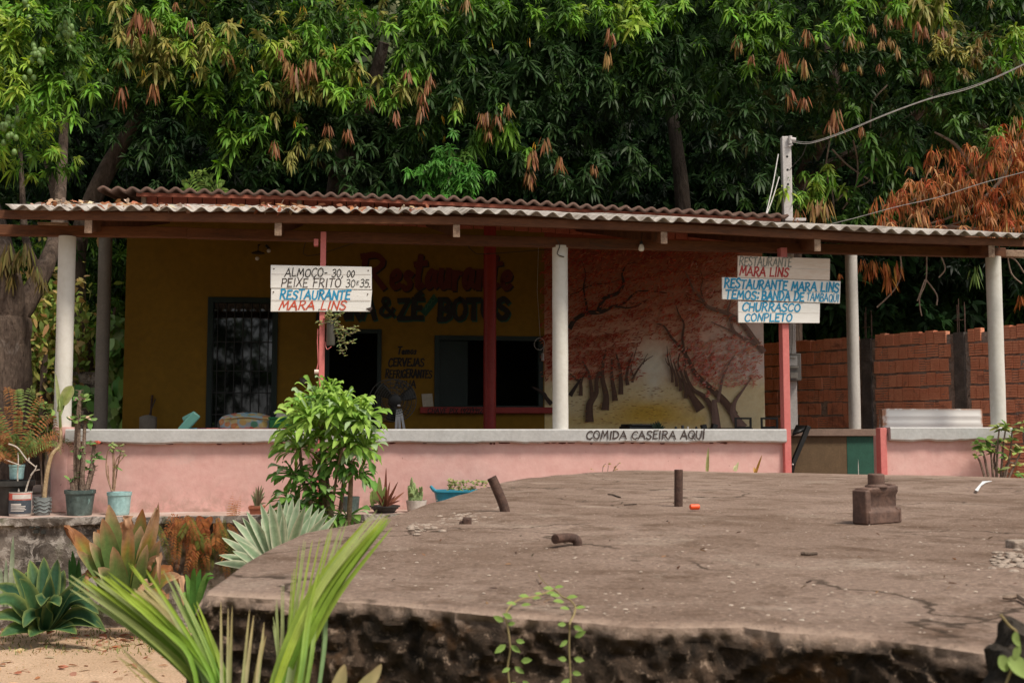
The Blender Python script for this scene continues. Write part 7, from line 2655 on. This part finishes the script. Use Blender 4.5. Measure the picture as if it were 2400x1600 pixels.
bg.sheet(bag, 44, 16)
bgo = empty('cloth_bundle', B((uc, .95, zb_)), 'rounded bundle covered in fruit printed cloth on the table inside low wall', 'cloth bundle')
bg.build('cover', M['cloth'], bgo)
rim_ = MB(B)
rim_.tube([(uc + sgn * (u1 - u0) / 2 * .86, .74, zb_ + (ztop - zb_) * (.62 + .06 * math.cos(sgn * 3))) for sgn in [x / 8 for x in range(-8, 9)]], .006, 5)
rim_.build('seam', flat('cloth_seam', (.34, .2, .08), .9), bgo)
tc = empty('tablecloth', B((at_v(480, 1003, .62)[0], .62, zb_)), 'blue and red printed tablecloth edge at the left of bundle', 'tablecloth')
for x0, x1, mt_ in ((434, 462, flat('cloth_blue', (.08, .30, .45), .8)), (462, 482, flat('cloth_maroon', (.13, .03, .06), .8)), (484, 512, flat('cloth_coral', (.52, .13, .10), .8))):
    mb = MB(B)
    ua_, zt_ = at_v(x0, 998, .57)
    ub_ = at_v(x1, 998, .57)[0]
    mb.sheet(lambda i, j: (ua_ + (ub_ - ua_) * i / 8, [.59, .575, .57][j] + .006 * math.sin(i), [zb_ + .004, zb_ + .003, zb_ - .25][j]), 8, 2)
    mb.sheet(lambda i, j: (ua_ + (ub_ - ua_) * i / 8, .59 + .5 * j, zb_ + .005), 8, 1)
    mb.build('cloth', mt_, tc)
cr = empty('plastic_crate', B((at_v(668, 1000, .9)[0], .9, zb_)), 'green plastic crate on the table to the right of cloth bundle', 'crate')
mb = MB(B)
ua_, zt_ = at_v(632, 981, .75)
ub_ = at_v(702, 981, .75)[0]
for a, bb in (((ua_, .75, zb_), (ub_, .77, zt_)), ((ua_, 1.03, zb_), (ub_, 1.05, zt_)), ((ua_, .77, zb_), (ua_ + .02, 1.03, zt_)), ((ub_ - .02, .77, zb_), (ub_, 1.03, zt_)), ((ua_ + .02, .77, zb_), (ub_ - .02, 1.03, zb_ + .01))):
    mb.box(a, bb)
M['crate_green'] = flat('green_plastic', (.02, .17, .055), .45)
mb.build('body', M['crate_green'], cr)
mb = MB(B)
mb.box((ua_ - .015, .735, zt_ - .001), (ub_ + .015, .765, zt_ + .018))
mb.box((ua_ - .015, 1.035, zt_ - .001), (ub_ + .015, 1.065, zt_ + .018))
mb.build('rim', M['crate_green'], cr, bevel=.004)
ct = empty('container', B((at_v(663, 975, .9)[0], .9, zb_)), 'small white container with lid standing in green crate', 'container')
mb = MB(B)
c = uv3(663, 985, .9)
mb.box((c[0] - .075, .82, zb_ + .012), (c[0] + .085, .98, at_v(663, 972, .9)[1]))
mb.build('body', M['pot_white'], ct, bevel=.012)
mb = MB(B)
zl = at_v(663, 972, .9)[1]
mb.box((c[0] - .06, .83, zl - .001), (c[0] + .05, .97, zl + .02))
mb.box((c[0] + .04, .85, zl + .018), (c[0] + .075, .95, zl + .042))
mb.tube(spline([(c[0] - .06, .9, zl + .01), (c[0] - .10, .9, zl + .03), (c[0] - .05, .9, zl + .04)], 4), .006, 5)
mb.build('lid', M['pot_white'], ct, bevel=.003)
# tilted teal plastic seat
ch = empty('plastic_chair', B((at_v(435, 1000, .55)[0], .55, TZ)), 'translucent teal plastic chair tipped against the table, left of the bundle', 'chair')
m, nt, b = new_mat('translucent_teal')
b.inputs['Base Color'].default_value = (.14, .36, .30, 1)
b.inputs['Roughness'].default_value = .3
M['teal'] = m
mb = MB(B)
mb.bar(uv3(424, 1012, .5), uv3(462, 969, .5), .10, .035, (0, 1, 0))
mb.build('backrest', M['teal'], ch, bevel=.016)
mb = MB(B)
mb.bar(uv3(430, 986, .56), uv3(454, 973, .56), .08, .03, (0, 1, 0))
mb.build('arm', M['teal'], ch, bevel=.014)
for du in (-.08, .12):
    mb = MB(B)
    p = uv3(424, 1012, .5)
    mb.tube([(p[0] + .05, .52, p[2]), (p[0] + du, .52 + abs(du), TZ)], .018, 8)
    mb.build('leg', M['teal'], ch)
# broom and dustpan
br_ = empty('broom', B((at_v(352, 1000, WV - .25)[0], WV - .25, TZ)), 'broom with dark wooden handle leaning on the ochre wall', 'broom')
mb = MB(B)
mb.tube([uv3(350, 1010, WV - .22), uv3(357, 926, WV - .03)], .014, 8)
mb.build('handle', M['dark_wood'], br_)
mb = MB(B)
p = uv3(350, 1010, WV - .22)
mb.box((p[0] - .15, p[1] - .05, TZ), (p[0] + .15, p[1] + .05, TZ + .2))
mb.tube([(p[0] + .01, p[1], TZ + .18), p], .014, 8)
mb.build('bristles', flat('straw', (.25, .18, .09), .9), br_, bevel=.02)
dp_ = empty('dustpan', B((at_v(348, 1000, WV - .35)[0], WV - .35, TZ)), 'grey long handled dustpan leaning next to the broom', 'dustpan')
mb = MB(B)
p = uv3(347, 995, WV - .35)
mb.sheet(lambda i, j: (p[0] - .11 + .22 * i / 8, p[1] - .05 * math.sin(math.pi * i / 8), p[2] + .10 - .28 * j / 4 + .03 * math.sin(math.pi * i / 8)), 8, 4)
mb.build('pan', flat('grey_tin', (.17, .15, .12), .5), dp_, solid=.012)
mb = MB(B)
mb.tube([(p[0], p[1] + .03, TZ), (p[0], p[1] + .03, p[2] + .1), uv3(364, 935, WV - .05)], .008, 6)
mb.build('handle', M['dark_wire'], dp_)

# pedestal fan
fv = 1.3
fc = uv3(926, 938, fv)
fan = empty('pedestal_fan', B((fc[0], fv, TZ)), 'large black pedestal fan with pale slim legs standing inside the low wall', 'fan')
dF = w_v(926, 938, fv).y
RF = size(49, dF)
mb = MB(B)
for k in range(8):
    r_ = RF * (1 - k * .115)
    off = -.03 - .06 * math.sqrt(max(0, 1 - (r_ / RF) ** 2))
    mb.tube([(fc[0] + r_ * math.cos(a / 40 * 6.2832), fv + off, fc[2] + r_ * math.sin(a / 40 * 6.2832)) for a in range(41)], .006 if k == 0 else .0028, 5, cap=False)
for k in range(36):
    a = k / 36 * 6.2832
    mb.tube([(fc[0] + RF * .2 * math.cos(a), fv - .092, fc[2] + RF * .2 * math.sin(a)), (fc[0] + RF * .65 * math.cos(a + .15), fv - .075, fc[2] + RF * .65 * math.sin(a + .15)), (fc[0] + RF * math.cos(a + .3), fv - .03, fc[2] + RF * math.sin(a + .3))], .0022, 4)
M['fan_black'] = surf('dull_black_metal', (.03, .028, .025), (.05, .046, .04), 8, .4, 40, .2, .1, .002)
mb.build('front_guard', M['fan_black'], fan)
mb = MB(B)
fx = fc[0] - .05
for k in range(4):
    r_ = RF * (1.02 - k * .2)
    mb.tube([(fx + r_ * math.cos(a / 40 * 6.2832), fv + .09, fc[2] + r_ * math.sin(a / 40 * 6.2832)) for a in range(41)], .006, 5, cap=False)
for k in range(24):
    a = k / 24 * 6.2832
    mb.tube([(fx + RF * .2 * math.cos(a), fv + .10, fc[2] + RF * .2 * math.sin(a)), (fx + RF * 1.02 * math.cos(a), fv + .09, fc[2] + RF * 1.02 * math.sin(a))], .0025, 4)
mb.build('rear_guard', M['fan_black'], fan)
fb_ = MB(B)
for k in range(3):
    a0 = k * 2.094 + .4
    fb_.sheet(lambda i, j: (fc[0] + (.05 + RF * .8 * i / 8) * math.cos(a0 + (.9 - .25 * i / 8) * (j / 6 - .5)), fv + .02 + .035 * (j / 6 - .5), fc[2] + (.05 + RF * .8 * i / 8) * math.sin(a0 + (.9 - .25 * i / 8) * (j / 6 - .5))), 8, 6)
fb_.build('blades', flat('smoky_blade', (.02, .018, .013), .35), fan, solid=.003)
mb = MB(B)
mb.tube([(fc[0], fv - .10, fc[2]), (fc[0], fv - .09, fc[2]), (fc[0], fv + .02, fc[2]), (fc[0], fv + .25, fc[2])], [.04, .065, .07, .08], 20)
mb.build('motor', M['black'], fan)
mb = MB(B)
p = uv3(935, 950, fv - .12)
mb.ball(p, (.02, .006, .012), 8, 6)
mb.build('badge', M['concrete_pole'], fan)
for x0, x1 in ((932, 928), (936, 937), (940, 948)):
    mb = MB(B)
    a, c = uv3(x0 - 1, 958, fv - .06), uv3(x1, 1010, fv - .06)
    k = (TZ - a[2]) / (c[2] - a[2])
    e = (a[0] + (c[0] - a[0]) * k, a[1], TZ)
    mb.bar(a, e, .028, .02, (0, 1, 0))
    mb.build('leg', flat('pale_metal_leg', (.42, .42, .42), .4), fan)

# dark things behind the wall on the right
t = table('side_table', 'dark table just behind the low wall before the mural', 1700, 1765, .5, 1.3, 2.012, M['black'], M['black'])
cb = empty('cooler_box', B((at_v(1500, 1000, .8)[0], .8, TZ)), 'dark long box with rounded lid just showing over the sill before mural', 'box')
mb = MB(B)
ua_, zt_ = at_v(1465, 994, .8)
ub_ = at_v(1530, 994, .8)[0]
mb.box((ua_, .6, TZ), (ub_, 1.1, zt_ - .02))
mb.build('body', M['black'], cb, bevel=.01)
mb = MB(B)
mb.box((ua_ + .02, .59, zt_ - .022), (ub_ + .01, 1.11, zt_ + .004))
mb.build('lid', M['pot_black'], cb, bevel=.012)
t = spiky('dark_potted_plant', 'dark spiky plant tuft peeking over the sill in front of mural', 1543, 1012, .5, [(1524, 992), (1530, 990), (1536, 987), (1542, 985), (1546, 988), (1550, 991), (1556, 996), (1560, 1000), (1539, 992), (1528, 998)], 7, [(.02, .035, .02)], zb=TZ)
mb = MB(B)
c = uv3(1543, 1012, .5)
mb.lathe((c[0], .5, TZ), [(.07, 0), (.09, c[2] - TZ)], 16)
mb.build('pot', M['pot_black'], t)


def chair(label, px0, px1, ytop, v, fold=False):
    u0, zt_ = at_v(px0, ytop, v)
    u1 = at_v(px1, ytop, v)[0]
    t = empty('metal_chair', B(((u0 + u1) / 2, v, TZ)), label, 'chair')
    t['group'] = 'black chairs behind the low wall'
    mb = MB(B)
    w = .022
    mb.bar((u0, v, TZ), (u0, v, zt_), w, w, (0, 1, 0))
    mb.bar((u1, v, TZ), (u1, v, zt_), w, w, (0, 1, 0))
    mb.bar((u0 - w / 2, v - .001, zt_), (u1 + w / 2, v - .001, zt_), w, w)
    mb.build('back_frame', M['black'], t)
    mb = MB(B)
    mb.box((u0 + .012, v - .02, zt_ - .19), (u1 - .012, v + .005, zt_ - .10)) if not fold else mb.box((u0 + .012, v - .02, zt_ - .15), (u1 - .012, v + .005, zt_ - .125))
    mb.build('back_rail', M['black'], t)
    mb = MB(B)
    mb.box((u0, v - .4, TZ + .44), (u1, v - .015, TZ + .465))
    mb.build('seat', M['black'], t, bevel=.004)
    for uu in (u0, u1):
        mb = MB(B)
        mb.bar((uu, v - .38, TZ), (uu, v - .38, TZ + .44), w, w, (0, 1, 0))
        mb.build('leg', M['black'], t)
    return t


chair('black metal chair whose square back frame rises before the mural edge', 1724, 1759, 980, 1.55)
chair('black metal chair whose square back frame overlaps the brick wall', 1785, 1821, 980, 1.55)
mb = MB(B)
for k, (x, y, w_) in enumerate(((1584, 1001, 7), (1600, 998, 8), (1612, 1001, 5), (1632, 1001, 6))):
    c = uv3(x, y, .35)
    cu = empty('dark_bottle', B((c[0], .35, TZ)), ('dark bottle top, farthest left of a row above the sill', 'dark rounded bottle top rising a little higher above the sill', 'small pale bottle cap between dark bottle tops on the sill', 'dark bottle top on its own, just above word CASEIRA end')[k], 'bottle', 'bottle tops behind the sill')
    mb = MB(B)
    r_ = size(w_, 12.4) / 2
    mb.lathe((c[0], .35, TZ + .55), [(r_ * 2, 0), (r_ * 2, .12), (r_, .2), (r_ * .9, c[2] - TZ - .55), (r_ * .6, c[2] - TZ - .54)], 14)
    mb.box((c[0] - .03, .33, TZ), (c[0] + .03, .37, TZ + .55))
    mb.build('body', M['black'] if k != 2 else M['concrete_pole'], cu)
ob = empty('carton', B((at_v(1662, 1000, .4)[0], .4, TZ)), 'dark open carton with raised flaps just above the sill, left of black table', 'box')
mb = MB(B)
u0, u1 = at_v(1650, 1000, .4)[0], at_v(1676, 1000, .4)[0]
mb.box((u0, .3, TZ), (u1, .55, 2.0))
mb.build('body', M['pot_black'], ob)
mb = MB(B)
mb.bar(uv3(1651, 1006, .4), uv3(1648, 995, .4), .05, .08, (0, 1, 0))
mb.bar(uv3(1672, 1006, .4), uv3(1675, 994, .4), .05, .09, (0, 1, 0))
mb.build('flap', M['black'], ob)
# black chair leaning in the entrance
lc = empty('folding_chair', B((at_v(1868, 1090, .5)[0], .5, TZ)), 'black wooden chair leaning sideways in the entrance behind pink post', 'chair')
mb = MB(B)
mb.bar(uv3(1858, 1086, .4), uv3(1895, 998, .4), .05, .05, (0, 1, 0))
mb.bar(uv3(1856, 1098, .42), uv3(1862, 1076, .42), .045, .045, (0, 1, 0))
mb.build('leg', M['black'], lc, bevel=.004)
mb = MB(B)
a, c = uv3(1862, 1002, .45), uv3(1890, 998, .45)
i = [mb.V(p) for p in (uv3(1857, 1018, .42), uv3(1884, 1008, .42), uv3(1892, 999, .6), uv3(1866, 998, .6))]
mb.Fc(i)
mb.build('seat', M['black'], lc, solid=.03)
mb = MB(B)
p = uv3(1858, 1088, .37)
mb.ball(p, .012, 8, 6)
mb.build('bolt', M['concrete_pole'], lc)
mb = MB(B)
a = uv3(1858, 1086, .4)
mb.bar((a[0], .4, a[2]), (a[0] - .05, .55, TZ), .05, .05, (0, 1, 0))
mb.build('leg', M['black'], lc)
# white rusty metal box behind the right wall
fz = empty('metal_locker', B((at_v(2185, 1000, .6)[0], .6, TZ)), 'white ribbed metal cabinet with rusty edges behind the right end of low wall', 'cabinet')
m, nt, b = new_mat('rusty_white_enamel')
vc = coords(nt)
sp = N(nt, 'ShaderNodeAttribute', attribute_name='Col')
rs = ramp(nt, noise(nt, vc, 7, 8, .7), [(.56, 0), (.64, 1)])
se = N(nt, 'ShaderNodeSeparateColor')
nt.links.new(sp.outputs['Color'], se.inputs[0])
ad = N(nt, 'ShaderNodeMath', operation='MULTIPLY')
nt.links.new(se.outputs[0], ad.inputs[0])
nt.links.new(ramp(nt, noise(nt, vc, 11, 6, .65), [(.35, 0), (.5, 1)]), ad.inputs[1])
nt.links.new(mix(nt, ad.outputs[0], (.74, .72, .70), (.36, .13, .045)), b.inputs['Base Color'])
b.inputs['Roughness'].default_value = .45
M['enamel'] = m
mb = MB(B)
(u0, z1), u1 = at_v(2074, 957, .5), at_v(2302, 957, .5)[0]
NXX, NZZ = 44, 26


def lock(i, j):
    f, g_ = i / NXX, j / NZZ
    z = z1 - (z1 - 1.6) * g_
    v = .5 + .006 * math.sin((z - 2.0) * 2 * math.pi / .085) * (0 < i < NXX) * (g_ > .03)
    e = max(math.exp(-(i / .8) ** 2), math.exp(-((NXX - i) / .6) ** 2), .8 * math.exp(-(j / .5) ** 2))
    mb.col = (e, 0, 0, 1)
    return (u0 + (u1 - u0) * f, v, z)


mb.sheet(lock, NXX, NZZ)
mb.build('front_panel', M['enamel'], fz)
mb = MB(B)
mb.col = (.9, 0, 0, 1)
mb.box((u0 - .03, .503, TZ), (u0 - .001, .6, z1 - .01))
mb.col = (.35, 0, 0, 1)
mb.box((u0 + .001, .53, TZ), (u1, .6, z1 - .003))
mb.build('body', M['enamel'], fz)

# ---------------------------------------------------------------- young palm in the foreground
pl = empty('young_palm', (at_d(575, 1700, 2.0).x, 2.0, GZ), 'young palm with two long fanned yellow green fronds in the near foreground', 'palm')
fb = FB()


def leaflet(pts, wpx, c1, c2, dd=2.0, dj=.04):
    for _ in range(2 if wpx < 30 else 5):
        jx, jy = RNG.normal(0, 7), RNG.normal(0, 9)
        leaflet1([(x + jx * (k + .6) / len(pts), y + jy * (k + .6) / len(pts)) for k, (x, y) in enumerate(pts)], wpx * (.56 if wpx < 30 else .40), tuple(v * RNG.uniform(.8, 1.15) for v in c1), c2, dd + RNG.normal(0, .012), dj)


def leaflet1(pts, wpx, c1, c2, dd=2.0, dj=.04):
    P = spline([at_d(x, y, dd + dj * k) for k, (x, y) in enumerate(pts)], 5)
    n = len(P)
    W = [size(wpx, dd) * min(1, .55 + 1.2 * k / n) * (1 - (k / (n - 1)) ** 3.2) + .0006 for k in range(n)]
    fb.blade(P, W, (RNG.normal(0, .25), -1, .35), lambda x_, s: tuple(v * (1 + .16 * abs(x_) - .1) for v in lerp3(c1, c2, max(0, s * 1.5 - .5))), 3, .22)


GP, YP, PP, TAN = (.18, .31, .035), (.36, .45, .06), (.42, .46, .20), (.50, .40, .20)
# left frond: fused outer blade then separate leaflets
for off, w_, c1, c2 in ((0, 46, GP, PP), (14, 40, (.16, .32, .04), YP), (26, 40, (.22, .38, .06), PP), (38, 34, GP, YP)):
    leaflet([(545 + off * .6, 1720), (450 + off, 1580 - off * .2), (330 + off * 1.2, 1470 - off * .5), (165 + off * 2.1, 1355 - off * .25)], w_, c1, c2, 2.0 - off * .001)
for (tx, ty, bx, by, w_) in ((310, 1330, 470, 1560, 22), (300, 1322, 480, 1560, 16), (380, 1350, 500, 1590, 20), (345, 1332, 500, 1590, 16), (408, 1378, 520, 1620, 24), (400, 1340, 515, 1600, 14), (432, 1395, 530, 1640, 24), (460, 1412, 545, 1660, 22), (488, 1470, 555, 1680, 22), (415, 1400, 520, 1640, 20), (255, 1350, 450, 1540, 20), (370, 1380, 505, 1610, 26)):
    leaflet([(bx + 30, 1740), (bx, by), ((bx + tx) / 2 + 8, (by + ty) / 2 + 4), (tx, ty)], w_, (.17, .33, .035), YP if RNG.random() < .6 else PP, 1.98 + RNG.normal(0, .03))
leaflet([(520, 1720), (450, 1560), (380, 1450), (312, 1382)], 52, (.30, .38, .12), TAN, 1.99)
leaflet([(525, 1720), (460, 1560), (390, 1440), (325, 1384)], 40, (.36, .40, .16), TAN, 1.985)
for (tx, ty, bx, w_) in ((515, 1408, 520, 13), (541, 1417, 536, 14), (587, 1432, 560, 15), (617, 1475, 590, 14), (622, 1485, 575, 12), (610, 1510, 590, 12)):
    leaflet([(bx, 1720), ((bx + tx) / 2, (1720 + ty) / 2), (tx, ty)], w_, (.36, .40, .18), (.50, .38, .18), 1.96)
for (tx, ty) in ((275, 1510), (285, 1545), (282, 1530)):
    leaflet([(520, 1760), (430, 1660), (350, 1590), (tx, ty)], 8, (.42, .40, .12), (.5, .42, .2), 1.95)
# right frond
for off, w_, c1, c2 in ((0, 42, GP, (.26, .38, .05)), (-12, 36, (.20, .34, .04), YP), (-24, 32, YP, PP), (-32, 24, (.24, .36, .06), YP)):
    leaflet([(640 + off, 1730), (700 + off * 1.3, 1560 + off * .3), (790 + off * 1.4, 1380 + off * .2), (918 + off * 1.3, 1212 - off * .12)], w_, c1, c2, 2.02 + off * .001)
for (tx, ty, bx, by, w_) in ((805, 1222, 740, 1440, 18), (778, 1226, 715, 1440, 15), (738, 1260, 700, 1460, 20), (775, 1250, 725, 1450, 16), (795, 1240, 735, 1430, 14), (712, 1272, 685, 1480, 15), (700, 1300, 680, 1490, 14), (684, 1330, 672, 1510, 13), (668, 1372, 665, 1530, 13), (652, 1412, 655, 1550, 13), (633, 1462, 650, 1570, 16), (720, 1400, 690, 1520, 18), (700, 1420, 680, 1540, 18), (860, 1220, 775, 1400, 16)):
    leaflet([(bx - 45, 1740), (bx - 15, (by + 1740) / 2 - 40), (bx, by), (tx, ty)], w_, (.24, .36, .07) if RNG.random() < .5 else (.32, .40, .17), PP if RNG.random() < .6 else YP, 2.02 + RNG.normal(0, .03))
fb.build('fronds', M['soft_leaf'], pl, smooth=True)
mb = MB()
c = at_d(580, 1750, 2.0)
mb.tube([(c.x, 2.0, GZ), (c.x, 2.0, c.z - .2), (c.x + .0, 2.0, c.z + .02)], [.05, .035, .03], 12)
mb.build('stem', M['bark'], pl)
lt = empty('broad_leaf_plant', (at_d(815, 1640, 1.8).x, 1.8, GZ), 'plant with two pale yellowish leaf tips at the bottom edge, right of palm', 'plant')
fb = FB()
for pts, w_ in (([(800, 1700), (792, 1630), (802, 1580), (808, 1556)], 44), ([(830, 1700), (850, 1620), (880, 1580), (894, 1555)], 40), ([(840, 1700), (868, 1625), (884, 1585)], 18)):
    P = spline([at_d(x, y, 1.8) for x, y in pts], 5)
    n = len(P)
    fb.blade(P, [size(w_, 1.8) * (1 - (k / (n - 1)) ** 2) + .0008 for k in range(n)], (0, -1, .3), lambda x_, s: lerp3((.40, .40, .18), (.56, .42, .22), s), 5, .2)
fb.build('leaves', M['soft_leaf'], lt, smooth=True)
mb = MB()
c = at_d(820, 1700, 1.8)
mb.tube([(c.x, 1.8, GZ), (c.x, 1.8, c.z)], .02, 8)
mb.build('stem', M['bark'], lt)

# creeping vine over the block edge
vn = empty('creeping_vine', at_z(1290, 1440, ST), 'thin vine with paired small green leaves looping over the edge of concrete block', 'vine')


def vp(x, y):
    edge_y = 1420 + (x - 900) * .078
    if y <= edge_y:
        return at_z(x, y, ST + .012)
    dd = at_z(x, edge_y, ST).y - .075
    return at_d(x, y, dd)


L1 = [(1195, 1610), (1190, 1560), (1196, 1520), (1190, 1470), (1185, 1440), (1200, 1415), (1225, 1402), (1250, 1398), (1280, 1388), (1300, 1382), (1318, 1398), (1335, 1405), (1348, 1420), (1345, 1440), (1336, 1458), (1335, 1480), (1334, 1520), (1336, 1560), (1338, 1610)]
mb = MB()
mb.tube(spline([vp(x, y) for x, y in L1], 4), .0018, 5)
mb.tube(spline([vp(x, y) for x, y in [(1300, 1382), (1280, 1368), (1268, 1355), (1262, 1345)]], 3), .0012, 4)
mb.build('stem', flat('vine_stem', (.26, .2, .09), .7), vn)
fb = FB()
for (x, y, a0) in ((1180, 1455, 0), (1190, 1462, 1), (1200, 1448, 0), (1185, 1510, 0), (1198, 1512, 1), (1210, 1500, 1), (1195, 1565, 0), (1207, 1562, 1), (1222, 1548, 1), (1225, 1595, 1), (1210, 1600, 0), (1210, 1415, 0), (1222, 1418, 1), (1248, 1402, 1), (1240, 1398, 0), (1272, 1392, 0), (1280, 1390, 1), (1298, 1380, 0), (1300, 1376, 1), (1312, 1396, 0), (1328, 1400, 1), (1322, 1410, 0), (1350, 1424, 1), (1334, 1426, 0), (1326, 1462, 0), (1345, 1466, 1), (1330, 1500, 0), (1348, 1492, 1), (1328, 1545, 0), (1346, 1542, 1), (1335, 1590, 0), (1342, 1575, 1)):
    p = vp(x, y)
    sg = 1 if a0 else -1
    on = y < 1420 + (x - 900) * .078
    d_ = Vector((sg * .8, -.25, .1 if on else RNG.uniform(-.7, .5)))
    nrm = Vector((RNG.normal(0, .2), -.55, .9)) if on else Vector((RNG.normal(0, .3), -1, .4))
    leafL = size(28, p.y) * RNG.uniform(.8, 1.15)
    fb.blade([p, p + d_ * leafL * .3, p + d_ * leafL * .65, p + d_ * leafL], [leafL * .08, leafL * .46, leafL * .42, leafL * .04], nrm, lambda x_, s: (.27, .38, .10) if abs(x_) > .5 else (.2, .32, .07), 3, .15)
fb.build('leaves', M['soft_leaf'], vn, smooth=True)
cw = empty('creeping_vine', at_d(2370, 1560, 1.58), 'pale green vine leaves over the dark rock at lower right corner', 'vine')
fb = FB()
for pts, w_ in (([(2382, 1480), (2380, 1498), (2392, 1515)], 18), ([(2388, 1512), (2382, 1528), (2376, 1545)], 17), ([(2345, 1535), (2352, 1555), (2360, 1572)], 30), ([(2362, 1545), (2385, 1560), (2415, 1590)], 42)):
    P = spline([at_d(x, y, 1.57) for x, y in pts], 4)
    n = len(P)
    fb.blade(P, [size(w_, 1.57) * math.sin(math.pi * (.1 + .88 * k / (n - 1))) for k in range(n)], (0, -1, .4), lambda x_, s: (.30, .40, .12), 3, .15)
fb.build('leaves', M['soft_leaf'], cw, smooth=True)
mb = MB()
mb.tube(spline([at_d(x, y, 1.575) for x, y in ((2345, 1440), (2365, 1465), (2384, 1485), (2384, 1540), (2370, 1570), (2350, 1620))], 4), .0018, 5)
mb.build('stem', flat('vine_stem', (.26, .2, .09), .7), cw)

# ---------------------------------------------------------------- grass and litter
fb = FB()
n = 9000
px = RNG.uniform(-200, 700, n)
d_ = 7.2 + 3.4 * RNG.random(n) ** .6
P = np.stack([(px - 1200) / F_PX * d_ * 1.0, d_, np.full(n, GZ - .01)], 1)
gr = RNG.random(n)
near_wall = (P[:, 1] > 9.4)
col = np.where(gr[:, None] < np.where(near_wall, .5, .12)[:, None], np.array([[.16, .2, .055]]), np.array([[.44, .32, .16]]))
fb.leaves(P, RNG.normal(0, .5, (n, 3)) + np.array([0, 0, 1.0]), RNG.normal(0, 1, (n, 3)) + np.array([0, -1, 0]), RNG.uniform(.02, .06, n) * np.where(near_wall, 1.7, 1), .09, col)
tag(fb.build('dry_grass', M['dry_leaf'], loc=(-3.5, 9, GZ)), 'short dry grass tufts on the sandy lawn', 'grass', kind='stuff')
fb = FB()
n = 170
px, d_ = RNG.uniform(-60, 520, n), RNG.uniform(8.2, 10.4, n)
d_[:70] = RNG.uniform(9.6, 10.3, 70)
px[:70] = RNG.normal(280, 70, 70)
P = np.stack([(px - 1200) / F_PX * d_, d_, np.full(n, GZ + .03)], 1)
fb.leaves(P, RNG.normal(0, 1, (n, 3)) * np.array([1, 1, .25]), RNG.normal(0, .35, (n, 3)) + np.array([0, 0, 1]), RNG.uniform(.06, .15, n), .35, np.array([(.42, .2, .12), (.5, .34, .22), (.36, .14, .08)])[RNG.integers(0, 3, n)])
tag(fb.build('leaf_litter', M['dry_leaf'], loc=(-3.5, 9.5, GZ)), 'fallen brown leaves scattered on the sandy lawn', 'leaf litter', kind='stuff')
fb = FB()
n = 210
us_, ds_ = [], []
for k in range(n):
    px = RNG.choice([150, 165, 340, 400, 545, 620, 660, 700, 850, 90, 260, 300, 980]) + RNG.normal(0, 26)
    u_ = at_v(px, 490, -.5)[0]
    v_ = RNG.uniform(-.5, .35)
    us_.append(B((u_, v_, roof_z(u_, v_) + .024 + RNG.uniform(0, .025))))
fb.leaves(us_, RNG.normal(0, 1, (n, 3)) * np.array([1, 1, .45]), RNG.normal(0, .5, (n, 3)) + np.array([0, -.4, 1]), RNG.uniform(.05, .13, n), .4, np.array([(.46, .3, .2), (.38, .16, .09), (.55, .45, .36), (.3, .12, .07)])[RNG.integers(0, 4, n)])
tag(fb.build('leaf_litter', M['dry_leaf'], loc=us_[0]), 'dead leaves lying in the furrows of the veranda roof', 'leaf litter', kind='stuff')
